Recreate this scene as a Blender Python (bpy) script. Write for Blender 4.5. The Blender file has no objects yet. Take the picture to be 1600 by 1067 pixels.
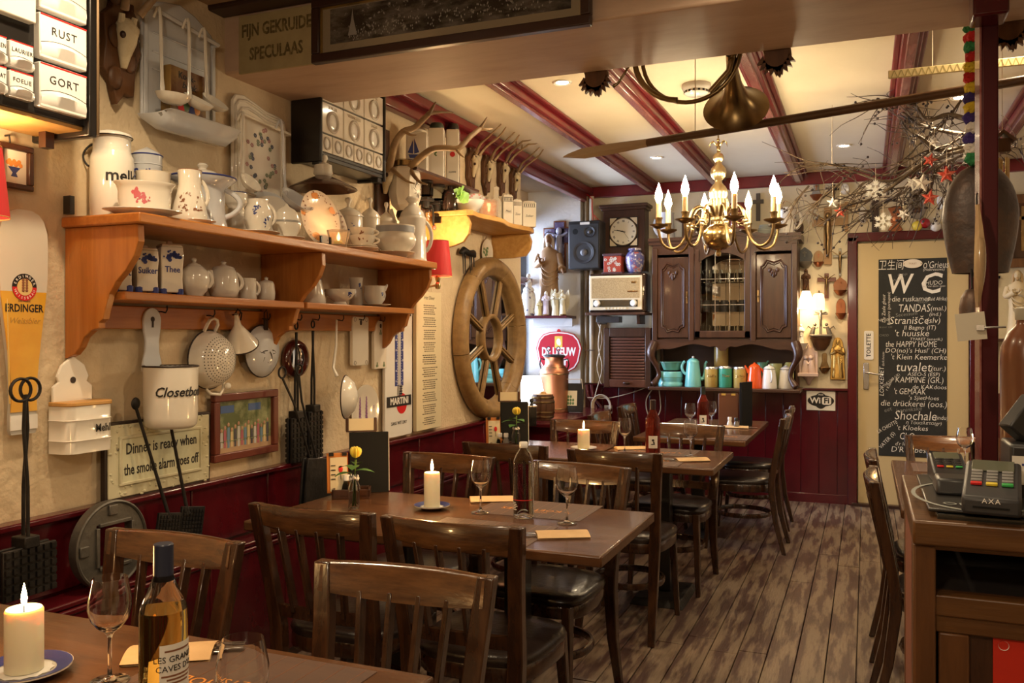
import bpy, math, random
from math import sin, cos, pi, radians, sqrt, atan2
from mathutils import Vector, Matrix
S=bpy.context.scene
COL=S.collection
RND=random.Random(11)
# ------------------------------------------------------------------ camera
FPX, TH, HZ, CAMH=1350.0, radians(22.3), 525.0, 1.40
cd=bpy.data.cameras.new('camera')
cam=bpy.data.objects.new('camera', cd)
COL.objects.link(cam)
cam.location=(0, 0, CAMH)
cam.rotation_euler=(pi/2, 0, TH)
cd.sensor_width=36
cd.lens=36*FPX/1600
cd.shift_y=-(533.5-HZ)/1600
cd.clip_start=0.05
S.camera=cam
S.view_settings.view_transform='Standard'
S.view_settings.look='None'
S.view_settings.gamma=1
S.view_settings.use_curve_mapping=False
S.view_settings.exposure=0.0
S.cycles.use_denoising=True
S.cycles.max_bounces=8
S.cycles.transmission_bounces=10
S.cycles.sample_clamp_indirect=4.0
S.cycles.caustics_refractive=False
S.cycles.caustics_reflective=False
# ------------------------------------------------------------------ world: overcast daylight outside the windows
W=bpy.data.worlds.new('daylight')
S.world=W
W.use_nodes=True
W.node_tree.nodes['Background'].inputs[0].default_value=(0.75, 0.88, 1.0, 1)
W.node_tree.nodes['Background'].inputs[1].default_value=2.6
def lamp(name, loc, power, col=(1, .72, .42), size=.05, kind='POINT', rot=None, spot=None, sy=None):
 ld=bpy.data.lights.new(name, kind)
 ld.energy=power
 ld.color=col
 if kind=='AREA':
  ld.size=size
  if sy:
   ld.shape='RECTANGLE'
   ld.size_y=sy
 else:
  ld.shadow_soft_size=size
 if spot:
  ld.spot_size=radians(spot)
  ld.spot_blend=0.7
 o=bpy.data.objects.new(name, ld)
 COL.objects.link(o)
 o.location=loc
 if rot:
  o.rotation_euler=rot
 return o
WARM=(1.0, .74, .45)
# daylight through the side window
lamp('window_daylight', (-3.02, 6.95, 1.75), 150, (.60, .72, 1.0), 1.4, 'AREA', (0, radians(-90), 0), sy=1.5)
# added fill light, unseen behind the camera, brightens the beam and front surfaces
lamp('front_fill_light', (-.35, -.25, 2.15), 42, (1, .80, .55), .09)
# recessed ceiling spots
SPOTS=[(-1.53, 4.45), (-1.5, 6.6), (.55, 3.72), (-.15, 6.7), (.5, 5.6), (-.95, .75), (.3, 1.3), (-1.75, 1.75), (-.3, 2.4)]
for i, (x, y)in enumerate(SPOTS):
 zc=2.765 if y>3.4 else 2.715
 lamp('ceiling_spot_light', (x, y, zc-.03), 50 if y>3.4 else(24, 16, 56, 50)[i-5], (1, .76, .47), .035, 'SPOT', (0, 0, 0), 150)
# ------------------------------------------------------------------ where a point of the photograph lies on a plane of the room
CT, ST=cos(TH), sin(TH)
def ray(px, py):
 x=(px-800)/FPX
 return Vector((x*CT-ST, x*ST+CT, (HZ-py)/FPX))
def onX(px, py, X):
 d=ray(px, py)
 k=X/d.x
 return Vector((X, d.y*k, CAMH+d.z*k))
def onY(px, py, Y):
 d=ray(px, py)
 k=Y/d.y
 return Vector((d.x*k, Y, CAMH+d.z*k))
def onZ(px, py, z):
 d=ray(px, py)
 k=(z-CAMH)/d.z
 return Vector((d.x*k, d.y*k, z))
def dep(p):
 return-p[0]*ST+p[1]*CT
# ------------------------------------------------------------------ materials
MATS={}
def mat(name, col=(.5, .5, .5), rough=.5, metal=0., n=None, bump=None, trans=0., emit=None, coat=0., sss=0., ior=1.45, spec=.5, alpha=1., n2=None):
 """n = (scale, colour2, low, high, (stretch xyz), coordinates)"""
 if name in MATS:
  return MATS[name]
 m=bpy.data.materials.new(name)
 m.use_nodes=True
 nt=m.node_tree
 b=nt.nodes['Principled BSDF']
 I=b.inputs
 I['Base Color'].default_value=(*col, 1)
 I['Roughness'].default_value=rough
 I['Metallic'].default_value=metal
 I['IOR'].default_value=ior
 I['Transmission Weight'].default_value=trans
 I['Coat Weight'].default_value=coat
 I['Coat Roughness'].default_value=.08
 I['Specular IOR Level'].default_value=spec
 I['Alpha'].default_value=alpha
 if sss:
  I['Subsurface Weight'].default_value=sss
  I['Subsurface Radius'].default_value=(.02, .012, .006)
  I['Subsurface Scale'].default_value=1
 if emit:
  I['Emission Color'].default_value=(*emit[0], 1)
  I['Emission Strength'].default_value=emit[1]
 L=nt.links.new
 def coords(kind, stretch):
  mp=nt.nodes.new('ShaderNodeMapping')
  mp.inputs['Scale'].default_value=stretch
  if kind=='World':
   L(nt.nodes.new('ShaderNodeNewGeometry').outputs['Position'], mp.inputs[0])
  else:
   L(nt.nodes.new('ShaderNodeTexCoord').outputs[kind], mp.inputs[0])
  return mp.outputs[0]
 cur=None
 for q in(n, n2):
  if not q:
   continue
  sc, c2, lo, hi, st, kd=(list(q)+[(1, 1, 1), 'Object'][len(q)-4:]if len(q)<6 else q)
  nz=nt.nodes.new('ShaderNodeTexNoise')
  nz.inputs['Scale'].default_value=sc
  nz.inputs['Detail'].default_value=6
  nz.inputs['Roughness'].default_value=.62
  L(coords(kd, st), nz.inputs['Vector'])
  mr=nt.nodes.new('ShaderNodeMapRange')
  mr.inputs[1].default_value=lo
  mr.inputs[2].default_value=hi
  L(nz.outputs[0], mr.inputs[0])
  mx=nt.nodes.new('ShaderNodeMix')
  mx.data_type='RGBA'
  L(mr.outputs[0], mx.inputs[0])
  if cur:
   L(cur, mx.inputs[6])
  else:
   mx.inputs[6].default_value=(*col, 1)
  mx.inputs[7].default_value=(*c2, 1)
  cur=mx.outputs[2]
 if cur:
  L(cur, I['Base Color'])
 if bump:
  sc, stren, st, kd=(list(bump)+[(1, 1, 1), 'Object'][len(bump)-2:]if len(bump)<4 else bump)
  nz=nt.nodes.new('ShaderNodeTexNoise')
  nz.inputs['Scale'].default_value=sc
  nz.inputs['Detail'].default_value=4
  L(coords(kd, st), nz.inputs['Vector'])
  bp=nt.nodes.new('ShaderNodeBump')
  bp.inputs['Strength'].default_value=stren
  bp.inputs['Distance'].default_value=.01
  L(nz.outputs[0], bp.inputs['Height'])
  L(bp.outputs[0], I['Normal'])
 MATS[name]=m
 return m
def wood(name, c1, c2, rough=.35, st=(12, 12, .8), sc=3.0, coat=0., lo=.3, hi=.7, kd='Object', worn=None):
 return mat(name, c1, rough, n=(sc, c2, lo, hi, st, kd), bump=(sc*3, .12, st, kd), coat=coat, n2=worn)
plaster=mat('plaster_cream', (.66, .53, .36), .85, n=(1.6, (.50, .39, .25), .42, .75, (1, 1, 1), 'World'), bump=(38, .55, (1, 1, 1), 'World'))
plaster_pale=mat('plaster_pale', (.74, .66, .48), .85, n=(1.3, (.66, .57, .40), .4, .7, (1, 1, 1), 'World'), bump=(30, .25, (1, 1, 1), 'World'))
plaster_white=mat('plaster_white', (.74, .74, .72), .85, bump=(30, .3, (1, 1, 1), 'World'))
ceil_m=mat('ceiling_paint', (.78, .69, .52), .6, n=(.8, (.70, .60, .43), .4, .7, (1, 1, 1), 'World'), bump=(6, .08, (1, 1, 1), 'World'))
beam_m=mat('beam_pink_paint', (.50, .36, .27), .55, n=(3, (.42, .29, .21), .4, .7, (1, 4, 4), 'World'), bump=(9, .1, (1, 1, 1), 'World'))
brown_dark=mat('dark_brown_paint', (.035, .015, .01), .35)
red_p=mat('wine_red_gloss', (.082, .004, .008), .24, n=(4, (.05, .003, .006), .45, .7, (1, 1, .5), 'World'), coat=.4, bump=(5, .05, (1, 1, .4), 'World'))
red_beam=mat('wine_red_beam', (.16, .010, .014), .28, n=(5, (.09, .007, .009), .45, .7, (1, .3, 1), 'World'), coat=.3)
mauve=mat('mauve_gloss', (.25, .10, .09), .25, n=(9, (.15, .03, .03), .4, .65, (2, .25, 2), 'World'), coat=.5)
floor_m=mat('worn_floorboards', (.205, .148, .102), .40, n=(4.6, (.070, .036, .030), .45, .55, (4.2, .55, 1), 'World'), n2=(26, (.10, .055, .03), .52, .8, (3, .25, 1), 'World'), bump=(30, .2, (4, .3, 1), 'World'))
pine=wood('honey_pine', (.50, .20, .045), (.36, .12, .022), .35, (1.2, 14, 14), 2.2, coat=.2)
pine_v=wood('honey_pine_upright', (.48, .19, .042), (.34, .115, .02), .35, (14, 14, 1.2), 2.2, coat=.2)
pine_light=wood('pale_pine', (.62, .36, .12), (.48, .24, .06), .4, (1.2, 14, 14), 2.2)
chair_w=wood('dark_chair_wood', (.030, .012, .006), (.085, .034, .013), .24, (10, 10, 1.2), 3.2, coat=.5, lo=.42, hi=.78)
chair_rail_w=wood('worn_top_rail_wood', (.045, .018, .008), (.15, .066, .022), .24, (1.4, 10, 10), 3.2, coat=.6, lo=.38, hi=.75)
seat_m=mat('dark_leather', (.022, .014, .012), .28, bump=(60, .15), coat=.15)
table_w=wood('table_wood', (.062, .026, .012), (.125, .052, .02), .27, (1.0, 9, 9), 2.5, coat=.2)
oak_dark=wood('dark_oak', (.034, .0125, .006), (.068, .026, .012), .36, (9, 9, 1), 3, coat=.12)
oak_h=wood('dark_oak_level', (.034, .0125, .006), (.068, .026, .012), .36, (1, 9, 9), 3, coat=.12)
bar_w=wood('bar_oak', (.13, .058, .017), (.07, .027, .009), .38, (1, 10, 10), 3)
bar_v=wood('bar_oak_upright', (.13, .052, .017), (.07, .027, .009), .38, (10, 10, 1), 3)
iron=mat('black_iron', (.022, .020, .019), .5, .6, n=(12, (.05, .043, .04), .45, .75), bump=(40, .2))
iron_grey=mat('grey_cast_metal', (.16, .15, .135), .5, .7, n=(9, (.09, .085, .075), .4, .7), bump=(35, .25))
steel=mat('steel', (.55, .55, .55), .25, 1)
black_p=mat('black_paint', (.012, .010, .009), .3, coat=.2)
black_m=mat('black_matt', (.007, .007, .007), .7, spec=.25)
brass=mat('brass', (.52, .38, .18), .25, 1, n=(10, (.42, .27, .10), .45, .7))
brass_dk=mat('aged_brass', (.36, .25, .12), .3, 1, n=(7, (.16, .10, .05), .4, .7))
gold=mat('gilt', (.70, .46, .14), .35, 1, n=(14, (.4, .25, .07), .45, .75))
copper=mat('copper', (.50, .22, .12), .42, 1, n=(6, (.42, .17, .09), .4, .7))
enamel=mat('white_enamel', (.80, .76, .68), .12, n=(3, (.72, .66, .56), .5, .8), coat=.5)
enamel_b=mat('blue_grey_enamel', (.60, .62, .66), .14, n=(3, (.5, .5, .52), .5, .8), coat=.5)
china=mat('cream_china', (.78, .72, .62), .1, coat=.6)
china_w=mat('white_china', (.80, .78, .74), .1, coat=.6)
china_g=mat('grey_white_china', (.66, .62, .56), .12, coat=.5)
rust_m=mat('chipped_black_rim', (.03, .018, .014), .5)
ink=mat('black_lettering', (.015, .013, .012), .5)
ink_blue=mat('blue_print', (.035, .05, .22), .35)
ink_rose=mat('rose_print', (.55, .12, .14), .35)
ink_brown=mat('brown_print', (.24, .10, .05), .35)
ink_red=mat('red_print', (.60, .02, .02), .35)
ink_white=mat('white_lettering', (.85, .82, .78), .5)
ink_gold=mat('orange_print', (.75, .30, .06), .4)
ink_mauve=mat('mauve_print', (.28, .12, .30), .4)
ink_green=mat('green_print', (.10, .18, .06), .4)
chalk=mat('chalk', (.80, .78, .74), .9)
chalk_dim=mat('rubbed_chalk', (.26, .26, .25), .9)
paper=mat('kraft_paper', (.62, .42, .22), .8, n=(20, (.55, .36, .18), .4, .7))
paper_w=mat('white_paper', (.78, .75, .68), .8)
paper_cream=mat('cream_paper', (.68, .58, .38), .8)
glass=mat('clear_glass', (1, 1, 1), .0, trans=1., ior=1.45)
glass_pane=bpy.data.materials.new('thin_pane_glass')
glass_pane.use_nodes=True
_n=glass_pane.node_tree.nodes
_n.remove(_n['Principled BSDF'])
_t, _g, _f, _x=_n.new('ShaderNodeBsdfTransparent'), _n.new('ShaderNodeBsdfGlossy'), _n.new('ShaderNodeFresnel'), _n.new('ShaderNodeMixShader')
_g.inputs['Roughness'].default_value=.02
for _a, _b in((_f.outputs[0], _x.inputs[0]), (_t.outputs[0], _x.inputs[1]), (_g.outputs[0], _x.inputs[2]), (_x.outputs[0], _n['Material Output'].inputs[0])):
 glass_pane.node_tree.links.new(_a, _b)
mirror_m=mat('mirror_glass', (.82, .84, .84), .02, 1)
wax=mat('candle_wax', (.84, .74, .50), .5, sss=.35)
flame=mat('candle_flame', (1, .6, .2), .5, emit=((1, .66, .26), 90))
wick=mat('wick', (.02, .02, .02), .8)
bulb_m=mat('lit_bulb', (1, .9, .7), .3, emit=((1, .77, .46), 240))
spot_m=mat('lit_spot_lens', (1, .9, .7), .3, emit=((1, .82, .55), 60))
ivory=mat('ivory_candle_tube', (.72, .55, .30), .4, sss=.2)
bone=mat('bone', (.62, .52, .34), .6, n=(14, (.45, .34, .2), .4, .7), bump=(30, .3))
antler=mat('antler', (.20, .12, .06), .5, n=(7, (.40, .27, .14), .4, .7, (1, 1, 1), 'Object'), bump=(40, .4))
carved=wood('carved_brown_wood', (.13, .055, .02), (.07, .028, .01), .5, (6, 6, 2), 3)
cord_w=mat('pale_cable', (.62, .52, .38), .5)
cord_k=mat('black_cable', (.015, .015, .015), .5)
twig_m=mat('twig_bark', (.055, .036, .022), .7, n=(20, (.125, .085, .048), .4, .7), bump=(50, .4))
plast_k=mat('black_plastic', (.02, .02, .022), .35)
plast_g=mat('grey_plastic', (.03, .03, .034), .42)
leaf_m=mat('rose_leaf', (.055, .15, .03), .4, n=(12, (.1, .22, .06), .4, .7))
rose_m=mat('yellow_rose', (.85, .62, .08), .5, sss=.2)
placemat_m=mat('brown_placemat', (.095, .055, .04), .6, n=(6, (.11, .06, .04), .4, .6, (1, 10, 1), 'Object'))
# ------------------------------------------------------------------ mesh building
class B:
 def __init__(s):
  s.v, s.f=[], []
 def add(s, vs, fs, m=None):
  o=len(s.v)
  s.v+=[tuple(m@Vector(q))if m else tuple(q)for q in vs]
  s.f+=[tuple(i+o for i in q)for q in fs]
  return s
 def box(s, x, y, z, w, d, h, rot=None, tx=1., ty=1.):
  """centre, size; tx, ty narrow the top"""
  vs=[]
  for k in(-1, 1):
   ax, ay=(w/2*(tx if k>0 else 1), d/2*(ty if k>0 else 1))
   vs+=[Vector((-ax, -ay, k*h/2)), Vector((ax, -ay, k*h/2)), Vector((ax, ay, k*h/2)), Vector((-ax, ay, k*h/2))]
  M_=Matrix.Translation((x, y, z))@(rot.to_4x4()if rot else Matrix())
  return s.add(vs, [(3, 2, 1, 0), (4, 5, 6, 7), (0, 1, 5, 4), (1, 2, 6, 5), (2, 3, 7, 6), (3, 0, 4, 7)], M_)
 def bar(s, a, b, w, d, up=(0, 0, 1), taper=1.):
  a, b=Vector(a), Vector(b)
  z=(b-a)
  L=z.length
  z.normalize()
  x=Vector(up).cross(z)
  if x.length<1e-5:
   x=Vector((1, 0, 0))
  x.normalize()
  y=z.cross(x)
  R_=Matrix((x, y, z)).transposed()
  c=(a+b)/2
  return s.box(c.x, c.y, c.z, w, d, L, R_, taper, taper)
 def lathe(s, prof, n=24, c=(0, 0, 0), m=None, sx=1., sy=1., a0=0., a1=2*pi, cap=False):
  full=abs(a1-a0-2*pi)<1e-6
  vs, fs=[], []
  k=n if full else n+1
  for r, z in prof:
   for i in range(k):
    a=a0+(a1-a0)*i/n
    vs.append((c[0]+r*cos(a)*sx, c[1]+r*sin(a)*sy, c[2]+z))
  for j in range(len(prof)-1):
   for i in range(n if full else n):
    i2=(i+1)%k
    if not full and i+1>=k:
     continue
    fs.append((j*k+i, j*k+i2, (j+1)*k+i2, (j+1)*k+i))
  if full and cap:
   if prof[0][0]>1e-6:
    fs.append(tuple(reversed(range(k))))
   if prof[-1][0]>1e-6:
    fs.append(tuple((len(prof)-1)*k+i for i in range(k)))
  return s.add(vs, fs, m)
 def tube(s, pts, r, n=8, closed=False, sq=1.):
  pts=[Vector(p)for p in pts]
  rs=r if isinstance(r, (list, tuple))else[r]*len(pts)
  vs, fs=[], []
  N=len(pts)
  ref=None
  for i, p in enumerate(pts):
   if closed:
    t=pts[(i+1)%N]-pts[i-1]
   else:
    t=pts[min(i+1, N-1)]-pts[max(i-1, 0)]
   if t.length<1e-9:
    t=Vector((0, 0, 1))
   t.normalize()
   if ref is None:
    ref=Vector((0, 0, 1))if abs(t.z)<.9 else Vector((1, 0, 0))
   x=t.cross(ref)
   if x.length<1e-6:
    x=t.orthogonal()
   x.normalize()
   y=x.cross(t)
   ref=y
   for j in range(n):
    a=2*pi*j/n
    vs.append(p+x*cos(a)*rs[i]+y*sin(a)*rs[i]*sq)
  for i in range(N if closed else N-1):
   i2=(i+1)%N
   for j in range(n):
    j2=(j+1)%n
    fs.append((i*n+j, i2*n+j, i2*n+j2, i*n+j2))
  if not closed:
   fs.append(tuple(range(n)))
   fs.append(tuple((N-1)*n+j for j in reversed(range(n))))
  return s.add(vs, fs)
 def prism(s, poly, y0, y1, m=None):
  """polygon in x,z, extruded along y"""
  k=len(poly)
  vs=[(x, y0, z)for x, z in poly]+[(x, y1, z)for x, z in poly]
  fs=[tuple(range(k)), tuple(reversed(range(k, 2*k)))]+[(i, i+k, (i+1)%k+k, (i+1)%k)for i in range(k)]
  return s.add(vs, fs, m)
 def ring(s, poly, hole, y0, y1):
  """two polygons with the same vertex count in x,z: a slab with a hole"""
  k=len(poly)
  vs=[]
  for y in(y0, y1):
   vs+=[(x, y, z)for x, z in poly]+[(x, y, z)for x, z in hole]
  fs=[]
  for i in range(k):
   j=(i+1)%k
   fs+=[(i, j, k+j, k+i), (2*k+i, 3*k+i, 3*k+j, 2*k+j), (i, 2*k+i, 2*k+j, j), (k+i, k+j, 3*k+j, 3*k+i)]
  return s.add(vs, fs)
 def ell(s, x, y, z, rx, ry=None, rz=None, n=12, k=8, m=None):
  ry=rx if ry is None else ry
  rz=rx if rz is None else rz
  pr=[(max(1e-7, cos(-pi/2+pi*i/k)), sin(-pi/2+pi*i/k))for i in range(k+1)]
  M_=Matrix.Translation((x, y, z))@(m.to_4x4()if m else Matrix())@Matrix.Diagonal((rx, ry, rz, 1))
  return s.lathe(pr, n, m=M_)
 def ob(s, name, m, parent=None, loc=None, rot=None, smooth=40, bevel=0, seg=2):
  me=bpy.data.meshes.new(name)
  me.from_pydata(s.v, [], s.f)
  me.validate()
  if smooth:
   me.polygons.foreach_set('use_smooth', [True]*len(me.polygons))
   me.set_sharp_from_angle(angle=radians(smooth))
  me.materials.append(m)
  o=bpy.data.objects.new(name, me)
  COL.objects.link(o)
  if parent:
   o.parent=parent
  if loc is not None:
   o.location=loc
  if rot:
   o.rotation_euler=rot
  if name.startswith(('painted_', 'printed_')):
   o['kind']='stuff'
  if bevel:
   bm=o.modifiers.new('bevel', 'BEVEL')
   bm.width=bevel
   bm.segments=seg
   bm.limit_method='ANGLE'
   bm.angle_limit=radians(50)
  return o
def fixnormals(o):
 import bmesh
 bm=bmesh.new()
 bm.from_mesh(o.data)
 bmesh.ops.recalc_face_normals(bm, faces=bm.faces)
 bm.to_mesh(o.data)
 bm.free()
 return o
def tag(o, label, cat, group=None):
 o['label']=label
 o['category']=cat
 if group:
  o['group']=group
 return o
def T(name, label, cat, loc=(0, 0, 0), rz=0., group=None):
 o=bpy.data.objects.new(name, None)
 o.empty_display_size=.05
 COL.objects.link(o)
 o.location=loc
 o.rotation_euler=(0, 0, rz)
 return tag(o, label, cat, group)
def kids(o):
 return[c for c in KID.get(o.name, [])]
KID={}
def dup(root, loc, rz, label=None, group=None):
 def cp(o, parent):
  c=o.copy()
  COL.objects.link(c)
  c.parent=parent
  for ch in o.children:
   cp(ch, c)
  return c
 r=cp(root, None)
 r.location=loc
 r.rotation_euler=(0, 0, rz)
 if label:
  r['label']=label
 if group:
  r['group']=group
 return r
def struct(o):
 o['kind']='structure'
 return o
def txt(body, size, m, parent=None, loc=(0, 0, 0), rot=(pi/2, 0, 0), align='CENTER', ext=.0006, sx=1., shear=0., bold=0., name='lettering', wrap=None, spacing=1., maxw=None):
 """real lettering; wrap = radius bends it round a vertical cylinder centred on loc, facing -y"""
 cu=bpy.data.curves.new('text', 'FONT')
 cu.body=body
 cu.size=size
 cu.align_x=align
 cu.align_y='CENTER'
 cu.extrude=ext
 cu.shear=shear
 cu.offset=bold
 cu.resolution_u=2
 cu.space_character=spacing
 to=bpy.data.objects.new('text', cu)
 COL.objects.link(to)
 me=bpy.data.meshes.new_from_object(to)
 bpy.data.objects.remove(to)
 me.name=name
 w=max([abs(v.co.x)for v in me.vertices]or[1])*2
 if maxw and align=='CENTER' and w>maxw:
  sx*=maxw/w
 for v in me.vertices:
  v.co.x*=sx
  if wrap:
   a=v.co.x/wrap
   rr=wrap+v.co.z+.0004
   v.co=Vector((sin(a)*rr, v.co.y, cos(a)*rr))
 me.materials.clear()
 me.materials.append(m)
 o=bpy.data.objects.new(name, me)
 COL.objects.link(o)
 if parent:
  o.parent=parent
 o.location=loc
 o.rotation_euler=rot
 return o
def Lw(px, py, X=-2.45):
 """a thing fixed to the side wall: place and turn (faces the room, its own x runs along the wall)"""
 return onX(px, py, X)
def span(x0, y0, x1, y1, X):
 """centre, width and height on the plane x = X of a box in the photograph"""
 c=onX((x0+x1)/2, (y0+y1)/2, X)
 a, b=onX(x0, (y0+y1)/2, X), onX(x1, (y0+y1)/2, X)
 t, u=onX((x0+x1)/2, y0, X), onX((x0+x1)/2, y1, X)
 return Vector((X, (a.y+b.y)/2, (t.z+u.z)/2)), b.y-a.y, t.z-u.z
def spanY(x0, y0, x1, y1, Y):
 c=onY((x0+x1)/2, (y0+y1)/2, Y)
 a, b=onY(x0, (y0+y1)/2, Y), onY(x1, (y0+y1)/2, Y)
 t, u=onY((x0+x1)/2, y0, Y), onY((x0+x1)/2, y1, Y)
 return c, b.x-a.x, t.z-u.z
LW=pi/2
# ================================================================== the room
LX, BY, RX, FY=-2.45, 7.75, 1.9, -1.2
fl=B().box((-.3), 3.2, -.06, 5.6, 9.4, .06).ob('floor', brown_dark)
struct(fl)
x=-2.6
k=0
while x<RX:
 y=FY
 ln=RND.uniform(.6, 2.6)
 while y<BY:
  y1=min(BY, y+ln)
  if y1>1.0 and x>-2.5:
   B().box(0, 0, 0, .1185, (y1-y)-.004, .03).ob('floorboard', floor_m, fl, (x+.06, (y+y1)/2, -.016+RND.uniform(-.0012, .0012)), bevel=.002, seg=1)
  y=y1
  ln=RND.uniform(1.8, 3.2)
 x+=.122
 k+=1
# side wall with the window bay
w=B()
w.box(-2.75, 2.475, 1.4, .6, 7.35, 2.8)
w.box(-3.08, 6.95, .37, .22, 1.62, .74).box(-3.08, 6.95, 2.72, .22, 1.62, .2)
w.box(-2.75, 6.95, 2.79, .6, 1.62, .06)
struct(w.ob('wall_left', plaster, smooth=0))
w=B()
w.box(-2.72, 7.70, 1.4, .54, .12, 2.8)
struct(w.ob('wall_bay', plaster_white, smooth=0))
struct(B().box(-.27, BY+.08, 1.4, 5.6, .16, 2.8).ob('wall_back', plaster_pale, smooth=0))
struct(B().box(RX+.08, 3.3, 1.4, .16, 9.1, 2.8).ob('wall_right', plaster_pale, smooth=0))
w=B().box(-.3, FY-.08, 1.4, 5.6, .16, 2.8)
struct(w.ob('wall_front', plaster, smooth=0))
struct(B().box(-.3, 5.6, 2.83, 5.6, 4.6, .1).ob('ceiling', ceil_m, smooth=0))
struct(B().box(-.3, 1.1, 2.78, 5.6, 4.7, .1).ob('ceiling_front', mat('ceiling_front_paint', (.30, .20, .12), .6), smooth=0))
# window in the bay
win=struct(B().box(0, 0, 0, .01, .01, .01).ob('window_1', red_p, None, (-2.96, 6.95, 1.66)))
f=B()
for yy in(-.78, .78, 0):
 f.box(0, yy, 0, .07, .07, 1.84)
for zz in(-.89, .89, .25):
 f.box(0, 0, zz, .07, 1.6, .07)
f.ob('frame', red_p, win, bevel=.006)
for yy in(-.39, .39):
 B().box(0, yy, -.32, .006, .72, 1.1).ob('pane', glass_pane, win)
 B().box(0, yy, .57, .006, .72, .6).ob('pane', glass_pane, win)
B().box(.0, 0, -.93, .16, 1.6, .03).ob('sill', red_p, win, (.03, 0, 0), bevel=.005)
# wainscot of the side wall, its cap and its lower ledge
wl=struct(B().box(-2.44, 2.5, .41, .02, 7.2, .80).ob('trim_1', red_p, smooth=0))
y=-.6
while y<6.1:
 wd=min(.46, 6.1-y)
 B().box(0, 0, 0, .02, wd-.006, .235).ob('board', red_p, wl, (-2.425, y+wd/2, .69), bevel=.004)
 B().box(0, 0, 0, .02, wd-.006, .50).ob('board', red_p, wl, (-2.33, y+wd/2, .29), bevel=.004)
 y+=wd
B().box(-2.42, 2.75, .817, .06, 6.75, .022).ob('cap', red_p, wl, bevel=.006)
lg=B().box(-2.385, 2.75, .552, .13, 6.75, .02).box(-2.322, 2.75, .53, .02, 6.75, .02)
lg.ob('ledge', red_p, wl, bevel=.006)
B().box(-2.385, 2.75, .02, .12, 6.75, .04).ob('skirting', brown_dark, wl)
# low red bench along the bay
bn=struct(B().box(-2.56, 6.9, .36, .76, 1.5, .70).ob('trim_2', red_p, smooth=0))
B().box(-2.55, 6.88, .725, .80, 1.56, .03).ob('top_board', red_p, bn, bevel=.006)
for yy in(6.4, 6.9, 7.4):
 B().box(0, 0, 0, .02, .49, .6).ob('board', red_p, bn, (-2.175, yy, .36), bevel=.004)
B().box(-2.165, 6.9, .62, .03, 1.5, .03).ob('rail', red_p, bn, bevel=.006)
# wainscot of the back wall
wb=struct(B().box(-1.28, BY-.01, .475, 2.3, .02, .95).ob('trim_3', red_p, smooth=0))
x=-2.4
while x<-.2:
 wd=min(.145, -.14-x)
 B().box(0, 0, 0, wd-.004, .02, .93).ob('board', red_p, wb, (x+wd/2, BY-.028, .475), bevel=.003)
 x+=wd
B().box(-1.28, BY-.035, .952, 2.3, .06, .022).ob('cap', red_p, wb, bevel=.005)
B().box(-1.28, BY-.045, .03, 2.3, .02, .09).ob('skirting', red_p, wb, bevel=.004)
wr=struct(B().box(1.38, BY-.01, .475, 1.0, .02, .95).ob('trim_4', red_p, smooth=0))
for i in range(7):
 B().box(0, 0, 0, .14, .02, .93).ob('board', red_p, wr, (.95+i*.144, BY-.028, .475), bevel=.003)
# overhead beam between the two rooms
struct(B().box(-.3, 3.125, 2.66, 5.0, .55, .36).ob('trim_5', beam_m, bevel=.01))
struct(B().box(-.3, 2.80, 2.735, 5.0, .10, .05).ob('trim_6', brown_dark, bevel=.01))
# ceiling beams running to the back
for i, bx in enumerate((-1.8, -1.2, -.53, .19, .87, 1.5)):
 t=struct(B().box(0, 0, 0, .085, 4.36, .07).ob('trim_%d'%(7+i), red_beam, None, (bx, 5.57, 2.748), bevel=.006))
 B().box(0, 0, 0, .045, 4.34, .02).ob('soffit', mauve, t, (0, 0, -.043), bevel=.005)
 B().box(-.055, 0, .022, .03, 4.34, .025).box(.055, 0, .022, .03, 4.34, .025).ob('moulding', red_beam, t, bevel=.008)
t=struct(B().box(0, 0, 0, .06, 4.36, .13).ob('trim_14', red_beam, None, (-2.42, 5.57, 2.71), bevel=.008))
B().box(.05, 0, .03, .06, 4.36, .06).ob('moulding', red_beam, t, bevel=.012)
t=struct(B().box(0, 0, 0, 4.3, .05, .10).ob('trim_15', red_beam, None, (-.27, 7.72, 2.73), bevel=.008))
# door with its frame
dr=struct(B().box(0, 0, 0, .815, .03, 2.155).ob('door_1', mat('door_cream', (.56, .44, .24), .35, coat=.2), None, (.343, BY-.03, 1.09), bevel=.003))
f=B()
f.box(-.45, -.012, .02, .075, .07, 2.22).box(.45, -.012, .02, .075, .07, 2.22).box(0, -.012, 1.125, .975, .07, .075)
f.ob('frame', red_p, dr, bevel=.008)
h=B().box(-.345, -.022, -.02, .04, .012, .22).ob('handle_plate', steel, dr, bevel=.004)
B().tube([(-.345, -.03, .01), (-.345, -.065, .01), (-.33, -.07, .008), (-.215, -.07, -.008)], .008, 8).ob('handle', steel, dr)
struct(B().box(.34, BY-.06, .012, .9, .1, .024).ob('trim_16', brown_dark))
# half-timber post under the beam
po=struct(B().box(0, 0, 0, .048, .13, 1.52).ob('trim_17', mat('dark_red_post', (.05, .006, .008), .5, spec=.2), None, (.366, 3.2, 1.74), bevel=.005))
B().box(0, 0, 0, .05, .13, .98).ob('lower_post', MATS['dark_red_post'], po, (0, 0, -1.25), bevel=.005)
B().box(-.027, 0, 0, .006, .13, 1.52).ob('lit_side_face', mauve, po)  # left face coloured lighter: its brownish highlight is put into the colour
B().box(-.01, -.12, .70, .10, .12, .10).ob('bracket', red_p, po, bevel=.008)
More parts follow.
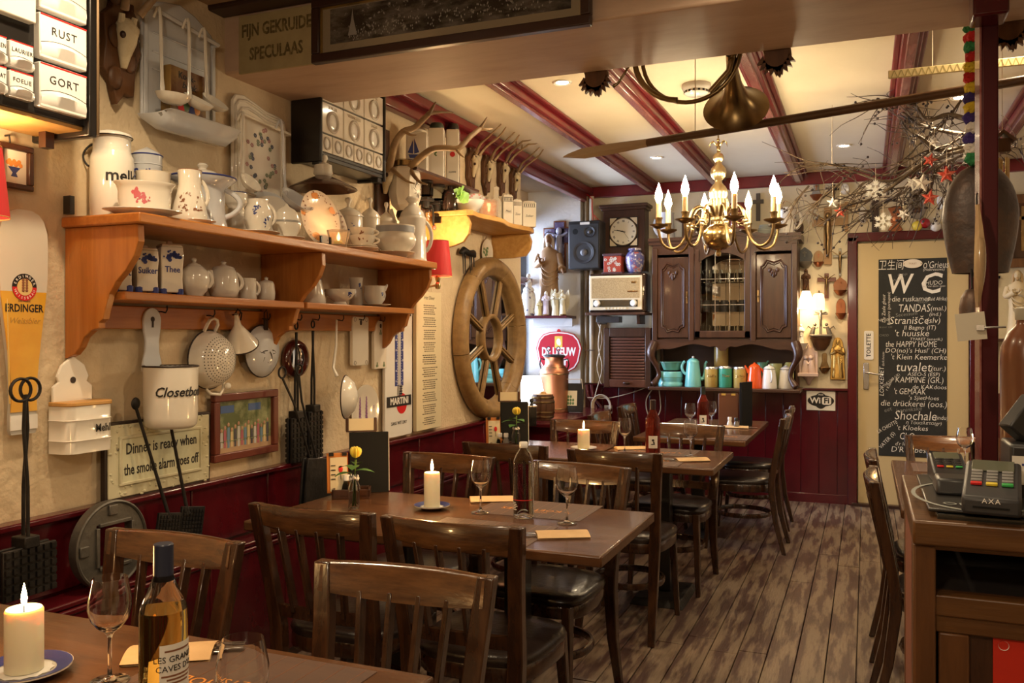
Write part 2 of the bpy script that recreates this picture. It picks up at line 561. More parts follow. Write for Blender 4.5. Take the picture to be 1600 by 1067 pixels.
# ceiling spots
for i, (sx_, sy_)in enumerate(SPOTS):
 zc=2.78 if sy_>3.4 else 2.73
 lab=['recessed ceiling spot nearest the pine corner shelf', 'recessed ceiling spot behind the chandelier', 'recessed ceiling spot above the twig garland', 'recessed ceiling spot toward the toilet door', 'recessed ceiling spot between the door and the post', 'ceiling spot over the front table', 'ceiling spot over the bar', 'ceiling spot by the front wall cabinet', 'ceiling spot before the overhead beam'][i]
 sp=T('ceiling_spot', lab, 'lamp', (sx_, sy_, zc), 0, 'recessed ceiling spots')
 B().lathe([(.034, -.004), (.048, -.008), (.055, 0), (.034, .0)], 20).ob('bezel', enamel, sp)
 B().lathe([(.0001, -.003), (.034, -.003)], 16).ob('lens', spot_m, sp)
# ================================================================== chairs
def make_chair():
 t=T('dining_chair', 'x', 'chair', (0, 0, 0), 0, 'dark bentwood dining chairs')
 def yb(z):
  return.185+max(0, z-.44)*.20
 s=B()
 out=[]
 for i in range(28):
  a=2*pi*i/28
  cx, sy_=cos(a), sin(a)
  px=(abs(cx)**.55)*(1 if cx>0 else-1)
  py=(abs(sy_)**.55)*(1 if sy_>0 else-1)
  out.append((px*(.205-.018*py), py*.2-.015))
 lv=[(.93, .432), (1.0, .438), (1.02, .450), (1.0, .462), (.93, .472), (.6, .478), (.0001, .479)]
 vs, fs=[], []
 for q, z in lv:
  vs+=[(x*q, y*q-.0, z)for x, y in out]
 for j in range(len(lv)-1):
  for i in range(28):
   fs.append((j*28+i, j*28+(i+1)%28, (j+1)*28+(i+1)%28, (j+1)*28+i))
 fs.append(tuple(reversed(range(28))))
 s.add(vs, fs)
 s.ob('seat', seat_m, t)
 f=B()
 vs, fs=[], []
 for q, z in((.985, .388), (1.0, .392), (1.0, .43), (.985, .436), (.88, .436), (.88, .388)):
  vs+=[(x*q, y*q, z)for x, y in out]
 for j in range(6):
  for i in range(28):
   fs.append((j*28+i, j*28+(i+1)%28, ((j+1)%6)*28+(i+1)%28, ((j+1)%6)*28+i))
 f.add(vs, fs)
 f.ob('seat_frame', chair_w, t, smooth=60)
 for sgn in(-1, 1):
  l=B().bar((sgn*.172, -.185, .435), (sgn*.192, -.222, 0), .036, .036, (0, 1, 0), .68)
  l.ob('front_leg', chair_w, t, bevel=.004)
  pts=[(.178, .272, 0, .026), (.174, .222, .20, .034), (.175, .196, .40, .040), (.178, .196, .47, .040), (.186, .218, .60, .036), (.196, yb(.74)+.002, .74, .036), (.202, yb(.80), .80, .036), (.209, yb(.872)-.002, .873, .034)]
  l=B()
  vs=[]
  for x, y, z, w_ in pts:
   for dx, dy in((-1, -1), (1, -1), (1, 1), (-1, 1)):
    vs.append((sgn*(x-.004)+dx*w_*.60, y+dy*w_*.5, z))
  fs=[(3, 2, 1, 0), tuple(28+q for q in range(4))]
  for k in range(7):
   for q in range(4):
    fs.append((4*k+q, 4*k+(q+1)%4, 4*k+4+(q+1)%4, 4*k+4+q))
  l.add(vs, fs)
  l.ob('back_leg', chair_w, t, smooth=30, bevel=.004)
 r=B()
 N=16
 vs, fs=[], []
 for i in range(N+1):
  u=-1+2*i/N
  x=.205*u
  cy=-.032*u*u
  lo=.810-.018*(1-u*u)
  hi=.874
  th=.013
  for z, dy in((lo, -th), (hi-.008, -th), (hi, -th*.3), (hi, th*.4), (hi-.008, th), (lo, th)):
   vs.append((x, yb(z)+.024+cy+dy, z))
 for i in range(N):
  for j in range(6):
   fs.append((i*6+j, (i+1)*6+j, (i+1)*6+(j+1)%6, i*6+(j+1)%6))
 fs+=[tuple(range(6)), tuple(N*6+j for j in reversed(range(6)))]
 r.add(vs, fs)
 r.ob('top_rail', chair_rail_w, t, smooth=50)
 c=B()
 vs, fs=[], []
 for i in range(9):
  u=-1+2*i/8
  for z, dy in((.505, -.009), (.545, -.009), (.545, .009), (.505, .009)):
   vs.append((.18*u, yb(z)+.018-.018*u*u+dy, z))
 for i in range(8):
  for j in range(4):
   fs.append((i*4+j, (i+1)*4+j, (i+1)*4+(j+1)%4, i*4+(j+1)%4))
 fs+=[(0, 1, 2, 3), (35, 34, 33, 32)]
 c.add(vs, fs)
 c.ob('cross_rail', chair_w, t)
 for xx in(-.108, -.036, .036, .108):
  B().bar((xx*.86, yb(.53)+.017, .53), (xx*1.02, yb(.81)+.024-.032*(xx/.205)**2, .81), .013, .029, (0, 1, 0)).ob('slat', chair_w, t, bevel=.002, seg=1)
 h=B()
 ring=[]
 for i in range(24):
  a=2*pi*i/24
  ring.append((.165*cos(a), -.005+.175*sin(a), .225))
 h.tube(ring, .011, 6, True, 1.5)
 h.ob('stretcher', chair_w, t, smooth=60)
 return t
ch0=make_chair()
CH=[(-1.70, 1.80, 0, 'dark wooden chair at the front table, before the round iron drain ring'), (-.975, 1.745, 3, 'dark wooden chair with the big glossy top rail at the front table, nearer the aisle'), (-1.58, 2.20, 180, 'dark slatted chair with its back to the viewer at the middle table, by the wall'), (-1.095, 2.19, 180, 'dark slatted chair with its back to the viewer at the middle table, by the aisle'), (-1.72, 3.47, -2, 'dark wooden chair behind the middle table, behind the burning candle'), (-1.09, 3.42, -8, 'dark wooden chair behind the middle table, behind its aisle-side wine glass'), (-1.64, 3.88, 180, 'dark wooden chair turned away at the third table, in front of its rose vase'), (-1.07, 3.82, 180, 'dark wooden chair turned away at the third table, in front of the rose wine bottle'), (-1.63, 5.19, 0, 'dark wooden chair behind the third table, behind the candle'), (-.99, 5.19, -4, 'dark wooden chair behind the third table, at its aisle end'), (-.47, 5.95, -90, 'dark wooden chair seen from its side in the aisle at the back table'), (-.50, 6.66, -90, 'dark wooden chair against the red panelling, half hidden behind the aisle chair'), (-1.72, 5.72, 90, 'dark wooden chair on the window side of the back table, nearer the camera'), (-1.72, 6.46, 90, 'dark wooden chair on the window side of the back table, beside the wall socket'), (.005, 3.60, 90, 'dark wooden chair seen edge-on beside the bar counter'), (.005, 4.20, 90, 'dark wooden chair seen edge-on behind the chair beside the bar'), (.41, 5.08, 0, 'dark wooden chair in front of the toilet door blackboard'), ]
for i, (x, y, a, lab)in enumerate(CH):
 a=radians(a)
 off=Vector((0, .29))
 ox, oy=-sin(a)*off.y, cos(a)*off.y
 loc=(x-ox, y-oy, 0)
 if i==0:
  ch0.location, ch0.rotation_euler, ch0['label']=loc, (0, 0, a), lab
 else:
  dup(ch0, loc, a, lab)
# ================================================================== tables
def table(x0, x1, y0, y1, lab, bx=None, h=.75, bw=.26, bd=.26):
 t=T('dining_table', lab, 'table', ((x0+x1)/2, (y0+y1)/2, 0), 0, 'wooden restaurant tables')
 B().box(0, 0, h-.0175, x1-x0, y1-y0, .035).ob('tabletop', table_w, t, bevel=.006)
 for b in(bx or[0]):
  B().box(b, 0, .38, .075, .075, .68).ob('column', black_p, t, bevel=.004)
  B().box(b, 0, .018, bw, bd, .036, None, .86, .86).ob('base_plate', iron, t, bevel=.004)
  B().box(b, 0, .708, .30, .30, .012).ob('top_bracket', black_p, t)
 return t
TZ=.75
table(-2.02, -.765, .78, 1.475, 'dark wooden table in front with a white wine bottle on it', [.05], bw=.28)
table(-2.03, -.722, 2.455, 3.145, 'long wooden table with the water bottle and lit candle on it', [-.204, .25], bw=.25, bd=.22)
table(-2.06, -1.372, 4.30, 4.98, 'short wooden table carrying the rose vase and candle under the window', [.08], .757, bw=.3)
table(-1.362, -.69, 4.27, 4.96, 'square dark table carrying the pink wine bottle and two glasses', [.02], bw=.28, bd=.42)
table(-1.40, -.69, 5.47, 6.84, 'dark table against the red panelling under the sideboard', [-.05], bw=.19, bd=.44)
table(.12, 1.2, 3.55, 4.95, 'wooden table behind the bar counter with a candle on it', [.2])
def placemat(cx, cy, flip, lab, z=TZ):
 p=T('placemat', lab, 'placemat', (cx, cy, z), pi if flip else 0, 'brown paper placemats')
 B().box(0, 0, .0008, .42, .295, .0014).ob('sheet', placemat_m, p)
 txt("'t KOETSHOES", .045, ink_gold, p, (0, .02, .002), (0, 0, 0), ext=.0002, name='print', maxw=.27)
 txt("EETCAFE  TUIN", .017, ink_gold, p, (0, .058, .002), (0, 0, 0), ext=.0002, name='small_print')
 b=B()
 for i in range(9):
  x=-.21+.42*(i+.5)/9
  b.box(x, 0, .0017, .0012, .29, .0003)
 b.ob('printed_joint', ink_brown, p)
 return p
placemat(-1.085, 1.30, True, 'brown placemat under the front wine glasses')
placemat(-1.14, 3.035, True, 'brown placemat beneath the water bottle, on the far side of the table')
placemat(-1.18, 2.63, False, 'brown placemat on the near side of the middle table')
placemat(-1.08, 4.80, True, 'brown placemat under the pink wine bottle')
placemat(-1.08, 4.435, False, 'brown placemat under the aisle glass of the third table')
placemat(-.90, 5.66, False, 'brown placemat at the near end of the back table')
placemat(.42, 4.72, True, 'brown placemat on the table behind the bar')
def pouch(px, py, rz, lab, z=TZ+.0016, X=None):
 c=onZ(px, py, z)if X is None else Vector((*X, z))
 p=T('cutlery_pouch', lab, 'cutlery pouch', c, radians(rz), 'kraft paper cutlery pouches')
 b=B()
 n=8
 vs, fs=[], []
 for i in range(n+1):
  u=i/n
  zz=.004+.010*sin(pi*u)
  x=-.055+.11*u
  for y in(-.085, .085):
   vs+=[(x, y, zz)]
 for i in range(n+1):
  u=i/n
  x=-.055+.11*u
  for y in(-.085, .085):
   vs+=[(x, y, .0)]
 m_=2*(n+1)
 for i in range(n):
  fs+=[(2*i, 2*i+2, 2*i+3, 2*i+1), (m_+2*i, m_+2*i+1, m_+2*i+3, m_+2*i+2), (2*i+1, 2*i+3, m_+2*i+3, m_+2*i+1)]
 b.add(vs, fs)
 b.ob('paper_sleeve', paper, p)
 k=B().box(-.012, -.09, .006, .016, .07, .002).box(-.012, -.13, .007, .020, .03, .004)
 k.ob('knife', steel, p, bevel=.001)
 k=B().box(.018, -.092, .006, .012, .06, .002)
 for q in(-.006, 0, .006):
  k.box(.018+q, -.13, .006, .003, .03, .002)
 k.ob('fork', steel, p)
 return p
pouch(267, 1022, 122, 'kraft cutlery pouch behind the white wine bottle')
pouch(768, 781, 118, 'kraft cutlery pouch beside the first glass of the middle table')
pouch(878, 836, -62, 'kraft cutlery pouch at the near edge of the middle table')
pouch(985, 701, 118, 'kraft cutlery pouch behind the glass by the pink wine bottle')
pouch(1080, 719, -60, 'kraft cutlery pouch at the near edge of the third table')
pouch(1150, 668, 95, 'white cutlery pouch on the back table')
def wineglass(px, py, lab, h=.195, z=TZ, X=None, r=.037):
 c=onZ(px, py, z)if X is None else Vector((*X, z))
 k=h/.195
 pr=[(.0001, .0), (.034, .0), (.035, .002), (.012, .006), (.0045, .012), (.0036, .03), (.0036, .08), (.008, .092), (.022, .102), (.034, .118), (.039, .138), (.0385, .155), (.034, .18), (.031, .195), (.0302, .195), (.033, .18), (.0374, .155), (.0379, .138), (.033, .119), (.021, .1045), (.008, .0985), (.0001, .098)]
 b=B().lathe([(a*r/.037*(1 if q<.09 else 1), q*k)for a, q in pr], 28)
 o=b.ob('wine_glass', glass, None, c+Vector((0, 0, .0016)), smooth=70)
 return tag(o, lab, 'glass', 'empty stemmed wine glasses')
wineglass(0, 0, 'stemmed wine glass between the candle and the white wine bottle', X=(-1.315, 1.215))
wineglass(0, 0, 'stemmed wine glass on the front placemat beside the white wine bottle', X=(-.865, 1.045))
wineglass(751, 801, 'stemmed wine glass beside the water bottle, nearer the candle')
wineglass(886, 818, 'stemmed wine glass beside the water bottle, nearer the aisle')
wineglass(976, 708, 'stemmed wine glass beside the pink bottle, nearer the window')
wineglass(1079, 713, 'stemmed wine glass at the aisle end of the third table')
wineglass(0, 0, 'stemmed wine glass before the pink bottle on the back table', X=(-1.10, 5.85))
wineglass(0, 0, 'stemmed wine glass glowing orange on the back table', X=(-1.00, 6.10))
wineglass(0, 0, 'stemmed wine glass beside the candle on the table behind the bar', X=(.45, 4.80))
def candle(c, r, h, lab, plate, plab, pcol):
 z0=c.z
 if plate:
  p=T('candle_plate', plab, 'plate', c, 0, 'candle saucers')
  B().lathe([(.0001, .001), (plate*.55, .001), (plate*.62, .004), (plate, .014), (plate, .017), (plate*.6, .007), (.0001, .006)], 32).ob('saucer', china, p, smooth=60)
  if pcol:
   B().lathe([(plate*.66, .0095), (plate*.985, .0175)], 32).ob('blue_rim', pcol, p)
   q=[(plate*(.56+.06*(i%2))*cos(i*pi/12), plate*(.56+.06*(i%2))*sin(i*pi/12))for i in range(24)]
   B().add([(0, 0, .0085)]+[(x, y, .009)for x, y in q], [(0, 1+i, 1+(i+1)%24)for i in range(24)]).ob('paper_doily', paper_w, p)
  z0+=.010
 t=T('pillar_candle', lab, 'candle', (c.x, c.y, z0), 0, 'burning pillar candles')
 B().lathe([(.0001, 0), (r, 0), (r, h-.004), (r-.003, h), (r*.8, h-.002), (.0001, h-.010)], 28).ob('wax_body', wax, t, smooth=50)
 B().tube([(0, 0, h-.012), (0, 0, h+.006), (.002, 0, h+.012)], .0012, 5).ob('wick', wick, t)
 f=[(.0001, h+.004), (.0045, h+.010), (.0058, h+.018), (.0042, h+.030), (.0016, h+.042), (.0001, h+.048)]
 B().lathe(f, 12).ob('flame', flame, t)
 lamp('candle_light', (c.x, c.y, z0+h+.055), 4.0, (1, .55, .2), .012)
 return t
candle(Vector((-1.497, 1.18, TZ)), .034, .118, 'lit pillar candle on the front table', .085, 'blue rimmed saucer under the front candle', ink_blue)
candle(onZ(675, 795, TZ), .030, .128, 'lit pillar candle on the middle table', .068, 'blue rimmed saucer under the middle candle', ink_blue)
candle(onZ(912, 703, TZ+.007), .034, .105, 'lit pillar candle on the third table under the wheel mirror', .075, 'cream saucer under the third candle', None)
candle(Vector((.53, 4.82, TZ)), .033, .105, 'lit candle in a glass on the table behind the bar', 0, '', None)
g=B().lathe([(.0001, .001), (.045, .001), (.05, .006), (.056, .13), (.053, .13), (.047, .009), (.0001, .005)], 8).ob('candle_glass', glass_pane, None, (.53, 4.82, TZ+.0005))
tag(g, 'faceted glass around the candle behind the bar', 'candle glass')
def wine(c, h, r, body_m, cap_m, lab, cat='bottle', liquid=None, lvl=.6, label=None, capl=.18, sh=.62, rz=0.):
 t=T('wine_bottle', lab, cat, c, rz)
 neck=.0145
 pr=[(.0001, .004), (r*.6, .004), (r*.93, 0), (r, .006), (r, h*sh), (r*.93, h*(sh+.05)), (r*.7, h*(sh+.11)), (neck*1.15, h*(sh+.2)), (neck, h*(sh+.24)), (neck, h*.99), (.0001, h*.99)]
 B().lathe(pr, 28).ob('glass_body', body_m, t, smooth=60)
 B().lathe([(neck+.0012, h*(1-capl)), (neck+.0016, h*(1-capl)), (neck+.0016, h*.998), (neck, h+.001), (.0001, h+.001)], 20).ob('screw_cap', cap_m, t)
 if liquid:
  q=r-.0025
  B().lathe([(.0001, .006), (q*.9, .006), (q, .010), (q, h*lvl), (.0001, h*lvl)], 24).ob('wine', liquid, t, smooth=60)
 if label:
  label(t, r, h)
 return t
def label_front(lo, hi, a, m, name='paper_label', off=.0008):
 def go(t, r, h):
  B().lathe([(r+off, h*lo), (r+off, h*hi)], 18, a0=-pi/2-a, a1=-pi/2+a).ob(name, m, t)
 return go
def lab_white(t, r, h):
 label_front(.20, .48, .85, paper_w)(t, r, h)
 txt('LES GRANDES', .014, ink, t, (0, 0, h*.40), ext=.0002, wrap=r+.001, name='print')
 txt("CAVES D'OC", .014, ink, t, (0, 0, h*.35), ext=.0002, wrap=r+.001, name='print')
 for k, (q, s_)in enumerate(((.305, .03), (.285, .022), (.265, .018), (.44, .025))):
  B().lathe([(r+.0012, h*q), (r+.0012, h*q+.003)], 8, a0=-pi/2-s_/r, a1=-pi/2+s_/r).ob('print_line', ink_brown, t)
def lab_rose(t, r, h):
 label_front(.14, .36, .62, paper_w)(t, r, h)
 b=B()
 for dx, dz, rx, rz_ in((0, .01, .007, .007), (.004, -.002, .005, .006), (-.003, -.012, .009, .003), (.006, -.010, .004, .005)):
  b.ell(dx, -r-.0006, h*.25+dz, rx, .0012, rz_, 8, 6)
 b.ob('printed_figure', ink, t)
rose_g=mat('rose_wine_glass', (.55, .085, .05), .03, trans=.9, ior=1.3)
amber_l=mat('straw_wine', (.95, .74, .24), .02, trans=1., ior=1.1)
clear_g=mat('bottle_glass', (.93, .97, .96), .01, trans=1., ior=1.2)
navy=mat('navy_cap', (.02, .025, .05), .35)
wine(Vector((-1.084, 1.112, TZ+.0016)), .302, .0385, clear_g, navy, 'white wine bottle with a cream label on the front table', liquid=amber_l, lvl=.64, label=lab_white, rz=radians(84), capl=.2)
wine(onZ(1020, 711, TZ+.0016), .30, .040, rose_g, mat('wine_red_cap', (.03, .012, .015), .4), 'pink wine bottle on the third table', liquid=None, label=lab_rose, rz=radians(15))
wine(Vector((-1.04, 6.0, TZ+.0)), .30, .040, rose_g, mat('dark_green_cap', (.012, .02, .015), .4), 'pink wine bottle on the back table below the sideboard', label=lab_rose, rz=radians(10))
c=onZ(818, 809, TZ)
t=T('water_bottle', 'clear glass water bottle with a white cap on the middle table', 'bottle', c+Vector((0, 0, .0016)))
h, r=.268, .0375
B().lathe([(.0001, .006), (r*.5, .006), (r*.8, 0), (r, .008), (r, .19), (r*.95, .205), (r*.7, .228), (.016, .243), (.0135, .248), (.0135, .264), (.0115, .264), (.0115, .248), (.014, .242), (r*.66, .226), (r*.9, .203), (r-.002, .19), (r-.002, .012), (r*.7, .010), (.0001, .012)], 28).ob('glass_body', clear_g, t, smooth=60)
B().lathe([(.0148, .250), (.0155, .251), (.0155, .268), (.013, .271), (.0001, .271)], 20).ob('screw_cap', china_w, t)
B().lathe([(r+.0006, .066), (r+.0006, .0685)], 24, a0=-2.9, a1=-.2).ob('red_print', ink_red, t)
for k in range(5):
 B().lathe([(r+.0006, .056-k*.006), (r+.0006, .0585-k*.006)], 6, a0=-2.6+.1*(k%3), a1=-2.6+.1*(k%3)+.6).ob('white_print', ink_white, t)
# ------------------------------------------------------------------ vases with a yellow rose, menu stands
def vase(c, lab, h=.10, r=.021, n=0, rz=0.):
 t=T('rose_vase', lab, 'vase', c, rz, 'glass vases with a yellow rose')
 B().lathe([(.0001, .003), (r*.9, 0), (r, .004), (r, h*.62), (r*.62, h*.8), (r*.55, h*.88), (r*.7, h), (r*.62, h), (r*.48, h*.88), (r*.54, h*.8), (r-.002, h*.6), (r-.002, .006), (.0001, .006)], 20).ob('glass_jar', clear_g, t, smooth=60)
 b=B()
 for i in range(3):
  b.tube([(.006*cos(i*2), .006*sin(i*2), .012), (.004, 0, h), (.004+.002*i, .003, h+.05)], .0022, 6)
 b.ob('stem', mat('stem_green', (.16, .26, .05), .5), t)
 b=B()
 for i in range(12):
  a=i*2.4
  rr=.004+.0012*i
  m_=Matrix.Rotation(a, 3, 'Z')
  p=m_@Vector((rr*.55, 0, 0))
  b.ell(p.x+.005, p.y, h+.075+.006*(1-i/12), .0095+.0008*i, .005, .021, 8, 6, m_@Matrix.Rotation(.25+.03*i, 3, 'Y'))
 b.ob('blossom', rose_m, t, smooth=60)
 for i, (a, dz, ln)in enumerate(((.2, .01, .07), (2.6, .022, .075), (-1.4, .03, .06), (1.5, .035, .05), (3.6, .0, .065))):
  b=B()
  vs=[]
  for k in range(6):
   u=k/5
   w_=.024*sin(pi*min(.98, max(.03, u)))+.0005
   x, z=.006+ln*u, h+dz+.022*u-.03*u*u
   vs+=[(x, -w_, z), (x, 0, z-.003), (x, w_, z)]
  fs=[]
  for k in range(5):
   fs+=[(3*k, 3*k+3, 3*k+4, 3*k+1), (3*k+1, 3*k+4, 3*k+5, 3*k+2)]
  b.add(vs, fs)
  b.ob('leaf', leaf_m, t, rot=(0, 0, a))
 b=B()
 for a in range(7):
  b.ell(r*.62*cos(a), r*.62*sin(a), h*.86+.004*sin(a*3), .008, .006, .007, 8, 6)
 b.ob('ribbon', china_w, t)
 return t
def shaker(c, lab, cap, body, grp='salt and pepper shakers'):
 t=T('shaker', lab, 'shaker', c, 0, grp)
 B().lathe([(.0001, 0), (.016, 0), (.021, .012), (.018, .03), (.012, .045), (.011, .052), (.0001, .052)], 16).ob('glass_body', body, t, smooth=60)
 B().lathe([(.013, .050), (.014, .051), (.014, .070), (.011, .074), (.0001, .074)], 16).ob('cap', cap, t)
 return t
def menu_set(c, rz, where, folder_h=.25):
 R_=Matrix.Rotation(rz, 3, 'Z')
 def at(x, y, z):
  return c+R_@Vector((x, y, z+.0))
 t=T('condiment_box', 'low dark wooden box '+where, 'box', at(-.03, -.055, 0), rz)
 B().box(0, 0, .008, .15, .10, .016).box(-.07, 0, .022, .01, .10, .03).box(.07, 0, .022, .01, .10, .03).box(0, .045, .022, .15, .01, .03).box(0, -.045, .022, .15, .01, .03).ob('tray', oak_dark, t, bevel=.002)
 t=T('menu_folder', 'black menu folder standing '+where, 'menu', at(.035, .03, 0), rz+.15)
 B().box(0, 0, folder_h/2, .16, .006, folder_h).ob('cover', black_m, t, (0, 0, 0), (radians(-4), 0, 0), bevel=.001)
 B().box(.073, .012, folder_h/2, .022, .012, folder_h-.01).ob('pages', paper_w, t, None, (radians(-4), 0, 0))
 B().box(0, .024, folder_h/2, .16, .006, folder_h).ob('rear_cover', black_m, t, None, (radians(-4), 0, 0), bevel=.001)
 t=T('name_card', 'cream card in brown clip above menus '+where, 'card', at(.0, .055, folder_h+.005), rz+.12)
 B().box(0, 0, .026, .105, .004, .05).ob('card', paper_cream, t)
 B().box(-.058, 0, .026, .012, .014, .056).box(.058, 0, .026, .012, .014, .056).box(0, 0, -.002, .125, .014, .006).ob('wooden_clip', oak_dark, t, bevel=.002)
 t=T('drinks_card', 'drinks card on an orange clipboard '+where, 'card', at(-.085, -.055, .0165), rz+.25)
 B().box(0, .006, .08, .085, .006, .16).ob('board', mat('orange_board', (.50, .17, .03), .45), t, None, (radians(-6), 0, 0), bevel=.002)
 B().box(.004, 0, .075, .068, .002, .135).ob('card', paper_cream, t, None, (radians(-6), 0, 0))
 for q in(-.025, .028):
  B().box(q, -.001, .155, .018, .012, .014).ob('clip', black_p, t, None, (radians(-6), 0, 0))
 b=B().ell(.012, -.004, .095, .009, .001, .014, 10, 8)
 b.ob('printed_glass', ink_red, t, None, (radians(-6), 0, 0))
 b=B().box(.012, -.004, .068, .002, .001, .03)
 for q in range(4):
  b.box(-.018, -.004, .11-q*.018, .018, .001, .004)
 b.ob('print_line', ink, t, None, (radians(-6), 0, 0))
 shaker(at(-.05, -.06, .017), 'salt shaker with a white cap '+where, china_w, clear_g)
 shaker(at(-.015, -.065, .017), 'pepper shaker with a white cap '+where, china_w, mat('pepper_glass', (.3, .27, .24), .1, trans=.3))
c1=onZ(563, 772, TZ)
menu_set(c1, radians(28), 'at the wall end of the middle table')
vase(onZ(553, 795, TZ), 'rose vase at the wall end of the middle table', .135, .021, rz=.3)
c2=onZ(795, 699, TZ+.007)
menu_set(c2, radians(22), 'beneath the wheel mirror', .26)
vase(onZ(806, 702, TZ+.007), 'rose vase on the third table below the wheel mirror', .14, .025, rz=1.0)
# the back table: brown clipboard, dark menu, two shakers
t=T('menu_board', 'brown leather clipboard standing on the back table', 'menu', (-.93, 6.42, TZ), radians(8))
B().box(0, 0, .115, .14, .012, .23).ob('board', mat('brown_leather', (.16, .06, .03), .4), t, None, (radians(-5), 0, 0), bevel=.003)
for q in(-.035, .035):
 B().box(q, -.008, .224, .03, .012, .014).ob('clip', gold, t, None, (radians(-5), 0, 0))
t=T('menu_folder', 'black menu folder edge-on beside the brown clipboard', 'menu', (-.80, 6.38, TZ), radians(75))
B().box(0, 0, .16, .19, .02, .32).ob('cover', black_m, t, bevel=.002)
B().box(0, -.006, .16, .185, .006, .30).ob('pages', paper_cream, t)
shaker(Vector((-.90, 6.28, TZ)), 'salt shaker with a white cap on the back table', china_w, china_w)
shaker(Vector((-.85, 6.25, TZ)), 'pepper shaker with a black cap on the back table', black_p, mat('pepper_glass', (.3, .27, .24), .1, trans=.3))
# ================================================================== bar counter
t=T('bar_counter', 'wooden bar counter with a black glass top and open shelf', 'counter', (.07, 1.55, 0))
wB, dB, hB=1.5, .50, 1.1
B().box(wB/2, dB/2, hB-.02, wB, dB, .04).ob('top_frame', bar_w, t, bevel=.004)
B().box(wB/2+.02, dB/2+.0, hB+.003, wB-.035, dB-.05, .012).ob('glass_top', mat('black_glass', (.010, .011, .010), .05, coat=1), t, bevel=.002)
B().box(.018, .04, .53, .034, .055, 1.06).ob('corner_post', bar_v, t, bevel=.004)
B().box(.03, dB-.04, .53, .05, .05, 1.06).ob('rear_post', bar_v, t, bevel=.004)
B().box(.012, dB/2, .53, .012, dB-.06, 1.02).ob('side_panel', mat('faded_red_panel', (.24, .085, .055), .5), t)
B().box(wB/2, .03, 1.066, wB-.02, .03, .03).ob('front_rail', bar_w, t, bevel=.003)
B().box(wB/2, .04, .960, wB-.02, .04, .035).ob('shelf_rail', bar_w, t, bevel=.003)
B().box(wB/2, dB/2+.03, .965, wB-.06, dB-.05, .018).ob('shelf', mat('shelf_dark', (.03, .026, .026), .4), t)
B().box(wB/2, dB-.015, .55, wB-.04, .012, 1.0).ob('back_panel', black_m, t)
B().box(wB/2, .035, .93, wB-.02, .02, .03).ob('door_top_rail', bar_w, t, bevel=.003)
B().box(.062, .035, .46, .045, .022, .91).ob('door_stile', bar_v, t, bevel=.003)
B().box(.6, .045, .46, 1.05, .012, .91).ob('door_panel', oak_dark, t)
t2=T('red_poster', 'red poster with a white flame drawing pinned low on the bar', 'poster', (.309, 1.585, .565))
B().box(0, 0, 0, .24, .003, .70).ob('sheet', mat('poster_red', (.52, .025, .012), .45), t2)
B().lathe([(.0001, -.004), (.006, -.004), (.008, 0)], 12, m=Matrix.Rotation(pi/2, 4, 'X')).ob('pin', china_w, t2, (-.105, -.003, .338))
b=B()
for k in range(4):
 b.tube([(-.10+.03*k+.02*sin(u*.9+k), -.003, .10+.17*u/6-.02*k)for u in range(7)], [.004, .005, .005, .004, .003, .002, .001], 5, sq=.3)
for k in range(10):
 b.box(-.10+.02*k, -.003, .09-.018*(k%3)+.0, .012, .001, .012, Matrix.Rotation(.6, 3, 'Y'))
b.ob('flame_drawing', ink_white, t2)
# papers lying on the open shelf, a menu cover in it
tag(B().box(0, 0, .004, .5, .3, .006).ob('serving_tray', steel, None, (.55, 1.80, .976), (0, 0, .15), bevel=.002), 'flat grey metal tray lying on the open bar shelf', 'tray')
t=T('bar_mat', 'black bar mat with pale chalky printing under the card readers', 'mat', (.235, 1.775, 1.1095))
B().box(0, 0, .003, .28, .38, .006).ob('sheet', black_p, t, bevel=.002)
b=B()
b.ring([(.10*cos(a*pi/18)-.06, .15*sin(a*pi/18)+.05)for a in range(36)], [(.093*cos(a*pi/18)-.06, .142*sin(a*pi/18)+.05)for a in range(36)], -.0072, -.0066)
o=b.ob('printed_oval', mat('grey_print', (.30, .32, .30), .5), t, None, (-pi/2, 0, 0))
o.scale=(1, 1, -1)
txt('TAPAS', .04, MATS['grey_print'], t, (-.06, .06, .007), (0, 0, 0), ext=.0002, name='print')
txt('ORIG', .03, MATS['grey_print'], t, (-.08, -.14, .007), (0, 0, 0), ext=.0002, name='print')
